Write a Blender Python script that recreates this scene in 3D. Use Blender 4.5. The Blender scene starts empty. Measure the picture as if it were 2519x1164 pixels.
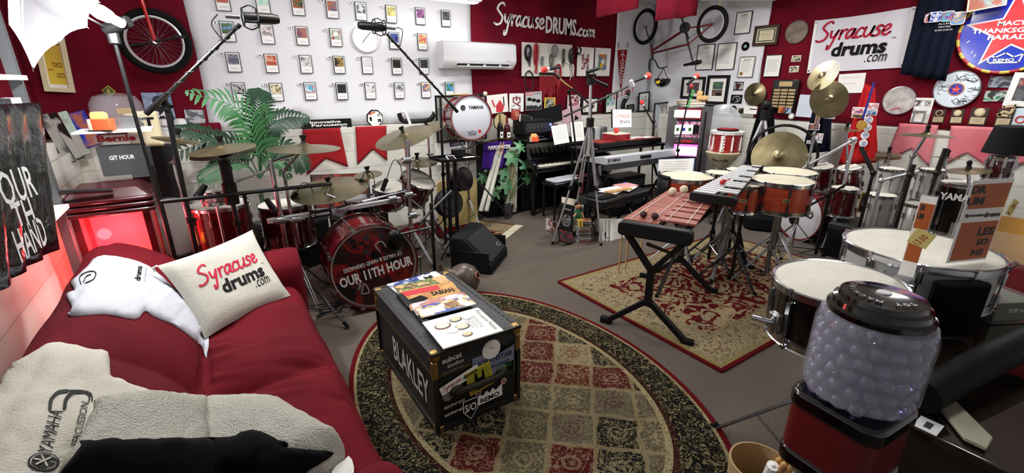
import bpy,bmesh,math,random
from math import cos,sin,radians
from mathutils import Vector,Matrix,Euler,Quaternion
from mathutils.bvhtree import BVHTree
PI = math.pi
sc = bpy.context.scene
COL = sc.collection
# ------------------------------------------------------------------ camera
FPX,PITCH,YAW,CAMH = 1110.0,radians(18.76),radians(33.6),1.75
cam = bpy.data.cameras.new('camera'); cam.lens = FPX / 2519 * 36; cam.sensor_width = 36; cam.clip_start = .02
camo = bpy.data.objects.new('camera',cam); COL.objects.link(camo)
camo.location = (0,0,CAMH); camo.rotation_euler = (PI / 2 - PITCH,0,-YAW)
sc.camera = camo
# ------------------------------------------------------------------ view, world
sc.view_settings.view_transform = 'Standard'; sc.view_settings.look = 'None'
sc.view_settings.exposure = -0.15; sc.view_settings.gamma = 1.0; sc.view_settings.use_curve_mapping = False
world = bpy.data.worlds.new('world'); sc.world = world; world.use_nodes = True
world.node_tree.nodes['Background'].inputs[0].default_value = (.8,.85,.9,1)
world.node_tree.nodes['Background'].inputs[1].default_value = .12
# room sizes: wall planes
WA,WB,WC,WD = 5.65,6.65,-1.2,-1.6      # back wall y, right wall x, left wall x, wall behind the camera y
LA,LB,LC = 5.45,6.45,-0.98               # faces of the lower block wall
LEDGE = 1.27; CEIL = 3.05
# ceiling lamps (x, y, size x, size y, watts)
LAMPS = [(.9,3.1,1.2,.3,38),(2.45,4.4,1.2,.3,48),(4.6,3.4,1.2,.3,70),(5.5,1.2,1.2,.3,38),(2.3,.6,1.2,.3,18)]
def area(name,loc,sx,sy,w,rot=(0,0,0),col=(1,1,1)):
    l = bpy.data.lights.new(name,'AREA'); l.shape = 'RECTANGLE'; l.size = sx; l.size_y = sy; l.energy = w; l.color = col
    o = bpy.data.objects.new(name,l); COL.objects.link(o); o.location = loc; o.rotation_euler = rot
    return o
for i,(x,y,sx,sy,w) in enumerate(LAMPS):
    area('ceiling_light_source',(x,y,CEIL - .13),sx,sy,w,col=(1,.98,.96))
def point(name,loc,w,r=.05,col=(1,1,1)):
    l = bpy.data.lights.new(name,'POINT'); l.energy = w; l.shadow_soft_size = r; l.color = col
    o = bpy.data.objects.new(name,l); COL.objects.link(o); o.location = loc
    return o
# ------------------------------------------------------------------ pixel <-> place
_fh = Vector((sin(YAW),cos(YAW),0)); _r = Vector((cos(YAW),-sin(YAW),0)); _z = Vector((0,0,1))
_f = _fh * cos(PITCH) - _z * sin(PITCH); _u = _fh * sin(PITCH) + _z * cos(PITCH)
CAM = Vector((0,0,CAMH))
def ray(px,py): return _f + _r * ((px - 1259.5) / FPX) - _u * ((py - 582) / FPX)
def PZ(px,py,z=0.0): d = ray(px,py); return CAM + d * ((z - CAMH) / d.z)
def PY(px,py,y): d = ray(px,py); return CAM + d * (y / d.y)
def PX(px,py,x): d = ray(px,py); return CAM + d * (x / d.x)
def PA(px,py,off=0.0): return PY(px,py,WA - off)
def PB(px,py,off=0.0): return PX(px,py,WB - off)
# ------------------------------------------------------------------ materials
def lin(h):
    if not isinstance(h,str): return tuple(h)[:3] + (1,)
    v = [int(h[i:i + 2],16) / 255 for i in (0,2,4)]
    return tuple(((c + .055) / 1.055) ** 2.4 if c > .04045 else c / 12.92 for c in v) + (1,)
MATS = {}
def nt_new(name):
    m = bpy.data.materials.new(name); m.use_nodes = True
    nt = m.node_tree; b = nt.nodes['Principled BSDF']
    return m,nt,b
def mat(name,col='808080',rough=.5,metal=0,noise=None,bump=None,coat=0,trans=0,ior=1.45,emit=0,emitc=None,alpha=1,sheen=0,spec=None,coords='Object',stretch=None):
    if name in MATS: return MATS[name]
    m,nt,b = nt_new(name); N,L = nt.nodes,nt.links
    c = lin(col)
    b.inputs['Base Color'].default_value = c; b.inputs['Roughness'].default_value = rough; b.inputs['Metallic'].default_value = metal
    b.inputs['Coat Weight'].default_value = coat; b.inputs['Coat Roughness'].default_value = .08
    b.inputs['Transmission Weight'].default_value = trans; b.inputs['IOR'].default_value = ior
    b.inputs['Alpha'].default_value = alpha; b.inputs['Sheen Weight'].default_value = sheen
    if spec is None and rough >= .7 and not metal: spec = .15
    if spec is not None: b.inputs['Specular IOR Level'].default_value = spec
    if emit:
        b.inputs['Emission Color'].default_value = lin(emitc or col); b.inputs['Emission Strength'].default_value = emit
    vec = None
    if noise or bump:
        tc = N.new('ShaderNodeTexCoord'); vec = tc.outputs[coords]
        if stretch:
            mp = N.new('ShaderNodeMapping'); mp.inputs['Scale'].default_value = stretch; L.new(vec,mp.inputs[0]); vec = mp.outputs[0]
    if noise:
        nz = N.new('ShaderNodeTexNoise'); nz.inputs['Scale'].default_value = noise[0]; nz.inputs['Detail'].default_value = 4
        L.new(vec,nz.inputs[0])
        cr = N.new('ShaderNodeValToRGB'); a = noise[1]
        cr.color_ramp.elements[0].position = .3; cr.color_ramp.elements[1].position = .7
        c2 = lin(noise[2]) if len(noise) > 2 else tuple(min(1,x * (1 + a)) for x in c[:3]) + (1,)
        cr.color_ramp.elements[0].color = tuple(x * (1 - a) for x in c[:3]) + (1,); cr.color_ramp.elements[1].color = c2
        L.new(nz.outputs[0],cr.inputs[0]); L.new(cr.outputs[0],b.inputs['Base Color'])
    if bump:
        nb = N.new('ShaderNodeTexNoise'); nb.inputs['Scale'].default_value = bump[0]; nb.inputs['Detail'].default_value = 5
        L.new(vec,nb.inputs[0]); bp = N.new('ShaderNodeBump'); bp.inputs['Strength'].default_value = bump[1]; bp.inputs['Distance'].default_value = bump[2] if len(bump) > 2 else .01
        L.new(nb.outputs[0],bp.inputs['Height']); L.new(bp.outputs[0],b.inputs['Normal'])
    MATS[name] = m
    return m
class E_:
    """tiny expression wrapper over math nodes"""
    def __init__(s,nt,sock): s.nt,s.s = nt,sock
    def op(s,o,*a,clamp=False):
        n = s.nt.nodes.new('ShaderNodeMath'); n.operation = o; n.use_clamp = clamp
        for i,v in enumerate((s,) + a):
            if isinstance(v,E_): s.nt.links.new(v.s,n.inputs[i])
            else: n.inputs[i].default_value = v
        return E_(s.nt,n.outputs[0])
    def __add__(s,o): return s.op('ADD',o)
    def __sub__(s,o): return s.op('SUBTRACT',o)
    def __mul__(s,o): return s.op('MULTIPLY',o)
    def __truediv__(s,o): return s.op('DIVIDE',o)
    def floor(s): return s.op('FLOOR')
    def fract(s): return s.op('FRACT')
    def abs(s): return s.op('ABSOLUTE')
    def gt(s,v): return s.op('GREATER_THAN',v)
    def lt(s,v): return s.op('LESS_THAN',v)
    def sq(s): return s.op('MULTIPLY',s)
    def mx(s,o): return s.op('MAXIMUM',o)
    def mn(s,o): return s.op('MINIMUM',o)
    def sin(s): return s.op('SINE')
    def sqrt(s): return s.op('SQRT')
def xyz(nt,scale=None,which='Object'):
    tc = nt.nodes.new('ShaderNodeTexCoord'); sp = nt.nodes.new('ShaderNodeSeparateXYZ'); nt.links.new(tc.outputs[which],sp.inputs[0])
    return E_(nt,sp.outputs[0]),E_(nt,sp.outputs[1]),E_(nt,sp.outputs[2]),tc.outputs[which]
def comb(nt,x,y,z=0):
    c = nt.nodes.new('ShaderNodeCombineXYZ')
    for i,v in enumerate((x,y,z)):
        if isinstance(v,E_): nt.links.new(v.s,c.inputs[i])
        else: c.inputs[i].default_value = v
    return c.outputs[0]
def noise(nt,vec,scale,detail=3,dist=0,out=0,rough=.5):
    n = nt.nodes.new('ShaderNodeTexNoise'); n.inputs['Scale'].default_value = scale; n.inputs['Detail'].default_value = detail; n.inputs['Distortion'].default_value = dist
    n.inputs['Roughness'].default_value = rough
    nt.links.new(vec,n.inputs[0]); return E_(nt,n.outputs[out])
def voro(nt,vec,scale,feature='F1',out=0,rnd=1):
    n = nt.nodes.new('ShaderNodeTexVoronoi'); n.feature = feature; n.inputs['Scale'].default_value = scale; n.inputs['Randomness'].default_value = rnd
    nt.links.new(vec,n.inputs[0]); return E_(nt,n.outputs[out])
def ramp(nt,fac,stops,const=False):
    r = nt.nodes.new('ShaderNodeValToRGB'); cr = r.color_ramp
    if const: cr.interpolation = 'CONSTANT'
    while len(cr.elements) > 1: cr.elements.remove(cr.elements[-1])
    cr.elements[0].position = stops[0][0]; cr.elements[0].color = lin(stops[0][1])
    for p,c in stops[1:]:
        e = cr.elements.new(p); e.color = lin(c)
    nt.links.new(fac.s,r.inputs[0]); return r.outputs[0]
def mix(nt,fac,a,b):
    m = nt.nodes.new('ShaderNodeMix'); m.data_type = 'RGBA'
    if isinstance(fac,E_): nt.links.new(fac.s,m.inputs[0])
    else: m.inputs[0].default_value = fac
    for i,v in ((6,a),(7,b)):
        if isinstance(v,(str,tuple)): m.inputs[i].default_value = lin(v)
        else: nt.links.new(v,m.inputs[i])
    return m.outputs[2]
def bump_to(nt,b,h,strength=.3,dist=.01):
    bp = nt.nodes.new('ShaderNodeBump'); bp.inputs['Strength'].default_value = strength; bp.inputs['Distance'].default_value = dist
    nt.links.new(h.s,bp.inputs['Height']); nt.links.new(bp.outputs[0],b.inputs['Normal'])
def art(key,cols,scale=9,kind='noise',rough=.35):
    """a printed picture: patches of the given colours"""
    k = 'art_' + str(key)
    if k in MATS: return MATS[k]
    m,nt,b = nt_new(k); x,y,z,v = xyz(nt)
    rnd = random.Random(str(key))
    mp = nt.nodes.new('ShaderNodeMapping'); mp.inputs['Location'].default_value = (rnd.uniform(0,50),rnd.uniform(0,50),0); nt.links.new(v,mp.inputs[0]); v = mp.outputs[0]
    f = noise(nt,v,scale,4,.6) if kind == 'noise' else voro(nt,v,scale,out=1)
    n = len(cols); lo,hi = (.36,.64) if kind == 'noise' else (0.1,.9)
    nt.links.new(ramp(nt,f,[(lo + (hi - lo) * i / max(1,n),c) for i,c in enumerate(cols)],const=(kind != 'noise')),b.inputs['Base Color'])
    b.inputs['Roughness'].default_value = rough
    MATS[k] = m; return m
# ------------------------------------------------------------------ mesh builder
def rotm(ax,deg): return Matrix.Rotation(radians(deg),4,ax)
def TR(x=0,y=0,z=0): return Matrix.Translation((x,y,z))
def SC(x,y,z): return Matrix.Diagonal((x,y,z,1))
def align(p0,p1):
    d = Vector(p1) - Vector(p0)
    return Matrix.Translation(p0) @ d.to_track_quat('Z','Y').to_matrix().to_4x4(),d.length
def frame_m(o,u,v,n):
    M_ = Matrix((u,v,n)).transposed().to_4x4(); M_.translation = o; return M_
class MB:
    def __init__(s,m=None): s.v,s.f,s.mi,s.mats,s.m,s.T = [],[],[],[],m,Matrix()
    def add(s,vs,fs,m=None,T=None):
        m = m or s.m
        if m not in s.mats: s.mats.append(m)
        k = s.mats.index(m); o = len(s.v); X = s.T @ T if T is not None else s.T
        s.v += [X @ Vector(p) for p in vs]; s.f += [tuple(i + o for i in f) for f in fs]; s.mi += [k] * len(fs)
        return s
    def box(s,cx,cy,cz,sx,sy,sz,m=None,T=None,tap=1.0):
        a,b,c = sx / 2,sy / 2,sz / 2
        vs = [(cx + x * a * (tap if z > 0 else 1),cy + y * b * (tap if z > 0 else 1),cz + z * c) for z in (-1,1) for y in (-1,1) for x in (-1,1)]
        return s.add(vs,[(0,2,3,1),(4,5,7,6),(0,1,5,4),(2,6,7,3),(0,4,6,2),(1,3,7,5)],m,T)
    def rbox(s,cx,cy,cz,sx,sy,sz,r,m=None,T=None,n=3,ax='z'):
        """box with rounded corners around the given axis"""
        dims = {'z': (sx,sy,sz),'y': (sx,sz,sy),'x': (sy,sz,sx)}[ax]
        a,b,h = dims[0] / 2,dims[1] / 2,dims[2]; r = min(r,a,b); out = []
        for qx,qy,a0 in ((1,1,0),(-1,1,90),(-1,-1,180),(1,-1,270)):
            for i in range(n + 1):
                t = radians(a0 + 90 * i / n); out.append((qx * (a - r) + r * cos(t),qy * (b - r) + r * sin(t)))
        R = {'z': Matrix(),'y': Matrix(((1,0,0,0),(0,0,-1,0),(0,1,0,0),(0,0,0,1))),'x': Matrix(((0,0,1,0),(1,0,0,0),(0,1,0,0),(0,0,0,1)))}[ax]
        X = TR(cx,cy,cz) @ R @ TR(0,0,-h / 2)
        return s.prism(out,h,m,T @ X if T is not None else X)
    def prism(s,out,h,m=None,T=None,sc_=1.0):
        n = len(out); vs = [(x,y,0) for x,y in out] + [(x * sc_,y * sc_,h) for x,y in out]
        fs = [tuple(range(n - 1,-1,-1)),tuple(range(n,2 * n))] + [(i,(i + 1) % n,n + (i + 1) % n,n + i) for i in range(n)]
        return s.add(vs,fs,m,T)
    def cyl(s,p0,p1,r0,r1=None,n=10,m=None,T=None,cap=True):
        r1 = r0 if r1 is None else r1; X,L = align(p0,p1)
        if T is not None: X = T @ X
        vs = [(r * cos(2 * PI * i / n),r * sin(2 * PI * i / n),z) for r,z in ((r0,0),(r1,L)) for i in range(n)]
        fs = [(i,(i + 1) % n,n + (i + 1) % n,n + i) for i in range(n)]
        if cap: fs += [tuple(range(n - 1,-1,-1)),tuple(range(n,2 * n))]
        return s.add(vs,fs,m,X)
    def tube(s,pts,r,n=6,m=None,T=None,closed=False,smooth=0):
        P = [Vector(p) for p in pts]
        if smooth: P = spline(P,smooth,closed)
        k = len(P); vs = []; fs = []; ref = None
        for i in range(k):
            a = P[(i - 1) % k] if (closed or i) else P[0]; b = P[(i + 1) % k] if (closed or i < k - 1) else P[-1]
            d = (b - a); d = d.normalized() if d.length > 1e-9 else Vector((0,0,1))
            if ref is None: ref = d.orthogonal().normalized()
            else:
                ref = ref - d * ref.dot(d); ref = ref.normalized() if ref.length > 1e-6 else d.orthogonal().normalized()
            w = d.cross(ref); rr = r[i] if isinstance(r,(list,tuple)) and i < len(r) else (r if not isinstance(r,(list,tuple)) else r[-1])
            vs += [P[i] + (ref * cos(2 * PI * j / n) + w * sin(2 * PI * j / n)) * rr for j in range(n)]
        for i in range(k if closed else k - 1):
            o,q = i * n,((i + 1) % k) * n
            fs += [(o + j,o + (j + 1) % n,q + (j + 1) % n,q + j) for j in range(n)]
        if not closed: fs += [tuple(range(n - 1,-1,-1)),tuple(range((k - 1) * n,k * n))]
        return s.add(vs,fs,m,T)
    def lathe(s,prof,n=24,m=None,T=None,a0=0,a1=360):
        full = abs(a1 - a0) >= 359.9; k = n if full else n + 1; vs = []; fs = []
        for r,z in prof:
            for i in range(k):
                t = radians(a0 + (a1 - a0) * i / n); vs.append((r * cos(t),r * sin(t),z))
        for j in range(len(prof) - 1):
            for i in range(n):
                i2 = (i + 1) % k
                fs.append((j * k + i,j * k + i2,(j + 1) * k + i2,(j + 1) * k + i))
        if full:
            if prof[0][0] > 1e-6: fs.append(tuple(range(k - 1,-1,-1)))
            if prof[-1][0] > 1e-6 and not (prof[0][0] < 1e-3 and abs(prof[-1][1] - prof[-2][1]) < 1e-6): fs.append(tuple(range((len(prof) - 1) * k,len(prof) * k)))
        return s.add(vs,fs,m,T)
    def ring(s,R,r,n=32,k=8,m=None,T=None,a0=0,a1=360):
        pts = [(R * cos(radians(a0 + (a1 - a0) * i / n)),R * sin(radians(a0 + (a1 - a0) * i / n)),0) for i in range(n if abs(a1 - a0) > 359 else n + 1)]
        return s.tube(pts,r,k,m,T,closed=abs(a1 - a0) > 359)
    def sphere(s,c,r,n=12,m=None,T=None,sq=(1,1,1)):
        k = max(4,n // 2); prof = [(sin(PI * i / k) * r,-cos(PI * i / k) * r) for i in range(k + 1)]
        X = TR(*c) @ SC(*sq); return s.lathe([(max(a,1e-5),b) for a,b in prof],n,m,T @ X if T is not None else X)
    def quad(s,a,b,c,d,m=None,T=None): return s.add([a,b,c,d],[(0,1,2,3)],m,T)
    def build(s,name,parent=None,bevel=0,smooth=35,world=False,solid=0,sub=0):
        me = bpy.data.meshes.new(name)
        vs = s.v
        if parent is not None and world:
            iv = ROOTM[parent.name].inverted(); vs = [iv @ p for p in vs]
        me.from_pydata([tuple(p) for p in vs],[],s.f)
        for m in s.mats: me.materials.append(m)
        me.polygons.foreach_set('material_index',s.mi)
        if smooth:
            me.polygons.foreach_set('use_smooth',[True] * len(me.polygons)); me.set_sharp_from_angle(angle=radians(smooth))
        me.validate(); me.update()
        o = bpy.data.objects.new(name,me); COL.objects.link(o)
        if parent is not None: o.parent = parent; ROOTM[o.name] = ROOTM[parent.name]
        else: ROOTM[o.name] = Matrix()
        if solid: md = o.modifiers.new('thick','SOLIDIFY'); md.thickness = solid; md.offset = 0
        if sub: md = o.modifiers.new('sub','SUBSURF'); md.levels = sub; md.render_levels = sub
        if bevel: md = o.modifiers.new('bevel','BEVEL'); md.width = bevel; md.segments = 2; md.limit_method = 'ANGLE'
        return o
ROOTM = {}
def spline(P,k,closed=False):
    n = len(P); out = []
    for i in range(n if closed else n - 1):
        p0 = P[(i - 1) % n] if (closed or i > 0) else P[0]; p1 = P[i]; p2 = P[(i + 1) % n]; p3 = P[(i + 2) % n] if (closed or i < n - 2) else P[-1]
        for j in range(k):
            t = j / k; out.append(.5 * ((2 * p1) + (p2 - p0) * t + (2 * p0 - 5 * p1 + 4 * p2 - p3) * t * t + (3 * p1 - p0 - 3 * p2 + p3) * t ** 3))
    if not closed: out.append(P[-1])
    return out
def tag(o,label,cat,group=None,kind=None):
    o['label'] = label; o['category'] = cat
    if group: o['group'] = group
    if kind: o['kind'] = kind
    return o
def thing(name,label,cat,loc=(0,0,0),rz=0,group=None,M_=None):
    o = bpy.data.objects.new(name,None); COL.objects.link(o); o.empty_display_size = .1
    M_ = M_ if M_ is not None else Matrix.Translation(loc) @ Matrix.Rotation(rz,4,'Z')
    o.matrix_world = M_; ROOTM[o.name] = M_.copy()
    return tag(o,label,cat,group)
def struct(mb,name,**k):
    o = mb.build(name,**k); o['kind'] = 'structure'; return o
def dup(root,M_=None,label=None,group=None,loc=None,rz=0):
    if M_ is None: M_ = Matrix.Translation(loc) @ Matrix.Rotation(rz,4,'Z')
    def cp(o,par):
        c = o.copy(); COL.objects.link(c); c.parent = par; ROOTM[c.name] = M_.copy()
        for ch in KIDS.get(o.name) or list(o.children): cp(ch,c)
        return c
    r = cp(root,None); r.matrix_world = M_
    if label: r['label'] = label
    if group: r['group'] = group
    return r
KIDS = {}
# ------------------------------------------------------------------ lettering
_TX = {}
def text_geo(s,bold=0.0,space=1.0):
    k = (s,bold,space)
    if k not in _TX:
        cu = bpy.data.curves.new('t','FONT'); cu.body = s; cu.size = 1; cu.offset = bold; cu.resolution_u = 2; cu.space_character = space; cu.fill_mode = 'FRONT'
        ob = bpy.data.objects.new('t',cu); me = bpy.data.meshes.new_from_object(ob)
        vs = [v.co.copy() for v in me.vertices]; fs = [tuple(p.vertices) for p in me.polygons]
        bpy.data.objects.remove(ob); bpy.data.meshes.remove(me); bpy.data.curves.remove(cu)
        x0,x1 = min(v.x for v in vs),max(v.x for v in vs); y0,y1 = min(v.y for v in vs),max(v.y for v in vs)
        _TX[k] = ([((v.x - (x0 + x1) / 2),(v.y - (y0 + y1) / 2),0) for v in vs],fs,x1 - x0,y1 - y0)
    return _TX[k]
def put_text(mb,s,cx,cy,w=None,h=None,z=0.0,m=None,bold=0.0,shear=0.0,rot=0,T=None,xs=1.0,space=1.0):
    """text centred at cx,cy; w and/or h in metres; shear slants to the right"""
    vs,fs,tw,th = text_geo(s,bold,space)
    sx = w / tw if w else (h / th) * xs; sy = h / th if h else sx
    c,sn = cos(radians(rot)),sin(radians(rot)); out = []
    for x,y,_ in vs:
        X,Y = x * sx + shear * y * sy,y * sy
        out.append((cx + X * c - Y * sn,cy + X * sn + Y * c,z))
    mb.add(out,fs,m,T)
def ribbon(mb,strokes,T,w,m=None,z=0,th=0):
    """flat pen strokes with round joints; strokes = lists of (x, y)"""
    for st in strokes:
        P = spline([Vector((x,y,0)) for x,y in st],5) if len(st) > 2 else [Vector((x,y,0)) for x,y in st]
        L,R = [],[]
        for i,p in enumerate(P):
            d = (P[min(i + 1,len(P) - 1)] - P[max(i - 1,0)]); d = d.normalized() if d.length > 1e-9 else Vector((1,0,0))
            q = Vector((-d.y,d.x,0)) * w / 2; L.append(p + q); R.append(p - q)
        n = len(P); vs = [(v.x,v.y,z) for v in R + L]
        mb.add(vs,[(i,i + 1,n + i + 1,n + i) for i in range(n - 1)],m,T)
        for p in (P[0],P[-1]):
            mb.add([(p.x + w / 2 * cos(PI * j / 4),p.y + w / 2 * sin(PI * j / 4),z) for j in range(8)],[tuple(range(8))],m,T)
# hand-lettered word, x height 1, baseline 0
SCRIPT = {
 'S': (1.25,[[(1.15,1.75),(.95,1.95),(.5,1.8),(.25,1.4),(.6,1.05),(.95,.7),(.8,.2),(.3,.0),(-.05,.12)]]),
 'y': (.95,[[(.05,.95),(.1,.45),(.4,.3),(.7,.9)],[(.75,.98),(.55,.1),(.35,-.7),(.1,-.85),(.1,-.5)]]),
 'r': (.62,[[(.1,.95),(.12,.05)],[(.12,.55),(.35,.9),(.6,.95)]]),
 'a': (.92,[[(.75,.85),(.4,.95),(.08,.5),(.25,.05),(.6,.4),(.78,.9)],[(.78,.9),(.7,.2),(.95,.05)]]),
 'c': (.78,[[(.7,.82),(.4,.95),(.1,.5),(.25,.05),(.7,.15)]]),
 'u': (.92,[[(.1,.95),(.08,.3),(.35,.02),(.7,.4),(.8,.95)],[(.8,.95),(.75,.2),(.95,.05)]]),
 's': (.72,[[(.68,.88),(.4,.98),(.2,.72),(.5,.45),(.5,.1),(.1,.05)]]),
 'e': (.82,[[(.12,.45),(.45,.5),(.65,.75),(.45,.98),(.15,.7),(.15,.2),(.45,.02),(.8,.25)]]),
 'o': (.85,[[(.45,.95),(.1,.6),(.2,.08),(.6,.1),(.75,.6),(.45,.95)]]),
 'm': (1.25,[[(.1,.95),(.1,.05)],[(.1,.5),(.35,.95),(.55,.8),(.55,.05)],[(.55,.5),(.85,.95),(1.05,.8),(1.05,.15),(1.25,.05)]]),
}
def script_word(s,w,pen=.16,cx=0,cy=0,h=None,slant=.15):
    x = 0; st = []
    for ch in s:
        adv,ss = SCRIPT[ch]; st += [[(x + a + slant * b,b) for a,b in q] for q in ss]; x += adv
    k = w / x; ky = (h / 1.95) if h else k
    return [[(cx + (a - x / 2) * k,cy + b * ky) for a,b in q] for q in st],pen * k
def rect_on(plane,px,off):
    """place of a rectangle seen at 4 pixels TL,TR,BR,BL on a wall plane; returns matrix, width, height"""
    f = PA if plane == 'A' else PB
    tl,tr,br,bl = [f(x,y,off) for x,y in px]
    u = ((tr - tl) + (br - bl)); w = u.length / 2; v = ((tl - bl) + (tr - br)); h = v.length / 2
    c = (tl + tr + br + bl) / 4
    un = Vector((1,0,0)) if plane == 'A' else Vector((0,-1,0)); n = Vector((0,-1,0)) if plane == 'A' else Vector((-1,0,0))
    ud = u.normalized(); ang = math.atan2(ud.z,ud.dot(un)); vd = v.normalized(); ang2 = math.atan2(-vd.dot(un),vd.z); a = (ang + ang2) / 2
    if abs(a) < radians(1.5): a = 0
    U = un * cos(a) + _z * sin(a); V = -un * sin(a) + _z * cos(a)
    return frame_m(c,U,V,n),w,h
# ================================================================== shared materials
BLACK = mat('black_metal','0c0c0d',.38); BLK_PL = mat('black_plastic','0b0b0c',.5,spec=.3); BLK_GL = mat('black_gloss','060607',.12,coat=.6)
CHROME = mat('chrome','bcbec2',.2,1); STEEL = mat('brushed_steel','9a9ca0',.3,1); DSTEEL = mat('dark_steel','55565a',.35,1)
ALU = mat('aluminium','d2d4d8',.35,.75); WHITE = mat('white_paint','e8e8e6',.5); PAPER = mat('paper','eceae4',.75); PAPER_O = mat('aged_paper','d9d0b8',.8)
INK = mat('ink','141414',.7); INK_R = mat('red_ink','b3202c',.6); GREY = mat('grey_plastic','8a8c8e',.5); LGREY = mat('light_grey','c4c6c8',.5); DGREY = mat('dark_grey','2a2a2c',.6)
RED_PL = mat('red_plastic','b01c20',.35); GOLD = mat('gold','b8964a',.3,.9); BRASS = mat('brass_fitting','a08248',.35,.9); CREAM = mat('cream','d8cda8',.6)
WOOD = mat('light_wood','c79a62',.55,noise=(6,.25),stretch=(1,1,12)); WOOD_D = mat('dark_wood','3a2216',.45,noise=(8,.3)); RUBBER = mat('rubber','121212',.8)
FOAM_R = mat('red_foam','d8473f',.9,bump=(90,.4)); GLASS = mat('clear_glass','ffffff',.02,trans=1,ior=1.45)
GREEN = mat('leaf_green','2f5a34',.5,noise=(5,.35)); GREEN_D = mat('dark_leaf_green','1d3a27',.45,noise=(5,.35)); YELLOW = mat('yellow_card','d8b83c',.6)
BLUE = mat('royal_blue','1d34a8',.35); SKIN_HEAD = mat('coated_drumhead','c6c3b8',.75,noise=(14,.05)); HEAD_W = mat('smooth_drumhead','c4c7ce',.35)
HEAD_C = mat('cream_drumhead','c8c2aa',.6,noise=(10,.08))
def wood_lacquer(name,c1,c2,sc_=3.0,rough=.18,st=(1,1,9)):
    if name in MATS: return MATS[name]
    m,nt,b = nt_new(name); x,y,z,v = xyz(nt)
    mp = nt.nodes.new('ShaderNodeMapping'); mp.inputs['Scale'].default_value = st; nt.links.new(v,mp.inputs[0])
    f = noise(nt,mp.outputs[0],sc_ * 4,4,.5)
    nt.links.new(ramp(nt,f,[(.3,c1),(.7,c2)]),b.inputs['Base Color']); b.inputs['Roughness'].default_value = rough; b.inputs['Coat Weight'].default_value = .6; b.inputs['Coat Roughness'].default_value = .06
    MATS[name] = m; return m
DRUM_RED = wood_lacquer('cherry_red_lacquer','2e0408','560a11',3); DRUM_ORG = wood_lacquer('orange_maple_lacquer','8c2f18','a8402a',2,.3,(1,1,6))
def cymbal_mat():
    m,nt,b = nt_new('cymbal_bronze'); x,y,z,v = xyz(nt)
    r = (x.sq() + y.sq()).sqrt(); f = (r * 420).sin() * .5 + .5
    nt.links.new(mix(nt,noise(nt,v,7,3),'544d3a','a0946e'),b.inputs['Base Color'])
    b.inputs['Metallic'].default_value = .9; b.inputs['Roughness'].default_value = .32; bump_to(nt,b,f,.25,.002); return m
BRONZE = cymbal_mat()
# ================================================================== the room shell
def plaster(name,col,amt=.06):
    return mat(name,col,.85,noise=(1.3,amt),bump=(60,.12))
M_WALL = plaster('painted_wall','dcdde0'); M_CEIL = plaster('ceiling_paint','d8d8d8')
def block_mat():
    m,nt,b = nt_new('painted_block'); x,y,z,v = xyz(nt)
    zz = (z / .2).fract(); jz = zz.lt(.045)
    nt.links.new(mix(nt,jz,mixc(nt,v,'c9c7bc','dddbd2'),'b4b2a8'),b.inputs['Base Color']); b.inputs['Roughness'].default_value = .8
    bump_to(nt,b,jz * -1.0 + noise(nt,v,50,3) * .15,.5,.006); return m
def mixc(nt,v,a,c): return mix(nt,noise(nt,v,2.5,3),a,c)
M_BLOCK = block_mat()
def carpet_mat():
    m,nt,b = nt_new('grey_brown_carpet'); x,y,z,v = xyz(nt)
    f = noise(nt,v,220,2,0,0,.8); g = noise(nt,v,2.2,3); k = noise(nt,v,70,2)
    c = mix(nt,f.op('MULTIPLY_ADD',2.2,-.6,clamp=True),'2f2926','7d7368'); c2 = mix(nt,g * .35,c,'48413b'); c3 = mix(nt,k.gt(.62) * .3,c2,'7c7469')
    nt.links.new(c3,b.inputs['Base Color']); b.inputs['Roughness'].default_value = .95; b.inputs['Specular IOR Level'].default_value = .08; bump_to(nt,b,f,.6,.01); return m
mb = MB(carpet_mat()); mb.box((WC + WB) / 2,(WD + WA) / 2,-.05,WB - WC + .4,WA - WD + .4,.1); struct(mb,'floor',smooth=0)
mb = MB(M_CEIL); mb.box((WC + WB) / 2,(WD + WA) / 2,CEIL + .05,WB - WC + .4,WA - WD + .4,.1); struct(mb,'ceiling',smooth=0)
H2 = CEIL / 2
mb = MB(M_WALL); mb.box((WC + WB) / 2,WA + .05,H2,WB - WC + .4,.1,CEIL); mb.box((LC + LB) / 2,(LA + WA) / 2,LEDGE / 2,LB - LC,WA - LA,LEDGE,M_BLOCK); struct(mb,'wall_back',smooth=0)
mb = MB(M_WALL); mb.box(WB + .05,(WA + WD) / 2,H2,.1,WA - WD,CEIL); mb.box((LB + WB) / 2,(LA + WD) / 2,LEDGE / 2,WB - LB,LA - WD,LEDGE,M_BLOCK)
mb.box((LB + WB) / 2,(LA + WA) / 2,LEDGE / 2,WB - LB,WA - LA,LEDGE,M_BLOCK); struct(mb,'wall_right',smooth=0)
mb = MB(M_WALL); mb.box(WC - .05,(WA + WD) / 2,H2,.1,WA - WD,CEIL); mb.box((LC + WC) / 2,(WA + WD) / 2,.6,LC - WC,WA - WD,1.2,M_BLOCK); struct(mb,'wall_left',smooth=0)
mb = MB(M_WALL); mb.box((WC + WB) / 2,WD - .05,H2,WB - WC,.1,CEIL); struct(mb,'wall_front',smooth=0)
# ceiling lamps: fixtures
LAMPW = mat('lamp_diffuser','ffffff',.5,emit=6)
for i,(x,y,sx,sy,w) in enumerate(LAMPS):
    t = thing('ceiling_light','white tube lamp housing on the ceiling, above ' + ['the red sofa side of the room','the floor before the piano','the space between rug and drum kits','the right hand counter','the oval rug'][i],'ceiling light',(x,y,CEIL),group='ceiling lights')
    mb = MB(WHITE); mb.box(0,0,-.05,sx + .08,sy + .08,.1); mb.build('housing',t,bevel=.006)
    mb = MB(LAMPW); mb.box(0,0,-.106,sx,sy,.012); mb.build('diffuser',t)
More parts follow.
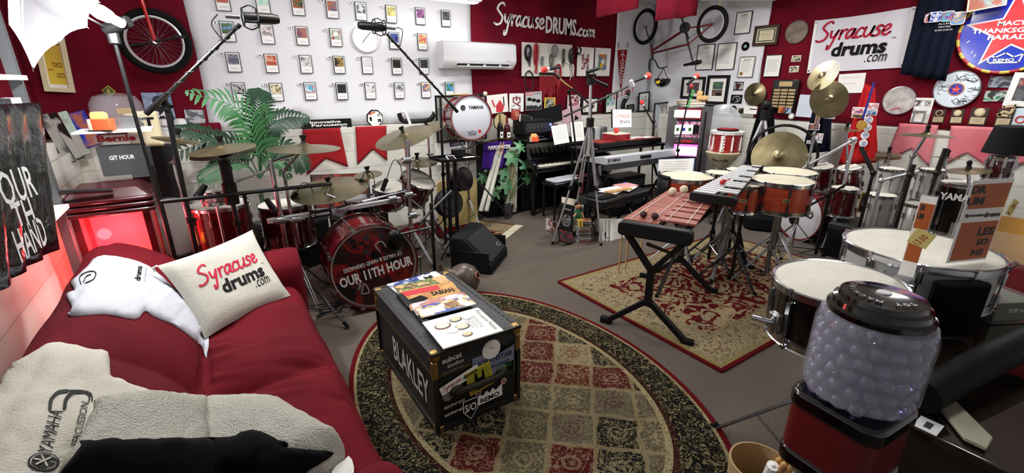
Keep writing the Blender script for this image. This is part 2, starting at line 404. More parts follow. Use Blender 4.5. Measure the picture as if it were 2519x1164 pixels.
# low white lamp body whose edge shows over the photo wall
a = PA(1062,0,.9); c = PA(1183,8,.9)
t = thing('hanging_lamp','white strip lamp body hanging at the top edge above the white photo wall','lamp',((a.x + c.x) / 2,a.y,c.z))
mb = MB(WHITE); mb.box(0,.05,.05,c.x - a.x,.16,.08); mb.build('lamp_body',t,bevel=.01)
mb = MB(LAMPW); mb.box(0,.05,.004,c.x - a.x - .06,.1,.012); mb.build('diffuser',t)
for sx in (-.2,.2): mb = MB(BLACK); mb.cyl((sx,.05,.09),(sx,.05,CEIL - c.z),.003); mb.build('wire',t)
# ------------------------------------------------------------------ cloth on the walls
def velvet(name,c1,c2,sheen=.5):
    m,nt,b = nt_new(name); x,y,z,v = xyz(nt)
    f = noise(nt,v,1.6,5,.3); g = noise(nt,v,120,2)
    c = mix(nt,f.op('MULTIPLY_ADD',2.4,-.7,clamp=True),c1,c2)
    nt.links.new(mix(nt,g * .3,c,c1),b.inputs['Base Color']); b.inputs['Roughness'].default_value = .9; b.inputs['Specular IOR Level'].default_value = .12; b.inputs['Sheen Weight'].default_value = sheen; b.inputs['Sheen Tint'].default_value = lin('a02040')
    bump_to(nt,b,g + f * 2,.3,.006); return m
VELVET = velvet('red_velvet','50091a','7a1224',.15); SHEET = mat('white_sheet','dddee2',.85,noise=(1.2,.04),bump=(2.2,.5,.05))
def hanging(name,label,x0,x1,z0,z1,wall,m,off=.015,fold=.006,seed=0):
    """cloth pinned on a wall, along the wall from x0 to x1"""
    rnd = random.Random(seed); ph = [rnd.uniform(0,6) for _ in range(4)]; nx,nz = max(6,int(abs(x1 - x0) * 14)),14; mb = MB(m); vs = []
    for j in range(nz + 1):
        for i in range(nx + 1):
            a = x0 + (x1 - x0) * i / nx; z = z0 + (z1 - z0) * j / nz
            d = off + fold * (1 + .6 * sin(a * 9 + ph[0]) + .4 * sin(a * 21 + z * 2 + ph[1]))
            e = .008 * sin(z * 5 + ph[2]) if i in (0,nx) else 0
            vs.append((a + e,WA - d,z) if wall == 'A' else (WB - d,a + e,z))
    mb.add(vs,[(j * (nx + 1) + i,j * (nx + 1) + i + 1,(j + 1) * (nx + 1) + i + 1,(j + 1) * (nx + 1) + i) for j in range(nz) for i in range(nx)])
    return tag(mb.build(name,smooth=60,solid=.003),label,'cloth')
hanging('wall_cloth','dark red velvet cloth on the back wall behind the bicycle wheel',WC,.05,LEDGE + .01,CEIL - .05,'A',VELVET,seed=1)
hanging('wall_cloth','white sheet on the back wall behind the numbered cards',.055,3.09,LEDGE + .01,CEIL - .05,'A',SHEET,seed=2)
hanging('wall_cloth','red velvet cloth on the back wall under the white name lettering',3.095,5.73,LEDGE + .01,CEIL - .05,'A',VELVET,seed=3)
hanging('wall_cloth','white sheet on the back wall behind the red pennant',5.735,WB - .04,LEDGE + .01,CEIL - .05,'A',SHEET,seed=4)
hanging('wall_cloth','white sheet on the right wall behind the hanging bicycle',3.68,WA - .03,LEDGE + .01,CEIL - .05,'B',SHEET,seed=5)
hanging('wall_cloth','dark red velvet cloth on the right wall behind the banner',WD + .03,3.675,LEDGE + .01,CEIL - .05,'B',VELVET,seed=6)
mb = MB(VELVET); mb.box(WC + .012,(3.2 + WA) / 2,1.2 + (CEIL - 1.2) / 2,.012,WA - 3.2 - .05,CEIL - 1.3); tag(mb.build('wall_cloth',smooth=0),'red velvet cloth on the left wall behind the leaning books','cloth')
# red cloths hanging from the ceiling
def ceil_cloth(px0,px1,pybot,y,label,depth=.05,slope=0):
    a = PY(px0,pybot,y); b = PY(px1,pybot + slope,y); mb = MB(VELVET); n = 14; vs = []
    for j in range(3):
        for i in range(n + 1):
            t = i / n; zb = a.z + (b.z - a.z) * t; z = zb + (CEIL - .01 - zb) * j / 2
            vs.append((a.x + (b.x - a.x) * t,y + .02 * sin(t * 14),z))
    mb.add(vs,[(j * (n + 1) + i,j * (n + 1) + i + 1,(j + 1) * (n + 1) + i + 1,(j + 1) * (n + 1) + i) for j in range(2) for i in range(n)])
    tag(mb.build('ceiling_cloth',smooth=60,solid=.006),label,'cloth','red cloths hanging from the ceiling')
ceil_cloth(1466,1573,44,4.3,'red velvet cloth hanging from the ceiling left of the bicycle front wheel',slope=-24)
ceil_cloth(1611,1716,52,4.1,'red velvet cloth hanging from the ceiling between the bicycle wheels',slope=-14)
# white duct along the ceiling over the right wall
c0,c1 = PX(1745,-6,6.2),PX(1900,-4,6.2)
t = thing('ceiling_duct','rounded white duct at the ceiling over the framed letters','duct',c0)
mb = MB(WHITE); mb.cyl(c0 + Vector((0,.1,.06)),c1 + Vector((0,-.05,.06)),.09,n=20); mb.build('duct_body',t,world=1)
# ------------------------------------------------------------------ wall items
M_CARDF = mat('card_frame','23262c',.4); TXT = mat('print_grey','8c8e94',.8)
BK = BLK_PL
def picture(name,label,cat,plane,px,frame=.02,depth=.02,fm=None,mats=None,matte=None,lines=0,off=.03,group=None,heading=None,extra=None,cardc=None,body=True,M_=None,wh=None):
    """framed or bare flat print. mats = art material, matte = (margin fractions l,r,b,t) of picture inside the paper"""
    if M_ is None: T,w,h = rect_on(plane,px,off)
    else: T,(w,h) = M_,wh
    t = thing(name,label,cat,M_=T,group=group)
    if frame:
        mb = MB(fm or BK)
        for sx in (-1,1): mb.box(sx * (w - frame) / 2,0,depth / 2,frame,h,depth)
        for sy in (-1,1): mb.box(0,sy * (h - frame) / 2,depth / 2,w - 2 * frame,frame,depth)
        mb.box(0,0,.002,w,h,.004); mb.build('frame',t,bevel=.002)
    pw,ph = w - 2 * frame,h - 2 * frame; z = .006 if frame else .003
    mb = MB(cardc or PAPER); mb.box(0,0,z / 2 + .001,pw,ph,z)
    if mats:
        l,r,bb,tt = matte or (0,0,0,0)
        if mats is not True: mb.box(-pw / 2 + pw * (l + 1 - r) / 2,-ph / 2 + ph * (bb + 1 - tt) / 2,z + .0015,pw * (1 - l - r),ph * (1 - bb - tt),.001,mats)
    rnd = random.Random(label)
    for i in range(lines):
        yy = ph * (.3 - .62 * i / max(1,lines)); ww = pw * rnd.uniform(.55,.78)
        mb.box(-(pw * .78 - ww) / 2,yy,z + .0015,ww,ph * .012,.0006,TXT)
    if heading: put_text(mb,heading,0,ph * .38,w=pw * .5,z=z + .003,m=INK)
    if extra: extra(mb,pw,ph,z + .0022)
    mb.build('print',t)
    return t,w,h
# numbered cards
CARDS = {1: ((87,-70,215,80),['101214','8a6a3c','b03028'],'dark picture with a gold spot'),2: ((408,-50,535,105),['7fc4c8','a8d4cc','d0dcc8'],'pale turquoise picture'),3: ((692,-28,812,125),['1c1c14','46602c','a03424'],'dark green and red picture'),
 4: ((967,0,1082,145),['2a3a58','4a5c80','a8603c'],'dark blue picture streaked orange'),5: ((1200,20,1303,162),['dfe0e2','c8cacd','30343c'],'white picture of a small dark car'),6: ((1442,45,1543,182),['c8b03c','6c8040','d8c868'],'yellow picture'),
 7: ((1680,65,1768,195),['2c1040','581c60','a04890'],'purple picture'),8: ((1887,85,1968,210),['101012','5c5c60','20201f'],'black picture with grey figures'),9: ((120,175,268,330),['2a5a98','6a9cc8','405c30'],'blue sky picture behind the left microphone'),
 10: ((440,198,575,350),['d8d0cc','ccc4c0','8c8884'],'pale picture with one grey blot'),11: ((722,213,848,360),['7c2c34','54506c','a06058'],'crimson and violet picture'),12: ((997,230,1110,370),['8ca08c','c0c8bc','904034'],'pale green curling picture'),
 13: ((1475,260,1560,388),['20408c','3c5cb0','281c60'],'deep blue picture behind the right microphone boom'),14: ((1700,270,1782,397),['c8a850','d8bc60','d04868'],'mustard picture with a pink spot'),15: ((170,423,312,570),['403c5c','9c98a8','504c64'],'violet picture with a pale arch'),
 16: ((478,432,606,578),['b85c3c','d8a488','a84834'],'rust orange landscape picture'),17: ((757,442,876,582),['e0e0e0','3c4444','d0d0d0'],'white picture of a dark toy car'),18: ((1025,450,1133,582),['0c0c0c','c0a050','181818'],'black picture with a yellow figure'),
 19: ((1252,456,1352,585),['d8d4dc','ccc8d4','dcd8d8'],'blank pale lilac picture'),20: ((1490,465,1583,590),['0c0c0e','3c3830','141414'],'almost black picture with a brown figure'),21: ((1712,468,1795,588),['2c3034','34383c','282c30'],'plain charcoal picture'),
 22: ((213,660,355,805),['101010','c8c8c8','2c2c2c'],'black and white picture over the palm'),23: ((518,663,645,803),['c8b890','302c24','dcd0ac'],'cream picture with dark figures'),24: ((792,660,910,792),['c4d4dc','58a8cc','c88078'],'picture of a blue globe on a red stem'),
 25: ((1048,662,1155,790),['1c1c1e','28282c','202024'],'black slate picture'),26: ((1278,660,1376,786),['d8d8d8','505458','dcdcdc'],'white picture with a grey band'),27: ((1512,660,1603,782),['c8c8cc','505468','ccccd0'],'white picture with a grey disc'),
 28: ((1727,658,1810,775),['c87060','4878b0','e0c078'],'chequered red and blue picture'),29: ((1920,657,1995,768),['2c6cc0','50a0d8','3c7040'],'bright blue picture over the bass drum')}
cards0 = None
for k,((x0,y0,x1,y1),cols,desc) in CARDS.items():
    s = 3.2333; cx,cy = 500 + (x0 + x1) / 2 / s,(y0 + y1) / 2 / s
    c = PA(cx,cy,.035); T = frame_m(c,Vector((1,0,0)),_z,Vector((0,-1,0))); w,h = .116,.18
    t = thing('framed_card','small framed card number %d, %s' % (k,desc),'card',M_=T,group='numbered cards on the white wall')
    mb = MB(M_CARDF); mb.box(0,0,.006,w + .008,h + .008,.012); mb.build('frame',t)
    mb = MB(WHITE); mb.box(0,0,.0125,w - .006,h - .006,.003); mb.box(0,h * .16,.0145,w * .84,h * .54,.001,art('card%d' % k,cols,22))
    if k in (9,16): mb.box(0,h * .0,.0153,w * .84,h * .2,.0006,mat('card_ground%d' % k,cols[2] if k == 9 else 'a84834',.6))
    if k in (24,27,12): mb.lathe([(.0001,.0156),(.024,.0156),(.024,.015)],16,mat('card_disc%d' % k,{24: '58a8cc',27: '606478',12: 'dfe4dc'}[k],.6),TR(0,.036,0))
    if k == 28:
        for a_ in range(9): mb.box(-.03 + .03 * (a_ % 3),.01 + .026 * (a_ // 3),.0156,.022,.018,.0004,[MATS.get('c28a') or mat('c28a','b05848'),MATS.get('c28b') or mat('c28b','3c68a8'),MATS.get('c28c') or mat('c28c','d0b060')][(a_ * 2 + a_ // 3) % 3])
    mb.box(0,-h * .3,.0145,w * .5,.002,.0006,TXT); mb.box(0,-h * .34,.0145,w * .6,.002,.0006,TXT); mb.build('print',t)
    nx = frame_m(c + Vector((-w / 2 - .035,-.002,h * .42)),Vector((1,0,0)),_z,Vector((0,-1,0)))
    mb = MB(WHITE); mb.T = nx; mb.prism([(.024 * cos(PI * i / 8),.019 * sin(PI * i / 8)) for i in range(16)],.002); put_text(mb,str(k),0,0,h=.021,z=.0032,m=INK,bold=.03,xs=1.15)
    ob = mb.build('number_sticker',smooth=0); tag(ob,'white number sticker beside the ' + desc.replace(' behind the left microphone','').replace(' behind the right microphone boom','').replace(' over the bass drum',''),'sticker','number stickers on the white wall')
# wall clock
T,w,h = rect_on('A',[(868,66),(928,66),(928,122),(868,122)],.03); R = .155
t = thing('wall_clock','round white wall clock among the numbered cards','clock',M_=T)
mb = MB(WHITE); mb.lathe([(.001,0),(R,0),(R,.02),(R * .97,.034),(R * .9,.036),(R * .86,.02),(R * .85,.014)],40); mb.build('rim',t)
mb = MB(mat('clock_face','e2e5e8',.4)); mb.lathe([(.001,.012),(R * .87,.012)],40)
for i in range(12):
    a_ = PI / 2 - (i + 1) * PI / 6; put_text(mb,str(i + 1),R * .68 * cos(a_),R * .68 * sin(a_),h=.02,z=.0135,m=TXT)
mb.build('face',t)
for nm,ang,L in (('hour_hand',232,.075),('minute_hand',48,.105)):
    mb = MB(INK); mb.box(L / 2 - .01,0,.017,L,.005,.002,T=rotm('Z',ang)); mb.build(nm,t)
# AC unit
a = PY(1090,100,WA - .22); b_ = PY(1270,108,WA - .22); zb = PY(1262,171,WA - .22).z; x0,x1,zt = a.x,b_.x,b_.z
t = thing('air_conditioner','white wall mounted air conditioner beside the red cloth','air conditioner',((x0 + x1) / 2,WA - .02,(zt + zb) / 2)); W_,H_ = x1 - x0,zt - zb
mb = MB(mat('ac_white','dfe2e4',.35)); prof = [(0,-H_ / 2),(-.12,-H_ / 2),(-.2,-H_ / 2 + .07),(-.215,-H_ / 2 + .11),(-.2,H_ / 2 - .02),(-.16,H_ / 2),(0,H_ / 2)]
mb.prism([(p[0],p[1]) for p in prof],W_,T=Matrix(((0,0,1,-W_ / 2),(1,0,0,0),(0,1,0,0),(0,0,0,1)))); mb.build('casing',t,bevel=.008)
mb = MB(BK); mb.box(.04,-.176,-H_ / 2 + .05,W_ * .72,.03,.028,T=None); mb.build('air_outlet',t)
mb = MB(WHITE); mb.box(.04,-.21,-H_ / 2 + .028,W_ * .74,.05,.008,T=None); mb.build('louvre',t)
for i in range(3): mb = MB(LGREY); mb.box(-.2 + .24 * i,-.2,-H_ / 2 + .045,.03,.014,.018); mb.build('louvre_clip',t)
mb = MB(TXT); mb.box(W_ * .38,-.2165,-H_ / 2 + .1,.06,.001,.004); mb.build('badge',t)
# SyracuseDRUMS.com lettering
T,w,h = rect_on('A',[(1214,38),(1460,58),(1460,92),(1214,78)],.045)
t = thing('wall_sign','white cut-out lettering SyracuseDRUMS.com on red cloth','sign',M_=T @ rotm('Z',-1)); mb = MB(mat('sign_white','f0f0ee',.4))
st,pen = script_word('Syracuse',w * .46,.19,-w * .26,-.03,h=.27,slant=.1); ribbon(mb,st,None,pen * 1.15,z=.004)
put_text(mb,'DRUMS.',w * .155,.035,w=w * .335,h=.225,bold=.02,z=.004)
st,pen = script_word('com',w * .19,.22,w * .42,-.07,h=.2,slant=.1); ribbon(mb,st,None,pen * 1.1,z=.004)
sb = MB(WHITE); sb.add(mb.v,mb.f,mb.mats[0]); o = sb.build('lettering',t,smooth=0); md = o.modifiers.new('th','SOLIDIFY'); md.thickness = .008; md.offset = -1
# pegboard with cables
T,w,h = rect_on('A',[(1284,102),(1405,112),(1405,190),(1282,187)],.06)
t = thing('pegboard','white pegboard hung with coiled cables','pegboard',M_=T)
def peg_mat():
    m,nt,b = nt_new('pegboard_white'); x,y,z,v = xyz(nt)
    d = (((x / .03).fract() - .5).sq() + ((y / .03).fract() - .5).sq()).sqrt(); f = d.lt(.16)
    nt.links.new(mix(nt,f,'e6e4da','3c3a36'),b.inputs['Base Color']); b.inputs['Roughness'].default_value = .5; bump_to(nt,b,f * -1.0,.5,.003); return m
mb = MB(peg_mat()); mb.box(0,0,.006,w,h,.012); mb.build('board',t)
mb = MB(BLACK); mb.box(0,-h / 2,.008,w,.008,.018); mb.build('edge_strip',t)
PEGT,PW,PH = T,w,h
T = T @ TR(0,0,.004)
CAB_B = mat('black_cable','121214',.5); CAB_R = mat('red_cable','9c1c26',.5); CAB_G = mat('grey_cable','6c6e70',.5)
def coil(label,fx,fy,rw,rh,m,loops,tails=0,seed=0,name='cable_coil',group='cables on the pegboard',r=.005):
    """coil hanging at fraction fx,fy of the board"""
    rnd = random.Random(seed); X = T @ TR(fx * PW,fy * PH,.012 + {3: .03,10: .05}.get(seed,0))
    t = thing(name,label,'cable',M_=X,group=group); mb = MB(m)
    for i in range(loops):
        a_,b2 = rw * rnd.uniform(.75,1.05),rh * rnd.uniform(.85,1.05); dx,z = rnd.uniform(-.01,.01),rnd.uniform(.003,.035)
        mb.tube([(dx + a_ * sin(2 * PI * j / 18) * (1 + .12 * cos(2 * PI * j / 18)),-b2 + b2 * cos(2 * PI * j / 18),z) for j in range(18)],r,6,closed=True)
    for i in range(tails):
        x = rnd.uniform(-rw,rw); mb.tube([(x,-rh * rnd.uniform(.5,1.4),.02),(x + rnd.uniform(-.01,.01),-rh * 2.1,.02),(x + rnd.uniform(-.02,.02),-rh * rnd.uniform(2.3,2.9),.015)],r * .9,5)
    mb.build('cable',t); mb = MB(STEEL); mb.cyl((0,.004,-.003),(0,.004,.05),.003,n=6); mb.build('hook',t)
coil('black cable coil at the top left of the pegboard',-.4,.42,.05,.1,CAB_B,12,5,1)
coil('red cable bundle beside the first black coil on the pegboard',-.25,.47,.025,.14,CAB_R,8,5,2)
coil('grey thick cable coil in the middle of the pegboard',.08,.45,.045,.08,CAB_G,9,0,3,r=.007)
coil('slack black lead under the grey coil on the pegboard',.06,.2,.035,.11,CAB_B,2,0,4)
coil('short dark lead with plugs right of the grey coil',.3,.35,.012,.1,CAB_B,2,1,5)
coil('black cable bundle at the right edge of the pegboard',.47,.38,.045,.1,CAB_B,9,5,6)
coil('thin grey lead left of the grey coil on the pegboard',-.12,.1,.02,.07,CAB_G,2,0,7)
coil('black lead in a wide loop under the left corner of the pegboard',-.38,-.33,.085,.15,CAB_B,3,0,8)
coil('red cable coil hanging at the lower right of the pegboard',.2,-.12,.06,.16,CAB_R,9,4,9,r=.006)
coil('black adapter bunch beyond the right edge of the pegboard',.58,.42,.035,.05,CAB_B,6,2,10)
coil('white and red plug leads at the lower right edge of the pegboard',.5,-.1,.03,.08,mat('white_cable','d0ccc4'),3,3,11)
for i in range(9):
    x = -.17 + .034 * i; X = T @ TR(x * PW * 1.05 + .0,-.46 * PH,.03); 
    t = thing('red_cable','thin red patch lead under the pegboard, ' + ('leftmost','second','third','fourth','middle','sixth','seventh','eighth','last')[i] + ' of the row of nine','cable',M_=X,group='row of red patch leads'); mb = MB(CAB_R); rr = random.Random(i)
    L = rr.uniform(.22,.36); mb.tube([(0,.02,.01),(.004,-L * .5,.012),(.01 * rr.uniform(-1,1),-L,.01),(.012,-L * .9,.02),(.01,-.02,.02)],.0045,5,smooth=3); mb.build('lead',t)
    mb = MB(BK); mb.box(0,.02,.015,.02,.035,.02); mb.build('plug',t)
def q3(ox,oy,s,*pts): return [(ox + x / s,oy + y / s) for x,y in pts]
def B3(*p): return q3(1500,0,3.638,*p)
def B4(*p): return q3(2000,0,3.638,*p)
def A3(*p): return q3(1060,0,3.638,*p)
GSM = mat('silver_frame','8c8e90',.35,.6)
# ---------------------------------------------------------------- back wall, things standing on the ledge
def ex_red(mb,w,h,z):
    mb.prism([(-w * .1,-h * .1),(w * .12,h * .2),(w * .3,-h * .2),(w * .2,-h * .5),(-w * .1,-h * .45)],.0008,mat('poster_red','c8404a',.7),TR(0,0,z))
    mb.prism([(-w * .3,h * .25),(-w * .24,h * .25),(-w * .12,-h * .15),(-w * .2,-h * .15)],.0008,MATS['poster_red'],TR(0,0,z)); mb.box(w * .3,h * .1,z,w * .05,h * .5,.0008,INK)
picture('poster','cream poster of a red abstract figure on the ledge by the bass drum','poster','A',A3((487,850),(683,843),(692,1005),(520,1015)),frame=0,off=.12,extra=ex_red,mats=True)
def ex_exit(mb,w,h,z): put_text(mb,'EXIT',0,-h * .18,w=h * .95,h=w * .55,z=z,m=mat('exit_red','7a1c28',.6),rot=-90,bold=.02); mb.prism([(0,h * .38),(w * .06,h * .34),(0,h * .3),(-w * .06,h * .34)],.001,INK,TR(0,0,z))
picture('exit_sign','white EXIT sign turned on its side on the ledge','sign','A',A3((697,838),(825,835),(832,1000),(705,1000)),frame=0,off=.12,extra=ex_exit,mats=True,cardc=WHITE)
def ex_life(mb,w,h,z):
    mb.box(-w * .25,h * .4,z,w * .42,h * .17,.001,INK_R); put_text(mb,'LIFE',-w * .25,h * .4,w=w * .36,h=h * .12,z=z + .002,m=WHITE,bold=.02)
    mb.box(w * .24,h * .4,z,w * .4,h * .1,.001,TXT)
    for i in range(3):
        X = TR(-w * .27 + w * .27 * i,-h * .02 - h * .06 * i,z); mb.prism([(w * .13 * cos(k * PI / 6),h * .19 * sin(k * PI / 6)) for k in range(12)],.0008,LGREY,X)
        mb.prism([(w * .14 * cos(k * PI / 6),h * .1 * sin(k * PI / 6) + h * .12) for k in range(12)],.0012,INK,X)
    mb.box(0,-h * .36,z,w * .96,h * .24,.0006,DGREY)
picture('magazine','LIFE magazine with a grey photo of three heads on the ledge','magazine','A',A3((843,822),(988,820),(995,985),(850,985)),frame=0,off=.12,extra=ex_life,mats=True,cardc=mat('magazine_grey','b8b8b4',.6))
picture('framed_print','small yellow bordered black print hanging under the red leads','picture','A',A3((1012,873),(1108,873),(1105,978),(1012,978)),frame=.018,fm=YELLOW,mats=art('yel',['181818','c8c8b8','303030'],18),off=.1)
picture('framed_print','white bordered red band photo standing low on the red cloth','picture','A',A3((1218,850),(1330,850),(1328,972),(1222,972)),frame=.004,fm=WHITE,mats=art('redband',['b8384c','e8d0d4','702030'],20),matte=(.08,.08,.18,.08),off=.06)
picture('framed_print','black framed pale sketch behind the silver tripod','picture','A',A3((1350,875),(1495,870),(1490,1012),(1345,1015)),mats=art('sk1',['dcd6d0','c0a898','e4e0dc'],9),matte=(.15,.15,.2,.15),off=.12)
picture('framed_print','tall black framed print with blue and green ink beside the pennant','picture','A',A3((1553,832),(1658,828),(1660,1010),(1555,1012)),mats=art('ink1',['e8eaec','6480c0','e4e8e8','48a070'],14),matte=(.1,.1,.35,.05),off=.12,lines=2)
picture('framed_print','white framed red figure drawing on the red cloth','picture','A',A3((1312,422),(1452,425),(1445,682),(1298,682)),frame=.03,fm=WHITE,mats=art('redfig',['e6e6e8','a03a3c','602c2c','e0e0e2'],12),matte=(.22,.22,.18,.2),off=.04)
def ex_bird(mb,w,h,z):
    mb.box(0,h * .27,z,w * .56,h * .1,.0008,mat('print_orange','d8702c',.6)); mb.lathe([(.0001,z + .001),(h * .1,z + .001)],12,WHITE,TR(w * .03,h * .02,0)); mb.box(-w * .05,-h * .15,z + .001,w * .3,h * .16,.0005,YELLOW)
picture('framed_print','white framed colourful cartoon style print beside the red figure drawing','picture','A',A3((1470,430),(1605,432),(1590,682),(1460,682)),frame=.03,fm=WHITE,mats=art('colr',['3c8c48','3858a8','c8b040','386cb8'],9),matte=(.17,.17,.17,.17),off=.04,extra=ex_bird)
picture('framed_photo','tiny dark photo frame on the ledge by the curved black stick','photo','A',A3((1750,935),(1812,935),(1815,998),(1755,1000)),mats=art('tiny',['58584c','302c28','807c68']),off=.1,frame=.014)
picture('framed_print','narrow black framed grey drawing standing in the room corner','picture','A',B3((252,825),(348,823),(347,995),(255,997)),mats=art('corner',['c8ccd0','8890a0','d4d6d8'],9),matte=(.2,.2,.2,.15),off=.12)
# pennant
T,w,h = rect_on('A',[(1517,120),(1541,122),(1541,218),(1517,218)],.035)
t = thing('pennant','long red SYRACUSE pennant hanging on the white sheet','pennant',M_=T); mb = MB(mat('pennant_red','8c1a22',.8)); mb.prism([(-w / 2,h / 2),(w / 2,h / 2),(.01,-h / 2),(-.01,-h / 2)],.003)
mb.box(0,h / 2,.003,w,.02,.006,WHITE); put_text(mb,'SYRACUSE',-.003,-.06,w=h * .56,h=w * .38,z=.005,m=WHITE,rot=-90,bold=.01)
for pts in ([(-.04,.2),(0,.24),(.05,.2)],[(0,.24),(.01,.16),(-.03,.12)],[(.01,.16),(.05,.12)],[(-.02,.26),(.03,.27)]): ribbon(mb,[[(x,y) for x,y in pts]],None,.012,WHITE,z=.005)
mb.build('flag',t); mb = MB(BLACK)
for s_ in (-1,1): mb.tube([(s_ * w * .42,h / 2,0),(s_ * w * .5,h / 2 + .05,.01),(s_ * w * .42,h / 2 + .1,0)],.006,5)
mb.build('cord',t)
# curved black stick
P0 = [PA(x,y,.1) for x,y in ((1547,222),(1542,240),(1534,254),(1533,267))]
t = thing('curved_stick','curved black stick with two white rings leaning on the white sheet','stick',P0[-1]); mb = MB(BK); mb.tube(P0,.035,10,smooth=4); mb.build('stick',t,world=1)
mb = MB(WHITE)
for f in (.35,.5): q = P0[0].lerp(P0[2],f + .12); d = (P0[2] - P0[0]).normalized(); mb.cyl(q - d * .007,q + d * .007,.037,n=12)
mb.build('ring_band',t,world=1)
# octagonal sticker plate, boxed sign, boat shape on the ledge
T,w,h = rect_on('A',[(900,271),(942,271),(942,311),(900,311)],.1)
t = thing('sticker_plate','octagonal white plate covered in stickers on the ledge','plate',M_=T); R = h / 2
mb = MB(WHITE); mb.prism([(R * cos(PI / 8 + i * PI / 4),R * sin(PI / 8 + i * PI / 4)) for i in range(8)],.02)
for i,(x,y,a,bb,c) in enumerate(((-.55,.0,.25,.5,BK),(.5,-.35,.45,.4,BK),(0,-.75,.3,.18,CREAM),(-.1,.72,.5,.2,mat('sticker_orange','c86a34')),(.55,.35,.3,.3,GREY),(-.5,.6,.25,.2,INK_R))): mb.box(x * R,y * R,.021,a * R,bb * R,.002,c,rotm('Z',10))
put_text(mb,'SOS',.5 * R,-.35 * R,w=.36 * R,z=.0235,m=WHITE,rot=-60)
mb.build('plate',t); mb = MB(BK); mb.tube([(R * cos(PI / 8 + i * PI / 4),R * sin(PI / 8 + i * PI / 4),.01) for i in range(8)],.012,6,closed=True); mb.build('rim',t)
T,w,h = rect_on('A',[(742,297),(864,291),(866,314),(745,320)],.16)
t = thing('sticker_box','long black box reading Innovative Percussion Inc. on the ledge','box',M_=T); mb = MB(BK); mb.box(0,0,-.03,w,h,.06); put_text(mb,'Innovative',-.02,h * .25,w=w * .62,h=h * .3,z=.002,m=WHITE,bold=.03)
put_text(mb,'Percussion',.02,-h * .08,w=w * .72,h=h * .27,z=.002,m=WHITE,bold=.03); put_text(mb,'Inc.',w * .34,-h * .36,w=w * .13,h=h * .18,z=.002,m=WHITE,bold=.03); mb.build('box',t,bevel=.004)
c = PA(1025,298,.12); t = thing('drum_leg_bracket','black and white curved cradle standing on the ledge','bracket',(c.x,c.y,LEDGE + .002)); mb = MB(BK)
mb.tube([(-.22,0,.13),(-.2,0,.06),(-.14,0,.03),(.14,0,.03),(.22,0,.07),(.26,0,.14)],.03,8,smooth=4); mb.build('cradle',t)
for i,s_ in enumerate((-1,1)): mb = MB(WHITE); mb.tube([(s_ * .2,-.03,.15),(s_ * .2 + .05,-.03,.13),(s_ * .2 + .1,-.03,.0)],.018,8,smooth=4); mb.build('strap',t)
# swallowtail flags
FLAG = velvet('flag_red','8c1a20','a82a2e',.2); FLAG_P = velvet('flag_glare','c04a58','d88c92',.1)  # FLAG_P is red cloth with reflected light painted in as pink
def flag(px,label,m,wall='A'):
    f = (lambda x,y: PY(x,y,LA - .012)) if wall == 'A' else (lambda x,y: PX(x,y,LB - .012)); P = [f(*p) for p in px]; tl,tr,rp,nt_,lp = P; mb = MB(m); n,k = 10,10; vs = []
    for j in range(k + 1):
        for i in range(n + 1):
            u = i / n; top = tl.lerp(tr,u); bot = lp.lerp(nt_,u * 2) if u < .5 else nt_.lerp(rp,u * 2 - 1); p = top.lerp(bot,j / k); d = .006 * sin(u * 9 + j * .3)
            vs.append(p + (Vector((0,-abs(d) - .0,0)) if wall == 'A' else Vector((-abs(d),0,0))))
    mb.add(vs,[(j * (n + 1) + i,j * (n + 1) + i + 1,(j + 1) * (n + 1) + i + 1,(j + 1) * (n + 1) + i) for j in range(k) for i in range(n)]); tag(mb.build('swallowtail_flag',smooth=60,solid=.003),label,'flag','swallowtail flags on the block wall')
flag([(744,319),(836,314),(856,411),(801,390),(756,430)],'red swallowtail flag under the long black box',FLAG)
flag([(874,312),(950,309),(952,396),(917,367),(879,405)],'red swallowtail flag under the octagonal plate',FLAG)
flag([(2213,303),(2309,308),(2285,411),(2242,365),(2175,400)],'red swallowtail flag, paled by reflected light, right of the red patch vest',FLAG_P,'B')
flag([(2340,309),(2493,315),(2448,425),(2378,376),(2326,403)],'swallowtail flag, pale pink with reflected light, under the wooden plaques',FLAG_P,'B')
flag([(2498,315),(2600,322),(2570,440),(2520,400),(2480,420)],'swallowtail flag at the right edge of the photo',FLAG_P,'B')
# ---------------------------------------------------------------- right wall
GF = mat('letter_frame','2c2e30',.4)
def L_(a,label,name='framed_letter',cat='framed letter',**k): return picture(name,label,cat,'B',B3(*a),frame=k.pop('frame',.01),fm=k.pop('fm',GF),**k)
L_([(1145,108),(1287,98),(1255,298),(1113,310)],'framed letter hanging highest, right of the bicycle rear wheel',lines=11,heading='Letter')
def ex_cert(mb,w,h,z):
    for a,c in ((.86,mat('cert_border','4c5450',.6)),(.72,CREAM)): mb.box(0,0,z + (.0008 if c is CREAM else 0),w * a,h * a * .98,.0006,c)
    put_text(mb,'B.O.A.C.  M. Davis',0,h * .08,w=w * .5,z=z + .003,m=INK)
    for i in range(4): mb.box(0,h * (.25 - .14 * i) - (.03 if i else 0),z + .002,w * (.5 - .05 * i),.004,.0005,TXT)
picture('framed_certificate','cream certificate in a wide dark wooden frame','certificate','B',B3((1308,232),(1532,218),(1503,398),(1282,414)),frame=.035,fm=WOOD_D,depth=.03,cardc=CREAM,mats=True,extra=ex_cert)
def disc_on(name,label,cat,plane,c,top,bot,build,off=.03,group=None,rx=1.0,tilt=0):
    f = PA if plane == 'A' else PB; p = f(*c,off); R = (f(*top,off).z - f(*bot,off).z) / 2
    n = Vector((0,-1,0)) if plane == 'A' else Vector((-1,0,0)); u = Vector((1,0,0)) if plane == 'A' else Vector((0,-1,0))
    t = thing(name,label,cat,M_=frame_m(p,u,_z,n) @ rotm('Y',tilt),group=group); build(t,R); return t
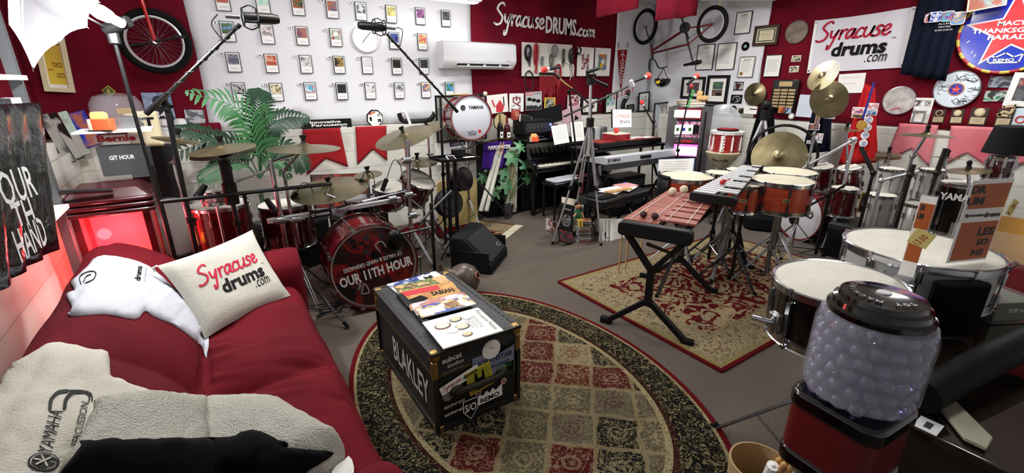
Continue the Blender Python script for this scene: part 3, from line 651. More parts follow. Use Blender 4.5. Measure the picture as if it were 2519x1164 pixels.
def bld_head(m,rim=STEEL,extra=None):
    def f(t,R):
        mb = MB(m); mb.lathe([(.0001,.012),(R * .95,.012),(R * .95,.002)],36)
        if extra: extra(mb,R)
        mb.build('head',t); mb = MB(rim); mb.ring(R * .97,.008,40,6,T=TR(0,0,.008)); mb.build('hoop',t)
    return f
disc_on('drumhead','worn brown round drumhead beside the SYRACUSE banner','drumhead','B',(1960,79),(1960,51),(1960,108),bld_head(mat('worn_head','6a5c50',.6,noise=(9,.3,'8a7c6c')),mat('worn_hoop','54483e')))
L_([(795,400),(953,392),(918,625),(770,628)],'framed letter below the bicycle rear wheel, left one of the touching pair',lines=14,heading='Certificate')
L_([(975,390),(1148,378),(1113,622),(945,628)],'framed letter below the bicycle rear wheel, right one of the touching pair',lines=12)
def bld_vinyl(lc):
    def f(t,R):
        mb = MB(BLK_GL); mb.lathe([(.008,.002),(R,.002),(R,.005),(R * .4,.0055),(.008,.0055)],32); mb.build('record',t)
        mb = MB(lc); mb.lathe([(.006,.0062),(R * .36,.0062),(R * .36,.0058)],24); mb.build('label_disc',t)
    return f
disc_on('vinyl_record','small black record on the white sheet under the certificate','record','B',(1834,114),(1834,103),(1834,125),bld_vinyl(mat('record_label','90b8c0',.5)))
def ex_seal(mb,w,h,z): mb.lathe([(.0001,z + .001),(.025,z + .001),(.025,z)],16,GOLD,TR(-w * .3,-h * .34,0))
L_([(1172,508),(1312,502),(1280,693),(1142,693)],'silver framed letter with a gold seal',lines=10,extra=ex_seal,fm=GSM,heading='Award')
L_([(1405,493),(1550,487),(1523,685),(1375,690)],'framed letter alone on the red cloth under the certificate',lines=12,frame=.006)
for a,l in (([(1632,498),(1716,495),(1708,550),(1625,552)],'upper'),([(1612,592),(1695,590),(1688,645),(1605,648)],'lower')):
    picture('small_photo','small gold and green photo on the red cloth, %s one of the two' % l,'photo','B',B3(*a),frame=0,mats=art('gp' + l,['2c3424','b0a060','d8d4c0','384028'],22),matte=(.06,.06,.1,.1),off=.03)
picture('matted_picture','black framed matted group picture behind the slot machine, partly hidden','picture','B',B3((655,695),(870,683),(835,885),(640,880)),frame=.035,depth=.03,mats=art('grp',['2c4058','a06840','40587c','6c4838'],30),matte=(.2,.2,.18,.2))
def ex_two(mb,w,h,z): mb.box(0,-h * .13,z,w * .6,h * .26,.001,art('t2',['302824','907060','181818'],16))
picture('matted_picture','tall black frame holding two team photos','picture','B',B3((885,678),(1083,668),(1047,935),(855,930)),frame=.04,depth=.03,mats=art('t1',['4c7038','283868','587c48'],24),matte=(.2,.2,.52,.16),extra=ex_two)
picture('album_cover','black album sleeve with a red skyline, upper of two beside the tall frame','album cover','B',B3((1115,733),(1203,730),(1190,810),(1105,810)),frame=0,cardc=BK,mats=art('al1',['141416','602018','28282c','a8a8a8'],14),matte=(0,0,.1,.1))
picture('album_cover','black album sleeve with a white skull outline, lower of two beside the tall frame','album cover','B',B3((1090,848),(1190,847),(1180,928),(1078,925)),frame=0,cardc=BK,mats=True,extra=lambda mb,w,h,z: (ribbon(mb,[[(-.3 * w,-.1 * h),(-.25 * w,.2 * h),(.05 * w,.32 * h),(.3 * w,.15 * h),(.25 * w,-.2 * h),(-.1 * w,-.35 * h)]],None,.008,LGREY,z=z),ribbon(mb,[[(0,.1 * h),(.15 * w,-.05 * h),(.05 * w,-.2 * h)]],None,.008,LGREY,z=z)))
picture('framed_photo','dark blue landscape photo on the ledge behind the slot machine','photo','B',B3((860,938),(960,940),(945,1008),(850,1008)),mats=art('ls',['283048','404870','1c2028']),off=.12,frame=.014)
disc_on('vinyl_record','black record standing on the ledge under the skull sleeve','record','B',(1804,269),(1804,260),(1804,279),bld_vinyl(mat('record_label2','c8c8c8',.5)),off=.1)
picture('small_photo','small dark photo standing on the ledge right of the record','photo','B',B3((1155,970),(1200,968),(1196,1015),(1150,1016)),frame=0,mats=art('sp3',['38342c','8c7c50','222']) if False else art('sp3',['38342c','8c7c50','20201c'],14),off=.09)
picture('white_card','white card with a black strip on the ledge below the hung cymbal','card','B',B3((1212,952),(1325,948),(1312,1018),(1195,1020)),frame=0,mats=True,lines=3,off=.1,extra=lambda mb,w,h,z: mb.box(w * .2,h * .12,z,w * .55,h * .12,.003,INK))
picture('white_card','white plectrum shaped drawing card on the ledge left of the record','card','B',B3((1005,965),(1065,962),(1062,1012),(1000,1012)),frame=0,mats=True,off=.1,extra=lambda mb,w,h,z: ribbon(mb,[[(-.3 * w,.3 * h),(.35 * w,.25 * h),(0,-.35 * h),(-.3 * w,.3 * h)]],None,.006,INK,z=z))
# award plaque
T,w,h = rect_on('B',B3((1468,716),(1705,713),(1655,1028),(1432,1012)),.06)
t = thing('award_plaque','large black award plaque with rows of gold name plates','plaque',M_=T); mb = MB(BLK_GL); mb.box(0,0,.012,w,h,.024); mb.build('board',t,bevel=.004)
mb = MB(mat('gold_plate','c8b07c',.35,.5)); mb.box(0,h * .38,.026,w * .5,h * .14,.004); mb.build('title_plate',t); mb = MB(TXT)
for r_ in range(6):
    for c_ in range(3):
        mb = MB(MATS['gold_plate']); mb.box((c_ - 1) * w * .29,h * .2 - r_ * h * .095,.026,w * .25,h * .062,.004); mb.box((c_ - 1) * w * .29,h * .2 - r_ * h * .095,.0285,w * .17,.004,.0004,TXT); mb.build('name_plate',t)
for a,cols,l in (([(1512,958),(1572,958),(1565,1012),(1505,1010)],['b8602c','d89058','803018'],'orange'),([(1578,968),(1628,966),(1620,1015),(1570,1015)],['2c4c9c','d0d4e0','20306c'],'blue')):
    picture('small_card','small %s card standing in front of the award plaque' % l,'card','B',B3(*a),frame=0,mats=art('sc' + l,cols,16),off=.13)
disc_on('round_badge','small white round badge on the ledge under the award plaque','badge','B',(1947,286),(1947,279),(1947,293),bld_head(PAPER),off=.12)
picture('white_paper','pale blue letter sheet behind the flag stand on the right wall','paper','B',[(1969,234),(2040,234),(2025,292),(1956,286)],frame=0,mats=True,lines=0,cardc=mat('pale_blue','c8d0dc',.7),off=.07)
picture('white_paper','blank white card taped to the red cloth under the banner','paper','B',B4((227,660),(478,657),(442,833),(218,833)),frame=0,mats=True,lines=2)
# banner
T,w,h = rect_on('B',[(2002,48),(2256,20),(2222,168),(1990,178)],.035)
def syr_logo(mb,cx,cy,w,z=0,T=None,red=None,black=None,tm=True,com=True,rot=0):
    """word in red script over bold black word"""
    X = (T or Matrix()) @ TR(cx,cy,0) @ rotm('Z',rot)
    st,pen = script_word('Syracuse',w * .94,.17,-w * .06,w * .03,h=w * .27,slant=.2); sub = MB(); ribbon(sub,st,None,pen * 1.25,red or mat('logo_red','b02038',.7),z=z); mb.add(sub.v,sub.f,sub.mats[0],X)
    k = black or mat('logo_black','101012',.7)
    put_text(mb,'drums',w * .06,-w * .11,w=w * .7,h=w * .2,z=z + .0005,m=k,bold=.035,shear=.12,T=X)
    if com: put_text(mb,'.com',w * .3,-w * .27,w=w * .26,h=w * .1,z=z,m=k,shear=.15,T=X)
    if tm: put_text(mb,'TM',w * .47,-w * .02,w=w * .05,z=z,m=k,T=X)
t = thing('banner','white banner with red and black Syracuse drums .com lettering','banner',M_=T); mb = MB(mat('banner_cloth','d4d2da',.7)); n = 24; vs = []
for j in range(9):
    for i in range(n + 1): vs.append((-w / 2 + w * i / n,-h / 2 + h * j / 8 - (.012 * sin(i / n * PI) if j == 8 else 0),.008 + .005 * sin(i * .9 + j * .4)))
mb.add(vs,[(j * (n + 1) + i,j * (n + 1) + i + 1,(j + 1) * (n + 1) + i + 1,(j + 1) * (n + 1) + i) for j in range(8) for i in range(n)]); syr_logo(mb,-.02,.03,w * .8,.016)
mb.build('cloth',t,smooth=60)
for sx in (-1,1):
    mb = MB(WHITE); mb.box(sx * (w / 2 - .02),0,.012,.035,h,.006)
    for sy in (-1,1): mb.lathe([(.004,.016),(.011,.016),(.011,.014)],10,DSTEEL,TR(sx * (w / 2 - .02),sy * (h / 2 - .025),0))
    mb.build('hem',t)
# navy jacket with patches
P0 = [(2275,-40),(2385,-40),(2372,60),(2350,110),(2330,195),(2222,178),(2262,60)]
a,c = PB(2300,60,.09),PB(2300,200,.09)
t = thing('navy_jacket','navy blue jacket with coloured patches hanging on the right wall','jacket',(WB - .08,a.y,a.z)); NAVY = mat('navy_wool','0e1322',.9,bump=(40,.3)); mb = MB(NAVY); vs = []; n,k = 28,12
top = [PB(2276,-40,.08),PB(2388,-40,.08)]; bot = [PB(2219,182,.08),PB(2330,200,.08)]
for j in range(k + 1):
    for i in range(n + 1):
        u = i / n; p = top[0].lerp(top[1],u).lerp(bot[0].lerp(bot[1],u),j / k); p.x -= .03 + .035 * abs(sin(u * 13 + .5)) * (.3 + j / k); vs.append(p)
mb.add(vs,[(j * (n + 1) + i,j * (n + 1) + i + 1,(j + 1) * (n + 1) + i + 1,(j + 1) * (n + 1) + i) for j in range(k) for i in range(n)]); mb.build('body',t,world=1,smooth=60,solid=.012)
for (x,y,w_,h_,cols,r_) in ((2300,42,.12,.1,['2040a0','e0e0e0','2850b0'],0),(2332,40,.1,.1,['3848a8','c04848','4c9cb8'],0),(2358,45,.11,.12,['b8c8d8','c89038','5890c0'],0),(2282,45,.05,.09,['c03030','e0e0e0','802020'],0)):
    p = PB(x,y,.155); mb = MB(WHITE); X = frame_m(p,Vector((0,-1,0)),_z,Vector((-1,0,0))); mb.rbox(0,0,.004,w_,h_,.008,.025,T=X); mb.rbox(0,0,.009,w_ * .88,h_ * .88,.004,.02,art('pt%d' % x,cols,25),T=X); mb.build('patch',t,world=1)
mb = MB(WHITE)
for i,(s_,w_) in enumerate((('ALLELE',.11),('TEXTES',.1),('SILVER SCOUTS',.14))): put_text(mb,s_,0,-.03 * i,w=w_,h=.014,T=frame_m(PB(2325,58,.16),Vector((0,-1,0)),_z,Vector((-1,0,0))))
mb.build('embroidery',t,world=1)
# round parade sign
T,w,h = rect_on('B',[(2365,0),(2615,0),(2615,182),(2365,182)],.05); c = PB(2495,72,.05); R = c.z - PB(2480,182,.05).z
t = thing('round_parade_sign','big round blue sign with a red star reading Macy\'s Thanksgiving Parade','sign',M_=frame_m(c,Vector((0,-1,0)),_z,Vector((-1,0,0))))
mb = MB(mat('sign_blue','1430b4',.15,coat=.7)); mb.lathe([(.0001,.02),(R * .93,.02),(R * .93,0)],56)
st_o = [((R * .9 if i % 2 == 0 else R * .36) * cos(PI / 2 + i * PI / 5 + .12),(R * .9 if i % 2 == 0 else R * .36) * sin(PI / 2 + i * PI / 5 + .12)) for i in range(10)]
mb.prism(st_o,.002,WHITE,TR(0,0,.021)); mb.prism([(x * .88,y * .88) for x,y in st_o],.002,mat('sign_star_red','d83038',.2,coat=.6),TR(0,0,.0235))
for s_,y,w_ in (("MACY'S",.14,.6),('THANKSGIVING',-.02,1.45),('PARADE',-.17,.8)): put_text(mb,s_,0,y * R,w=w_ * R,h=.11 * R,z=.0275,m=WHITE,bold=.03,rot=-2)
ribbon(mb,[[(-.3 * R,-.55 * R),(-.26 * R,-.74 * R)],[(-.26 * R,-.74 * R),(.26 * R,-.74 * R)],[(.26 * R,-.74 * R),(.3 * R,-.55 * R)],[(.3 * R,-.55 * R),(.16 * R,-.62 * R)],[(.16 * R,-.62 * R),(.0,-.52 * R)],[(0,-.52 * R),(-.16 * R,-.62 * R)],[(-.16 * R,-.62 * R),(-.3 * R,-.55 * R)]],None,.012,WHITE,z=.024)
put_text(mb,'REMO',0,-.685 * R,w=.36 * R,h=.075 * R,z=.024,m=WHITE,bold=.03)
rnd = random.Random(3)
for i in range(10): a_ = rnd.uniform(0,6.28); ribbon(mb,[[(R * .75 * cos(a_),R * .75 * sin(a_)),(R * .8 * cos(a_ + .03),R * .8 * sin(a_ + .04))]],None,.008,WHITE,z=.0235)
mb.build('face',t)
for i in range(36):
    mb = MB(mat('rim_yellow','d8bc50',.4) if i % 2 else mat('rim_red','b02430',.4)); mb.ring(R * .965,R * .038,3,8,T=TR(0,0,.015),a0=i * 10,a1=i * 10 + 10); mb.build('rim_segment',t)
picture('old_photo','pale yellowed photo leaning over the top of the round sign','photo','B',[(2388,-30),(2490,-50),(2474,8),(2376,37)],frame=.012,fm=PAPER_O,mats=art('oldp',['b8a890','90a8a8','a06050'],9),off=.2)
# two drumheads
disc_on('drumhead','round pale drumhead with handwriting and a red smear','drumhead','B',(2212,248),(2212,213),(2212,284),bld_head(mat('scribbled_head','b8b0b0',.6,noise=(16,.3,'d4ccc8')),STEEL,lambda mb,R: mb.prism([(-R * .5,-R * .7),(R * .3,-R * .55),(R * .1,-R * .45),(-R * .2,-R * .55)],.001,mat('smear_red','b86464',.6),TR(0,0,.0125))))
def ex_signed(mb,R):
    mb.prism([((.36 if i % 2 else .33) * R * cos(i * PI / 18),(.36 if i % 2 else .33) * R * sin(i * PI / 18)) for i in range(36)],.001,mat('badge_gold','c08048',.5),TR(0,0,.013)); mb.lathe([(.0001,.0145),(R * .29,.0145)],24,BLUE)
    s5 = [((R * .27 if i % 2 == 0 else R * .1) * cos(PI / 2 + i * PI / 5),(R * .27 if i % 2 == 0 else R * .1) * sin(PI / 2 + i * PI / 5)) for i in range(10)]; mb.prism(s5,.001,mat('badge_star','d83840',.5),TR(0,0,.0146)); put_text(mb,'PARADE',0,0,w=R * .26,z=.016,m=WHITE)
    rnd = random.Random(9)
    for i in range(34):
        a_ = rnd.uniform(0,6.28); q = rnd.uniform(.48,.86) * R; x,y = q * cos(a_),q * sin(a_); st = [(x + .02 * k + rnd.uniform(-.006,.006),y + rnd.uniform(-.018,.018)) for k in range(rnd.randint(3,6))]; ribbon(mb,[st],None,.004,INK,z=.0135)
disc_on('drumhead','white drumhead full of signatures around a blue star badge','drumhead','B',(2353,220),(2353,174),(2353,267),bld_head(mat('signed_white','d8e4ec',.4),STEEL,ex_signed),off=.05)
for a,cols,l in (([(1590,688),(1800,680),(1765,785),(1558,783)],['38383c','8c98a8','24262c'],'marching uniforms photo, upper'),([(1545,815),(1755,808),(1720,908),(1522,908)],['182018','40a070','c8c8c8','14241c'],'stadium photo, lower')):
    picture('photo_print','%s of the two prints left of the white framed photo' % l,'photo','B',B4(*a),frame=0,mats=art('st' + l[:4],cols,12))
picture('framed_photo','wide white framed grey photo at the right edge','photo','B',[(2495,182),(2620,176),(2570,268),(2468,258)],frame=.05,fm=WHITE,mats=art('redge',['5c6064','30343a','a85848','888c90'],7),off=.09)
PLQ = mat('walnut_plaque','33231c',.4); PLG = mat('plaque_gold','c4b48c',.35,.4)
for i,(a,l,med) in enumerate((([(1085,983),(1203,980),(1165,1100),(1055,1105)],'leftmost, dark medal',0),([(1245,983),(1370,978),(1330,1110),(1215,1108)],'second from left, pale medal',1),([(1425,965),(1592,967),(1540,1125),(1378,1122)],'third and tallest, plain round medal',1),([(1675,975),(1820,975),(1760,1140),(1600,1130)],'rightmost, with a cut-out instrument shape',2))):
    T,w,h = rect_on('B',B4(*a),.14); t = thing('wooden_plaque','walnut award plaque on the right ledge, ' + l,'plaque',M_=T,group='award plaques on the ledge'); mb = MB(PLQ); mb.box(0,0,0,w,h,.018); mb.build('board',t,bevel=.004)
    mb = MB(PLG); mb.box(0,-h * .22,.011,w * .8,h * .38,.003)
    for k in range(3): mb.box(0,-h * .12 - k * h * .08,.013,w * .5,.004,.0005,TXT)
    mb.build('name_plate',t); mb = MB(PLG)
    if med < 2: mb.lathe([(.0001,.014),(w * .3,.012),(w * .3,.009)],20,T=TR(0,h * .26,0)); mb.lathe([(.0001,.016),(w * .2,.0155),(w * .22,.012)],20,PLQ if not med else CREAM,T=TR(0,h * .26,0))
    else: ribbon(mb,[[(-.04,.02),(-.02,.06),(.03,.05),(.04,.1)],[(-.03,.1),(.05,.12)],[(-.05,.03),(.03,.02)]],None,.022,z=.012)
    mb.build('medal',t)
picture('poster','white poster headed Father Of Drums with a black drawing','poster','B',B4((945,872),(1088,880),(1030,1100),(845,1100)),frame=0,mats=art('fod',['e8e8e6','101010','ececea'],6),matte=(0,.45,.1,.1),off=.1,extra=lambda mb,w,h,z: [put_text(mb,s_,w * .22,h * (.38 - .09 * i),w=w * .3,z=z,m=INK,bold=.02) for i,s_ in enumerate(('Father','Of','Drums'))])
picture('framed_photo','grey framed white note with red heading on the right ledge','note','B',B4((915,990),(1020,990),(990,1100),(875,1098)),frame=.014,fm=GREY,lines=4,off=.15,mats=True,extra=lambda mb,w,h,z: mb.box(-w * .25,h * .33,z,w * .15,h * .1,.001,INK_R))
picture('poster','pale card with a red ring and green foot at the right edge','card','B',[(2478,262),(2600,268),(2580,325),(2494,318)],frame=0,mats=True,off=.13,cardc=mat('pale_card','c8dce8',.6),extra=lambda mb,w,h,z: (mb.box(0,-h * .4,z,w,h * .18,.001,mat('card_green','58a878',.6)),mb.ring(h * .14,.008,20,5,mat('card_red','c04040'),TR(-w * .25,0,z))))
disc_on('wall_cymbal','bronze cymbal hanging flat on the white sheet over the tripod','cymbal','B',(1857,232),(1857,204),(1857,261),lambda t,R: (lambda mb: (mb.lathe([(R,.0),(R * .3,.02),(R * .2,.035),(R * .06,.045),(R * .06,.04),(R * .2,.03),(R * .3,.015),(R,-.004)],40),mb.build('cymbal',t)))(MB(BRONZE)) and (lambda mb: (mb.lathe([(R * .06,.044),(R * .13,.046),(R * .13,.04)],16),mb.build('hub_hole',t)))(MB(INK)),off=.07,tilt=0)
# ---------------------------------------------------------------- left wall corner pieces
def ex_poster(mb,w,h,z):
    m1 = mat('poster_brown','7a3a14',.7)
    for s_,x,y,w_,h_ in (('VIVO',.05,.3,.8,.13),('TURCO',.12,-.1,.5,.09),('LOCO',.2,-.28,.42,.09),('APOIO',-.26,-.19,.26,.035)): put_text(mb,s_,w * x,h * y,w=w * w_,h=h * h_,z=z,m=m1,bold=.03)
picture('framed_poster','yellow poster with brown TURCO LOCO lettering in a pale wooden frame','poster','A',[(80,60),(147,62),(193,231),(105,222)],frame=.035,fm=CREAM,mats=mat('poster_yellow','d8b030',.5,noise=(2,.2,'e0c440')),matte=(.06,.06,.06,.04),extra=ex_poster,off=.05,depth=.03)
T,w,h = rect_on('A',[(249,205),(287,205),(287,243),(249,243)],.03)
t = thing('warning_sign','small green and yellow diamond board on the red cloth above the clear dome','sign',M_=T @ rotm('Z',45)); mb = MB(YELLOW); mb.box(0,0,.015,w * .66,w * .66,.03); mb.build('board',t,bevel=.003)
mb = MB(mat('diamond_green','3c5c34',.6)); mb.box(0,0,.0315,w * .56,w * .56,.002); put_text(mb,'5',0,0,w=w * .2,z=.033,m=YELLOW,rot=-45,bold=.04); mb.build('face',t)
def ex_jersey(mb,w,h,z):
    mb.prism([(-w * .42,-h * .5),(-w * .38,-h * .02),(-w * .1,h * .1),(w * .2,h * .1),(w * .42,-h * .05),(w * .46,-h * .5)],.001,mat('jersey_navy','0c1020',.6),TR(0,0,z))
    mb.prism([(w * .02 + w * .2 * cos(k * PI / 8),h * .26 + h * .15 * sin(k * PI / 8)) for k in range(16)],.0015,mat('helmet_blue','28324c',.4),TR(0,0,z)); ribbon(mb,[[(-w * .2,h * .24),(-w * .22,h * .12),(0,h * .1)],[(-w * .2,h * .19),(0,h * .18)]],None,.006,WHITE,z=z + .003)
    put_text(mb,'34',0,-h * .14,w=w * .5,h=h * .22,z=z + .002,m=WHITE,bold=.03); mb.box(w * .05,-h * .35,z + .002,w * .25,h * .035,.0006,WHITE)
picture('player_poster','photo poster of a football player in a navy number 34 jersey','poster','A',[(345,228),(415,228),(440,310),(368,312)],frame=0,mats=art('jer',['7c94b8','a8b8d0','647ca4'],5),extra=ex_jersey,off=.06)
for i,px in enumerate(((383,305),(414,305),(443,303))):
    p = PA(px[0],340,.1); x = p.x + (i - 1) * .03; H_ = .155
    t = thing('toast_can','white TOAST canister on the ledge, ' + ('left of three','middle of three','right of three')[i],'canister',(x,WA - .1,LEDGE + .001),group='white canisters on the ledge')
    mb = MB(WHITE); mb.lathe([(.05,0),(.052,.005),(.052,H_ - .03),(.046,H_ - .01),(.03,H_)],20); mb.build('can',t)
    mb = MB(mat('band_blue','7cc0d8',.5)); mb.cyl((0,0,.05),(0,0,.056),.0528,n=20); mb.build('band',t)
    mb = MB(INK)
    for j,ch in enumerate('TOAST'): put_text(mb,ch,0,0,h=.02,T=rotm('Z',-36 + 18 * j - 90) @ TR(0.0535,0,.09) @ Matrix(((0,0,1,0),(1,0,0,0),(0,1,0,0),(0,0,0,1))),bold=.02)
    mb.build('lettering',t)
picture('photo_print','small grey photo of a building on the red cloth above the ledge','photo','A',[(453,270),(501,270),(507,307),(458,306)],frame=0,mats=art('bld',['8c9098','c8ccd0','5c6068'],14),off=.04)
p = PA(485,325,.1); mb = MB(VELVET); mb.rbox(0,0,.05,.3,.12,.1,.04,ax='x'); o = mb.build('folded_cloth',bevel=.01); o.location = (p.x + .06,WA - .09,LEDGE + .003); tag(o,'folded red cloth on the ledge beside the canisters','cloth')
from mathutils import noise as mnoise,geometry as mgeo
# ================================================================== rugs
def oriental(name,kind,A_,B_):
    """woven rug: kind oval or rectangle, half sizes A_,B_"""
    m,nt,b = nt_new(name); x,y,z,v = xyz(nt)
    wob = noise(nt,v,14,2) * .05 - .025; wob2 = noise(nt,v,10,2) * .05 - .025
    X,Y = x + wob,y + wob2
    if kind == 'oval':
        r = ((x / A_).sq() + (y / B_).sq()).sqrt(); e = (r * -1.0 + 1.0) * ((A_ + B_) / 2)      # distance from the edge, metres
    else:
        e = (x.abs() * -1.0 + A_).mn(y.abs() * -1.0 + B_)
    wv = comb(nt,X,Y,0)
    # motif layers
    fl = voro(nt,wv,11 if kind == 'oval' else 7); fl2 = voro(nt,wv,27); curl = noise(nt,wv,26 if kind == 'oval' else 17,4,3.0); curl2 = noise(nt,wv,55,3,2.5)
    ringy = (fl * 38).sin()
    motif = (curl.gt(.55)).mx(fl.lt(.16) * ringy.gt(-.2)); small = curl2.gt(.58)
    if kind == 'oval':
        cell = .235; ca,sa = cos(.72),sin(.72); X,Y = X * ca - Y * sa,X * sa + Y * ca; ix,iy = (X / cell).floor(),(Y / cell).floor()
        h = ((ix * 12.9898 + iy * 78.233).sin() * 43758.5453).fract()
        field = ramp(nt,h,[(0,'4c1216'),(.3,'6a6450'),(.46,'101113'),(.6,'857a5e'),(.78,'4c4838'),(.9,'4c1216')],True)
        accent = ramp(nt,h,[(0,'857358'),(.3,'4c2c24'),(.46,'857a5c'),(.6,'5c2220'),(.78,'8c7e60'),(.9,'8a7858')],True)
        field = mix(nt,motif * .75,field,accent); field = mix(nt,small * .55,field,mix(nt,h.gt(.5),'2c2c20','7a6c48'))
        fx,fy = (X / cell).fract() - .5,(Y / cell).fract() - .5; rd = (fx.sq() + fy.sq()).sqrt(); ros = ((rd * 44).sin().gt(.1)) * rd.lt(.3) * curl2.gt(.44); field = mix(nt,ros * .7,field,accent); line = fx.abs().mx(fy.abs()).gt(.445); field = mix(nt,line * .6,field,'8c7e5e')
    else:
        big = noise(nt,wv,5.5,3,3.5); big2 = voro(nt,wv,5.0)
        field = mix(nt,big.gt(.5).mx(big2.lt(.2)),'541216','9a8c6c'); field = mix(nt,(big2.lt(.2)) * ((big2 * 70).sin().gt(0)),field,'66604a'); field = mix(nt,small * (big.gt(.5)) * .6,field,'6a3024')
    bz = mix(nt,motif,'0e0f10' if kind == 'oval' else '9c9070','7a6e50' if kind == 'oval' else '625a44'); bz = mix(nt,small * .6,bz,'3c3820' if kind == 'oval' else '6e2c24')
    gold = mix(nt,small,'968a68','4c3826')
    W_ = (.035,.055,.27,.30,.335) if kind == 'oval' else (.03,.06,.10,.28,.33)
    c = field
    c = mix(nt,e.lt(W_[4]),c,gold); c = mix(nt,e.lt(W_[3]),c,mix(nt,small * .5,'2a0c0e','8c7c50') if kind == 'oval' else bz); c = mix(nt,e.lt(W_[2]),c,bz if kind == 'oval' else gold)
    c = mix(nt,e.lt(W_[1]),c,gold if kind == 'oval' else mix(nt,small * .6,'8c8052','4c1c18')); c = mix(nt,e.lt(W_[0]),c,'5a0e14')
    pile = noise(nt,v,260,2,0,0,.8); c = mix(nt,pile.op('MULTIPLY_ADD',1.6,-.55,clamp=True) * .35,c,'1a1410')
    c = mix(nt,.12,c,'0a0806'); nt.links.new(c,b.inputs['Base Color']); b.inputs['Specular IOR Level'].default_value = .05; b.inputs['Roughness'].default_value = .95; bump_to(nt,b,pile + motif * .4,.5,.008)
    return m
def put(o,x,y,z=0,rz=0): o.location = (x,y,z); o.rotation_euler = (0,0,rz); ROOTM[o.name] = Matrix.Translation((x,y,z)) @ Matrix.Rotation(rz,4,'Z'); return o
mb = MB(oriental('oval_rug_weave','oval',.93,1.4)); n = 96
mb.prism([(.93 * cos(2 * PI * i / n),1.4 * sin(2 * PI * i / n)) for i in range(n)],.012); o = tag(mb.build('oval_rug',smooth=0),'large oval panelled rug with black floral border under the trunk','rug'); put(o,1.31,1.94,.001)
mb = MB(oriental('red_rug_weave','rect',1.28,.835)); mb.rbox(0,0,.006,2.56,1.67,.012,.02); o = tag(mb.build('rectangular_rug',smooth=0),'rectangular red and cream floral rug under the mallet instrument','rug'); put(o,3.74,2.125,.001)
mb = MB(oriental('small_rug_weave','rect',.62,.40)); mb.box(0,0,.006,1.24,.8,.012); a,c_ = PZ(1265,560),PZ(1215,597); ang = math.atan2(c_.y - a.y,c_.x - a.x) + PI / 2
rt = thing('fringed_rug','small dark red rug with cream fringe behind the floor monitor','rug',((a.x + c_.x) / 2,(a.y + c_.y) / 2,.001),ang - PI)
mb.v = [p + Vector((.64 * 1,0,0)) for p in mb.v]; 
u_ = 1 if True else -1
mb.build('weave',rt,smooth=0); mb = MB(PAPER_O); rnd = random.Random(4)
for i in range(52): y = -.39 + .78 * i / 51; mb.tube([(.02,y,.008),(-.03,y + rnd.uniform(-.008,.008),.008),(-.085,y + rnd.uniform(-.014,.014),.005)],.006,4)
o = mb.build('fringe',rt); o['kind'] = 'stuff'
# ================================================================== sofa
SOFA = velvet('sofa_cloth','4a0812','640c18',.0)
def prof_pt(t,P):
    k = len(P) - 1; f = t * k; i = min(k - 1,int(f)); return i,f - i
PRO = spline([Vector(p) for p in ((.37,0,.02),(.36,0,.2),(.345,0,.36),(.30,0,.455),(.18,0,.485),(0,0,.48),(-.13,0,.46),(-.2,0,.455),(-.235,0,.50),(-.27,0,.58),(-.34,0,.68),(-.44,0,.77),(-.54,0,.83),(-.6,0,.85),(-.66,0,.84),(-.71,0,.79),(-.73,0,.65),(-.735,0,.3),(-.735,0,.03))],5)
Y0,Y1,YM = 1.0,3.42,2.06
def fold(p,s,a): return a * mnoise.noise(Vector((p.x * s,p.y * s * .8,p.z * s)))
sofa = thing('sofa','low sofa under a dark red cloth cover along the left wall','sofa',(-.3,2.2,0)); mb = MB(SOFA); vs = []; ny = 170; np_ = len(PRO)
for j in range(ny + 1):
    y = Y0 + (Y1 - Y0) * j / ny
    for i,p in enumerate(PRO):
        d = min(abs(y - YM),.25); s_ = 1 - (1 - d / .25) ** 2.5 if d < .25 else 1
        q = Vector((p.x,y,p.z)); seat = 1 if 3 * 5 <= i <= 6.6 * 5 else 0; back = 1 if i > 8 * 5 and i < 13 * 5 else 0
        if seat: q.z += -.035 * (1 - s_) + .015 * s_; 
        if back: q += Vector((.035 * s_ - .01,0,.02 * s_ - .01))
        pull = math.exp(-((y - YM - .12 * (p.x)) / .05) ** 2) * .012
        q.z += fold(q,5,.018) - pull * seat
        if i < 45: wv_ = mnoise.noise(Vector((q.x * 3 + 9,y * 11 + q.x * 6,3))); q.z += .022 * (1 - abs(wv_) * 2.2) * max(0,mnoise.noise(Vector((q.x * 2.5,y * 2,8))) + .25) * (.4 + seat)
        else: wv_ = mnoise.noise(Vector((q.z * 3 + 4,y * 6 + q.z * 5,1))); q.x += .016 * (1 - abs(wv_) * 2.4) * max(0,mnoise.noise(Vector((q.z * 2,y * 2,5))) + .2)
        if i < 15: q.x += .02 * sin(y * 14 + 2 * sin(y * 5)) * (1 - i / 15) + fold(q,8,.02) * (1 - i / 15)
        if q.z < .015: q.z = .015
        q.x += fold(q + Vector((7,3,1)),6,.012)
        if i > 14 * 5: q.x = max(q.x,-.968)
        vs.append(q)
mb.add(vs,[(j * np_ + i,j * np_ + i + 1,(j + 1) * np_ + i + 1,(j + 1) * np_ + i) for j in range(ny) for i in range(np_ - 1)])
o_body = mb.build('cover',sofa,world=1,smooth=80)
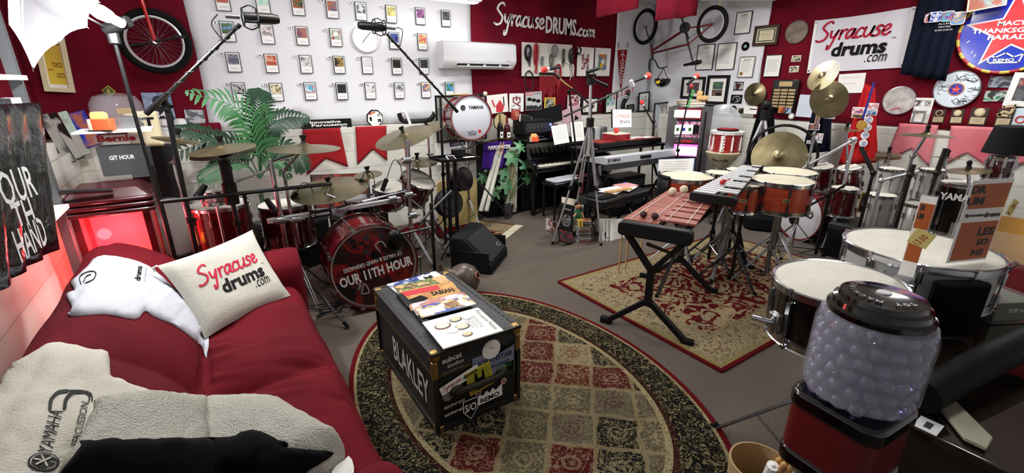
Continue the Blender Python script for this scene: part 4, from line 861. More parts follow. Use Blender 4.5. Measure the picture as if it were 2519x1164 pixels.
def arm(y0,y1,zt,x1):
    mb = MB(SOFA); vs = []; n,k = 60,22; yc,hw = (y0 + y1) / 2,(y1 - y0) / 2
    prof = []
    for i in range(k + 1):
        t = i / k
        if t < .25: prof.append((-hw,t / .25 * (zt - .1)))
        elif t > .75: prof.append((hw,(1 - t) / .25 * (zt - .1)))
        else: a_ = PI - (t - .25) / .5 * PI; prof.append((hw * cos(a_),zt - .1 + .1 * sin(a_)))
    for j in range(n + 1):
        x = -.73 + (x1 + .73) * j / n; e = 1 if j < n - 4 else math.sqrt(max(0,1 - ((j - n + 4) / 4) ** 2)) * .25 + .75
        for i,(dy,z) in enumerate(prof):
            q = Vector((x,yc + dy * e,max(.015,z * (.96 + .04 * e)))); q.z += fold(q,6,.015) if z > .2 else 0; q.y += fold(q + Vector((3,1,2)),5,.025); q.z = max(.015,q.z); vs.append(q)
    m_ = k + 1; fs = [(j * m_ + i,(j + 1) * m_ + i,(j + 1) * m_ + i + 1,j * m_ + i + 1) for j in range(n) for i in range(m_ - 1)] + [tuple(range(n * m_,n * m_ + m_))]
    mb.add(vs,fs); return mb
am1 = arm(3.08,3.46,.67,.38); am1.build('armrest',sofa,world=1,smooth=80); am2 = arm(.78,1.2,.66,.31); am2.build('armrest',sofa,world=1,smooth=80)
HITV,HITF = [],[]
def hit_add(mb):
    o = len(HITV); HITV.extend([p.copy() for p in mb.v]); HITF.extend([tuple(i + o for i in f) for f in mb.f])
for m_ in (mb,am1,am2): hit_add(m_)
sb = MB(SOFA); 
def hit_tree(): return BVHTree.FromPolygons(HITV,HITF)
def inside_dist(p,poly):
    d = 1e9
    for i in range(len(poly)):
        a,b2 = poly[i],poly[(i + 1) % len(poly)]; q,t = mgeo.intersect_point_line(p.to_3d(),a.to_3d(),b2.to_3d()); t = max(0,min(1,t)); d = min(d,(a.lerp(b2,t) - p).length)
    return d
def drape(outline,step,puff,off,pw=.5,dmax=60,wr=.004,wf=22,tree=None,m=None,base=0.0):
    """cloth or cushion lying on what stands below it, inside a traced outline"""
    poly = [Vector(p) for p in spline([Vector((x,y,0)) for x,y in outline],3,True)]; poly = [p.to_2d() for p in poly]; n = len(poly); pts = list(poly)
    xs = [p.x for p in poly]; ys = [p.y for p in poly]; y = min(ys)
    while y < max(ys):
        x = min(xs)
        while x < max(xs):
            p = Vector((x,y)); c = 0
            for i in range(n):
                a,b2 = poly[i],poly[(i + 1) % n]
                if (a.y > y) != (b2.y > y) and x < (b2.x - a.x) * (y - a.y) / (b2.y - a.y) + a.x: c ^= 1
            if c and inside_dist(p,poly) > step * .5: pts.append(p)
            x += step
        y += step
    V,_,F,*_r = mgeo.delaunay_2d_cdt(pts,[(i,(i + 1) % n) for i in range(n)],[],1,1e-5)
    tree = tree or hit_tree(); mb = MB(m); top = []; bot = []
    HH = []
    for p in V:
        d = ray(p.x,p.y).normalized(); h,nn,*_ = tree.ray_cast(CAM,d)
        if h is None: h = PZ(p.x,p.y,.5); nn = Vector((0,0,1))
        if nn.dot(d) > 0: nn = -nn
        HH.append((h,nn,d))
    if puff > .05:
        nb = [set() for _ in V]
        for f in F:
            for a in f: nb[a] |= set(f) - {a}
        D = [(h - CAM).length for h,_,_ in HH]
        for _ in range(12): D = [.4 * D[i] + .6 * sum(D[j] for j in nb[i]) / max(1,len(nb[i])) for i in range(len(D))]
        D = [min(D[i],(HH[i][0] - CAM).length + .01) for i in range(len(D))]
        for _ in range(3): D = [.5 * D[i] + .5 * sum(D[j] for j in nb[i]) / max(1,len(nb[i])) for i in range(len(D))]
        HH = [(CAM + d * D[i],(nn + Vector((.2,-.2,1.5))).normalized(),d) for i,(h,nn,d) in enumerate(HH)]
    for p,(h,nn,d) in zip(V,HH):
        t = min(1,inside_dist(p,poly) / dmax); k = off + puff * (1 - (1 - t) ** 2) ** pw
        w = wr * (mnoise.noise(h * wf) + .6 * mnoise.noise(h * wf * 2.3)); nn = (nn + Vector((.0,0,.8))).normalized() if puff else nn
        top.append(h + nn * (k + abs(w))); bot.append(h + nn * .001)
    k = len(V); fs = [tuple(f) for f in F]
    if fs:
        a,b2,c = (top[i] for i in fs[0][:3]); flip = (b2 - a).cross(c - a).dot(Vector((0,0,1))) < 0
        if flip: fs = [f[::-1] for f in fs]
    from collections import Counter
    ed = Counter()
    for f in fs:
        for i in range(len(f)): ed[(f[i],f[(i + 1) % len(f)])] += 1
    rim = [(a,b2) for (a,b2) in ed if (b2,a) not in ed]
    mb.add(top + bot,fs + [tuple(i + k for i in f[::-1]) for f in fs] + [(b2,a,a + k,b2 + k) for a,b2 in rim]); mb.top = (top,fs)
    return mb
def surf_print(mb_src,geo,m,off=.003,tree=None):
    """print geometry given in pixel positions onto the cloth below"""
    tree = tree or BVHTree.FromPolygons(mb_src.top[0],mb_src.top[1]); vs,fs = geo; out = []
    for x,y in vs:
        d = ray(x,y).normalized(); h,nn,*_ = tree.ray_cast(CAM,d)
        if h is None: h = PZ(x,y,.6); nn = Vector((0,0,1))
        if nn.dot(d) > 0: nn = -nn
        out.append(h + nn * off)
    mb_src.add(out,fs,m)
def px_text(s,cx,cy,w,h,rot,shear=0,bold=.02):
    t = MB(WHITE); put_text(t,s,0,0,w=w,h=h,bold=bold,shear=shear); c,sn = cos(radians(rot)),sin(radians(rot))
    return [(cx + p.x * c - p.y * sn,cy - (p.x * sn + p.y * c)) for p in t.v],t.f
def px_ribbon(st,w):
    t = MB(WHITE); ribbon(t,[[(x,-y) for x,y in q] for q in st],None,w); return [(p.x,-p.y) for p in t.v],t.f
def S1(*p): return [(x / 1.8656,540 + y / 1.8656) for x,y in p]
TEE_W = mat('white_tee','b4b6be',.9,bump=(120,.15)); TEE_B = mat('cream_tee','b4b0a4',.95,bump=(160,.5)); FLEECE = mat('white_fleece','bab7ac',1,bump=(150,.9,.02)); TEE_K = mat('black_tee','050506',.95,spec=.15)
tA = drape(S1((385,245),(430,190),(480,170),(560,180),(640,200),(700,232),(765,290),(830,355),(890,425),(940,495),(960,555),(948,640),(925,590),(880,545),(800,490),(700,445),(662,424),(620,460),(480,437),(325,446),(332,412),(308,350),(345,330),(330,290)),9,.012,.006,wr=.010,wf=16,dmax=14,m=TEE_W)
surf_print(tA,px_text('drums',340,673,36,15,82),INK); surf_print(tA,px_text('ON THE WEB',357,676,34,4,82,bold=0),TXT)
surf_print(tA,px_ribbon([[(200,700),(196,685),(208,673),(228,668),(236,674),(230,688),(212,697)],[(206,695),(212,682),(224,676)]],2.5),INK)
o = tA.build('white_tshirt',smooth=80); tag(o,'white T-shirt with small drums print spread over the sofa back','T-shirt'); 
tB = drape(S1((-120,900),(-10,780),(25,715),(60,672),(120,642),(180,602),(250,576),(340,582),(400,600),(492,620),(505,722),(560,745),(640,780),(720,810),(800,852),(866,895),(700,905),(570,925),(450,965),(420,1040),(350,1110),(330,1250),(-120,1300)),13,.014,.006,wr=.014,wf=11,dmax=25,m=TEE_B)
for g in (px_text('YAMAHA',124,1063,112,34,74,bold=0),px_text('PERCUSSION',196,1046,112,19,76,bold=0),px_ribbon([[(123,1008),(126,985),(142,968),(165,964)],[(158,1006),(162,985),(178,968),(200,966)]],9),px_ribbon([[(165,963),(200,963),(222,970),(226,988)],[(200,966),(218,974),(218,990)]],3.5),px_ribbon([[(226,1075),(216,1100),(222,1130)]],4)): surf_print(tB,g,INK)
surf_print(tB,([(107 + 40 * cos(i * PI / 12),1139 + 23 * sin(i * PI / 12)) for i in range(24)],[tuple(range(24))]),INK,.003)
surf_print(tB,([(107 + 35 * cos(i * PI / 12),1139 + 19.5 * sin(i * PI / 12)) for i in range(24)],[tuple(range(24))]),TEE_B,.0045)
surf_print(tB,([(107 + 32 * cos(i * PI / 12),1139 + 17.5 * sin(i * PI / 12)) for i in range(24)],[tuple(range(24))]),INK,.006)
surf_print(tB,px_ribbon([[(107 + 26 * cos(a),1139 + 14 * sin(a)),(107 - 26 * cos(a),1139 - 14 * sin(a))] for a in (.3,1.35,2.4)],4),TEE_B,.0078)
for i,(x,y) in enumerate(((243,1040),(254,1036),(265,1030),(276,1024))): surf_print(tB,px_ribbon([[(x,y),(x - 6,y + 20 - 2 * i)]],7),GREY)
o = tB.build('cream_tshirt',smooth=80); tag(o,'cream T-shirt with black YAMAHA PERCUSSION print on the near sofa back','T-shirt')
hit_add(tB); 
tC = drape(S1((375,1100),(400,1010),(425,945),(560,907),(700,886),(860,890),(1000,876),(1200,868),(1300,888),(1360,930),(1420,965),(1490,1005),(1568,1058),(1560,1130),(1300,1300),(300,1400)),13,.12,.035,pw=.6,dmax=75,wr=.01,wf=14,m=FLEECE); o = tC.build('fleece_cushion',smooth=80); tag(o,'white fleece cushion on the near end of the red sofa','cushion'); hit_add(tC)
tD = drape(S1((340,1240),(370,1060),(400,1040),(560,1036),(850,1022),(1060,1012),(1110,990),(1160,980),(1210,990),(1262,1016),(1325,1040),(1300,1052),(1430,1068),(1525,1080),(1420,1150),(1200,1260)),13,.02,.012,dmax=25,wr=.012,wf=10,m=TEE_K); o = tD.build('black_garment',smooth=80); tag(o,'plain black garment lying on the white fleece cushion','garment')
tE = drape(S1((1515,1160),(1600,1097),(1625,1180),(1560,1230)),13,.001,.012,dmax=10,wr=0,m=PAPER); o = tE.build('paper_sheet',smooth=80); tag(o,'white paper corner on the near sofa arm','paper')
# printed pillow
BL,BR,TL,TR_ = PZ(512,822,.52),PZ(724,716,.52),PZ(393,640,.86),PZ(628,553,.86)
TL = TL + Vector((.0,.0,0)); nrm = (BR - BL).cross(TL - BL).normalized(); nrm = nrm if nrm.dot(CAM - BL) > 0 else -nrm
t = thing('printed_pillow','white oblong pillow with red and black Syracuse drums .com print','pillow',(BL + BR) / 2); mb = MB(mat('pillow_canvas','c0bdb2',.95,bump=(220,.6)))
def pil(u,v,s,o=0):
    a,b2 = u * 2 - 1,v * 2 - 1; pin = 1 - .07 * (1 - b2 * b2) * abs(a) ** 3; pin2 = 1 - .07 * (1 - a * a) * abs(b2) ** 3; U,V_ = (a * pin + 1) / 2,(b2 * pin2 + 1) / 2
    p = BL.lerp(BR,U).lerp(TL.lerp(TR_,U),V_); f = max(0,(1 - a ** 4) * (1 - b2 ** 4)) ** .55; return p + nrm * (s * .065 * f + o + (.006 * mnoise.noise(p * 12) if abs(a) < .98 and abs(b2) < .98 else 0)) - nrm * .055
n = 22; vs = []; fs = []
for s_ in (1,-1):
    o0 = len(vs); vs += [pil(i / n,j / n,s_) for j in range(n + 1) for i in range(n + 1)]
    fs += [(o0 + j * (n + 1) + i,o0 + j * (n + 1) + i + 1,o0 + (j + 1) * (n + 1) + i + 1,o0 + (j + 1) * (n + 1) + i)[::s_] for j in range(n) for i in range(n)]
mb.add(vs,fs); lg = MB(WHITE); syr_logo(lg,0,0,.68); base = len(mb.v)
for k_,mm in enumerate(lg.mats):
    fsel = [f for f,q in zip(lg.f,lg.mi) if q == k_]; mb.add([pil(.52 + p.x / 1,.5 + p.y * 1.25,1,.003) for p in lg.v],fsel,mm)
mb.build('cushion',t,world=1,smooth=70)
mb = MB(PAPER); mb.tube([pil(0,1,1),pil(0,1,1) + Vector((-.02,.01,-.01)),pil(0,1,1) + Vector((-.015,0,-.03))],.006,6); mb.build('zip_tag',t,world=1)
# ================================================================== trunk
tx0,tx1,ty0,ty1,th = .73,1.235,1.80,2.69,.49; TW,TD = tx1 - tx0,ty1 - ty0
t = thing('trunk','black footlocker trunk with BLAKLEY on its side and stickers on its end','trunk',((tx0 + tx1) / 2,(ty0 + ty1) / 2,.014)); TBK = mat('trunk_black','141517',.45,noise=(9,.4),bump=(30,.2)); TTOP = mat('trunk_top','26292b',.5,noise=(7,.35),bump=(40,.25))
mb = MB(TBK); mb.box(0,0,.165 + .01,TW,TD,.33); mb.build('body',t,bevel=.006)
mb = MB(TTOP); mb.box(0,0,.415,TW + .008,TD + .008,.135); mb.build('lid',t,bevel=.006)
EDG = mat('edge_binding','1c1b18',.5); mb = MB(EDG)
for x in (-1,1):
    mb.box(x * TW / 2,0,.478,.03,TD + .02,.014); mb.box(x * TW / 2,0,.35,.012,TD + .01,.02,mat('brass_strip','5c5030',.4,.7)); mb.box(x * TW / 2,0,.018,.02,TD + .01,.03)
    for y in (-1,1): mb.box(x * TW / 2,y * TD / 2,.17,.022,.022,.33)
for y in (-1,1): mb.box(0,y * TD / 2,.478,TW + .02,.03,.014); mb.box(0,y * TD / 2,.35,TW + .01,.012,.02,MATS['brass_strip']); mb.box(0,y * TD / 2,.018,TW,.02,.03)
mb.build('edge_binding',t)
CAPB = mat('corner_brass','9c7c48',.35,.85,noise=(20,.3))
for x in (-1,1):
    for y in (-1,1):
        mb = MB(CAPB); mb.box(x * (TW / 2 - .012),y * (TD / 2 - .012),.46,.05,.05,.055); mb.build('corner_cap',t,bevel=.012); mb = MB(CAPB); mb.box(x * (TW / 2 - .006),y * (TD / 2 - .006),.38,.03,.03,.1); mb.build('corner_strip',t,bevel=.004); mb = MB(CAPB); mb.box(x * (TW / 2 - .012),y * (TD / 2 - .012),.02,.045,.045,.04); mb.build('foot_cap',t,bevel=.004)
mb = MB(DSTEEL)
for i in range(19):
    y = -TD / 2 + .04 + i * (TD - .08) / 18
    for x in (-1,1): mb.sphere((x * (TW / 2 - .012),y,.485),.0045,6); mb.sphere((x * (TW / 2 + .003),y,.33),.004,6)
    if i % 2: 
        for x in (-.12,.12): mb.sphere((x,y,.483),.0045,6)
for i in range(11):
    x = -TW / 2 + .03 + i * (TW - .06) / 10
    for z in (.485,.32,.04): mb.sphere((x,-TD / 2 - (.003 if z < .48 else -.01),z),.004,6)
mb.build('rivets',t)
for y in (-.02,.27):
    mb = MB(BLK_PL); mb.box(-TW / 2 + .09,y - .12,.495,.045,.2,.022); mb.build('latch_bar',t,bevel=.008)
STEN = mat('stencil_white','b4b4ae',.7)
mb = MB(STEN); put_text(mb,'BLAKLEY',.1,.2,w=.54,h=.16,T=TR(-TW / 2 - .0035,0,0) @ Matrix(((0,0,-1,0),(-1,0,0,0),(0,1,0,0),(0,0,0,1))),bold=.02)
mb.build('stencil',t)
FT = Matrix(((1,0,0,0),(0,0,-1,-TD / 2 - .0075),(0,1,0,0),(0,0,0,1)))
def stk(name,u,v,build,rot=0):
    mb = MB(WHITE); mb.T = FT @ TR(-TW / 2 + u * TW,.49 * (1 - v),0) @ rotm('Z',rot); build(mb); return mb.build(name,t)
stk('sticker',.2,.17,lambda m: (put_text(m,'subcat',0,.022,w=.11,bold=.02,m=PAPER),put_text(m,'studios',.015,-.016,w=.09,m=PAPER),put_text(m,'BAR CALEDONIA',0,-.05,w=.12,m=TXT)),4)
stk('sticker',.65,.19,lambda m: (m.lathe([(.0001,.003),(.056,.003),(.056,0)],28,PAPER),put_text(m,'BAND',0,.012,w=.03,z=.004,m=INK)))
def f_(m): m.box(0,0,0,.26,.17,.002,mat('sticker_slate','788090',.5)); put_text(m,'NORTHSTAR',0,.04,w=.24,z=.002,m=mat('sticker_navy','1c2c50',.5),bold=.03); put_text(m,'MARCHING BAND',0,-.005,w=.2,z=.002,m=MATS['sticker_navy'],bold=.02); m.prism([(-.05,0),(.05,.02),(.06,.05),(.02,.03),(-.02,.045)],.001,INK,TR(.07,.06,.0015)); m.prism([(-.12,-.08),(-.03,-.07),(-.05,-.03),(-.1,-.05)],.001,INK,TR(0,0,.0015))
stk('sticker',.68,.4,f_)
stk('sticker',.26,.43,lambda m: (m.box(0,0,.002,.23,.05,.003,PAPER),syr_strip(m)),14) if False else None
def f_(m):
    m.box(0,0,.003,.23,.05,.003,PAPER); st,pen = script_word('Syracuse',.11,.18,-.05,-.005,slant=.2); ribbon(m,st,None,pen,MATS['logo_red'],z=.006); put_text(m,'drums',.06,0,w=.085,z=.006,m=INK,bold=.03)
stk('sticker',.27,.42,f_,16)
def f_(m): m.box(0,0,.004,.15,.15,.002,YELLOW); m.box(0,0,.0055,.135,.135,.001,mat('sign_olive','a09c30',.5)); m.prism([(-.03,-.06),(.02,-.06),(.03,0),(.03,.05),(.022,.05),(.015,.01),(-.01,.01),(-.015,.05),(-.025,.05),(-.03,0)],.001,INK,TR(0,0,.0065))
stk('sticker',.5,.5,f_,10)
stk('sticker',.82,.46,lambda m: put_text(m,'Luluss',0,0,w=.09,z=.004,m=mat('sticker_green','4c9c58',.5),bold=.03))
stk('sticker',.13,.56,lambda m: (m.lathe([(.0001,.002),(.032,.002),(.032,0)],20,mat('sticker_speck','b8b4b0',.5,noise=(90,.5,'50504c')))))
stk('sticker',.88,.5,lambda m: (m.box(0,0,0,.06,.065,.002,PAPER),m.ring(.018,.006,16,4,INK,TR(0,0,.002))))
for v,s_ in ((.7,'stickerapp'),(.8,'stickerapp')): stk('sticker',.2,v,lambda m: put_text(m,s_,0,0,w=.12,m=PAPER,bold=.01),3)
def f_(m): m.prism([(-.045,.06),(.045,.06),(.045,-.01),(0,-.07),(-.045,-.01)],.003,PAPER); m.prism([(-.04,.055),(.04,.055),(.04,-.008),(0,-.062),(-.04,-.008)],.001,INK,TR(0,0,.003)); put_text(m,'S/O',0,.01,w=.07,h=.05,z=.0048,m=PAPER,bold=.02)
stk('sticker',.38,.84,f_)
def f_(m): m.prism([(-.08,-.03),(.08,-.03),(.08,.045),(.04,.02),(.02,.045),(0,.02),(-.02,.045),(-.04,.02),(-.08,.045)],.003,PAPER); put_text(m,'REMO',0,-.008,w=.12,h=.03,z=.0035,m=INK,bold=.03)
stk('sticker',.62,.78,f_,2)
for u,v in ((.48,.68),(.8,.66)): stk('sticker',u,v,lambda m: (m.lathe([(.0001,.003),(.02,.003),(.02,0)],14,mat('sticker_pink','b88c84',.5)),m.lathe([(.0001,.004),(.005,.004)],8,INK)))
mb = MB(mat('leather_handle','1c1810',.5)); mb.T = FT; z0 = .49 * (1 - .53); mb.tube([(-.15,z0 - .01,.008),(-.1,z0,.025),(.1,z0 + .0,.025),(.15,z0 + .01,.008)],[.018] * 9 + [.018],8,smooth=3); mb.build('handle',t)
for s_ in (-1,1): mb = MB(mat('handle_cap','3c3a20',.5,.4)); mb.T = FT @ TR(s_ * .14,z0,0); mb.lathe([(.0001,.016),(.03,.012),(.045,0)],20,T=SC(1,.8,1)); mb.build('handle_cap',t)
# magazines on the trunk
def flat_rect(px,z):
    P = [PZ(x,y,z) for x,y in px]; tl,tr,br,bl = P; u = (tr - tl) + (br - bl); w = u.length / 2; h = ((tl - bl) + (tr - br)).length / 2; a = math.atan2(u.y,u.x)
    return (tl + tr + br + bl) / 4,a,w,h
def K1(*p): return [(720 + x / 1.94,500 + y / 1.94) for x,y in p]
zt = .014 + .486 + .001
MAGS = [([(455,390),(690,325),(735,372),(500,440)],'dark blue magazine with a white corner, farthest on the trunk',['1c2c70','28407c','d8d8dc'],None),([(478,405),(725,350),(775,400),(530,465)],'magazine with a green leafy cover, second from the far end',['24402c','7c9c50','30281c','c8a070'],None),
 ([(505,432),(757,388),(830,462),(575,528)],'tan magazine reading SABIAN with a red top',['b8864c','c89858','a87438'],'SABIAN'),([(555,500),(820,440),(858,490),(600,552)],'magazine with a peach and red cover beneath the blue one',['c8a070','9c5060','c8c0c4'],None),
 ([(580,522),(830,462),(880,500),(620,570)],'blue edged magazine with small pictures under the white one',['1c40b0','2848a0','c0a040','e0e0e0'],None)]
for i,(px,lab,cols,tx) in enumerate(MAGS):
    c,a,w,h = flat_rect(K1(*px),zt); t2 = thing('magazine',lab,'magazine',(c.x,c.y,zt + i * .006),a,'magazines on the trunk'); mb = MB(PAPER); mb.box(0,0,.003,w,h,.005); mb.build('pages',t2)
    mb = MB(art('mag%d' % i,cols,11,'noise',.3)); mb.box(0,0,.0058,w,h,.0005)
    if i == 2: mb.box(-.05,h * .32,.0066,w * .7,h * .25,.0004,INK_R); mb.prism([(-w * .4,-h * .4),(-w * .1,-h * .1),(-w * .2,h * .1),(-w * .45,0)],.0005,INK,TR(0,0,.0062)); put_text(mb,tx,w * .2,h * .05,w=w * .42,h=h * .22,z=.0072,m=INK,bold=.03)
    if i == 0: mb.box(w * .25,h * .1,.0062,w * .35,h * .6,.0004,WHITE); put_text(mb,'M',w * .25,h * .1,h=h * .35,z=.007,m=INK,bold=.04)
    if i == 3: mb.box(w * .32,h * .1,.0062,w * .26,h * .5,.0004,WHITE); put_text(mb,'TEACH',w * .34,h * .25,w=w * .18,z=.007,m=MATS['sticker_navy'])
    if i == 4: mb.box(-w * .25,-h * .1,.0062,w * .4,h * .55,.0004,WHITE); mb.box(w * .12,h * .0,.0062,w * .25,h * .6,.0004,art('m4',['40301c','c8a040','6c4020'],20))
    mb.build('cover',t2)
c,a,w,h = flat_rect([(1038,795),(1179,760),(1235,815),(1092,863)],zt + .03)
t2 = thing('magazine','white Percussive Notes magazine with drawn drums, on top of the pile','magazine',(c.x,c.y,zt + .031),a,'magazines on the trunk'); mb = MB(PAPER); mb.box(0,0,.003,w,h,.006); mb.build('pages',t2)
mb = MB(mat('cover_white','dcdad2',.35)); mb.box(0,0,.0064,w,h,.0006); X = TR(0,0,.007) @ rotm('Z',-90)
put_text(mb,'Percussive Notes',0,w * .43,w=h * .8,h=w * .075,T=X,m=INK); put_text(mb,'Selecting',0,w * .28,w=h * .42,T=X,m=TXT); put_text(mb,'a Snare',0,w * .21,w=h * .34,T=X,m=TXT); put_text(mb,'Drum',0,w * .14,w=h * .28,T=X,m=TXT)
for x,y,r,c1,c2 in ((-.26,.18,.19,'5c2c1c','d8d0c0'),(.0,.28,.15,'141414','c8bca0'),(.0,-.02,.17,'34302a','d0c8b0'),(-.18,-.06,.15,'c8c8c4','e0ded6'),(.2,.25,.14,'b0b0ac','dcdad2'),(-.03,-.3,.12,'2c1810','c8b890')):
    mb.lathe([(.0001,.0076 + r * .002),(r * h * .8,.0076 + r * .002)],22,mat('dr' + c1,c1,.5),TR(x * w,y * h,0) @ SC(1,.75,1)); mb.lathe([(.0001,.0082 + r * .002),(r * h * .66,.0082 + r * .002)],22,mat('dr' + c2,c2,.5),TR(x * w,y * h + .004,0) @ SC(1,.75,1))
mb.build('cover',t2)
# ================================================================== drums, cymbals, stands
def up_m(o,up,xdir=None):
    z = Vector(up).normalized(); x = Vector(xdir) if xdir is not None else (Vector((1,0,0)) if abs(z.x) < .9 else Vector((0,1,0)))
    x = (x - z * x.dot(z)).normalized(); y = z.cross(x); return frame_m(Vector(o),x,y,z)
BADGE = mat('drum_badge','b8a478',.35,.6)
def drum(label,top,r,h,shell,up=(0,0,1),head=None,hoop=None,lugs=8,name='drum',cat='drum',group=None,lugm=None,badge=None,woodhoop=False,lugh=.5,face=None,headm2=None,a0=0,tall=.022):
    """top = centre of the upper head"""
    up = Vector(up).normalized(); T = up_m(Vector(top) - up * h,up,(1,0,0)); t = thing(name,label,cat,M_=T,group=group)
    mb = MB(shell); mb.lathe([(r * .97,.012),(r,.016),(r,h - .016),(r * .97,h - .012)],40); mb.build('shell',t)
    hoop = hoop or CHROME
    for nm,z,s_ in (('batter_hoop',h - .006,1),('bottom_hoop',.006,-1)):
        mb = MB(hoop)
        if woodhoop: mb.lathe([(r * 1.0,z - .02),(r * 1.045,z - .02),(r * 1.045,z + .02),(r * 1.0,z + .02),(r,z - .02)],44)
        else: mb.lathe([(r * 1.01,z - s_ * tall),(r * 1.035,z - s_ * tall),(r * 1.035,z),(r * 1.055,z + s_ * .004),(r * 1.03,z + s_ * .008),(r * 1.0,z + s_ * .004),(r * 1.01,z - s_ * tall)],44)
        mb.build(nm,t)
    mb = MB(head or SKIN_HEAD); mb.lathe([(.0001,h),(r * .95,h),(r * 1.0,h - .006),(r * 1.0,h - .02)],44); 
    if face: face(mb,r,h + .0012)
    mb.build('batter_head',t)
    mb = MB(headm2 or HEAD_W); mb.lathe([(.0001,.0),(r * .98,.0),(r * .98,.01)],40); mb.build('resonant_head',t)
    lm = lugm or CHROME
    for i in range(lugs):
        a_ = a0 + 2 * PI * (i + .5) / lugs; X = rotm('Z',math.degrees(a_)); mb = MB(lm)
        if lugh > .9: mb.box(r + .008,0,h / 2,.014,.018,h * .55,T=X)
        else:
            for z in ((h / 2,) if h < .16 else (h * .26,h * .74)): mb.rbox(r + .009,0,z,.02,.022,min(.05,h * .3),.008,T=X,ax='z'); 
        mb.cyl((r * 1.04,0,.0),(r * 1.04,0,h),.003,n=6,T=X)
        for z in (h - .004,.004): mb.box(r * 1.05,0,z,.016,.014,.014,T=X)
        mb.build('lug',t)
    if badge is not None:
        X = rotm('Z',badge); mb = MB(BADGE); mb.rbox(r + .001,0,h * .5,.004,.06,.03,.01,T=X,ax='x')
        mb.box(r + .0035,0,h * .5 + .005,.001,.045,.004,INK,T=X); mb.box(r + .0035,0,h * .5 - .005,.001,.03,.004,INK,T=X); mb.build('badge',t)
    return t,T
def cymbal(label,c,r,up=(0,0,1),pair=False,name='cymbal',group=None,topper=True,m=None):
    T = up_m(c,up); t = thing(name,label,'cymbal',M_=T,group=group)
    def one(z,s_=1): mb = MB(m or BRONZE); k = s_; mb.lathe([(.006,z + k * r * .15),(r * .12,z + k * r * .145),(r * .2,z + k * r * .085),(r * .26,z + k * r * .07),(r * .6,z + k * r * .035),(r,z - k * r * .01),(r,z - k * r * .01 - .002),(r * .6,z + k * r * .035 - .003),(r * .26,z + k * r * .07 - .003),(r * .12,z + k * r * .14 - .003),(.006,z + k * r * .145 - .003)],48); return mb
    one(0).build('cymbal_plate' if not pair else 'top_cymbal',t)
    if pair: one(-.03,-1).build('bottom_cymbal',t)
    if topper:
        mb = MB(DGREY); mb.cyl((0,0,r * .15),(0,0,r * .15 + .015),.018,n=14); mb.build('felt',t)
        mb = MB(BLK_PL); mb.cyl((0,0,r * .15 + .015),(0,0,r * .15 + .05),.012,.02,n=8); mb.box(0,0,r * .15 + .05,.045,.014,.02); mb.build('wing_nut',t)
    return t
def px_r(c,px,dx,Y): a = PY(*px,Y); b2 = PY(px[0] + dx,px[1],Y); return (a - b2).length
def stand(label,base,pts,r=.011,m=None,legs=3,spread=.3,legh=.35,rot=20,name='cymbal_stand',cat='stand',double=True,jm=None,group=None,collars=()):
    """tripod stand: base on floor, pts polyline up from base centre"""
    m = m or CHROME; base = Vector(base); t = thing(name,label,cat,base,group=group)
    P = [base + Vector((0,0,.06))] + [Vector(p) for p in pts]; mb = MB(m); k = len(P) - 1
    for i in range(k): mb.cyl(P[i],P[i + 1],r * (1.15 - .25 * i / max(1,k)),n=10)
    mb.build('pole',t,world=1)
    mb = MB(jm or (BLK_PL if m is BLACK else STEEL))
    for i in range(1,k):
        p = P[i]; mb.sphere(p,r * 1.9,10); mb.cyl(p + Vector((-.03,0,0)),p + Vector((.03,0,0)),r * .8,n=8); mb.box(p.x + .035,p.y,p.z,.008,.03,.016)
    for f in collars: q = P[0].lerp(P[1],f); mb.cyl(q + Vector((0,0,-.02)),q + Vector((0,0,.02)),r * 1.8,n=10); mb.box(q.x + .025,q.y,q.z,.03,.01,.02)
    q = P[0].lerp(P[1],0); zc = base.z + legh; mb.cyl((P[0].x,P[0].y,zc - .02),(P[0].x,P[0].y,zc + .02),r * 1.9,n=10); mb.build('clamp',t,world=1)
    for i in range(legs):
        a_ = radians(rot + 360 * i / legs); f = base + Vector((cos(a_) * spread,sin(a_) * spread,.012)); mb = MB(mat('satin_leg','84868a',.42,.9) if m is CHROME else m); hub = Vector((base.x,base.y,zc)); low = Vector((base.x,base.y,base.z + .1))
        off = Vector((-sin(a_),cos(a_),0)) * .009
        for s_ in ((-1,1) if double else (0,)): mb.cyl(hub + off * s_,f + off * s_,r * .5 if double else r * .6,n=6)
        mid = hub.lerp(f,.5); mb.cyl(low,mid,r * .4,n=6); l = mb.build('leg',t,world=1)
        mb = MB(RUBBER); mb.cyl(f + Vector((0,0,.02)),f + Vector((cos(a_) * .03,sin(a_) * .03,-.008)),.014,n=8); l2 = mb.build('rubber_foot',l,world=1)
    return t
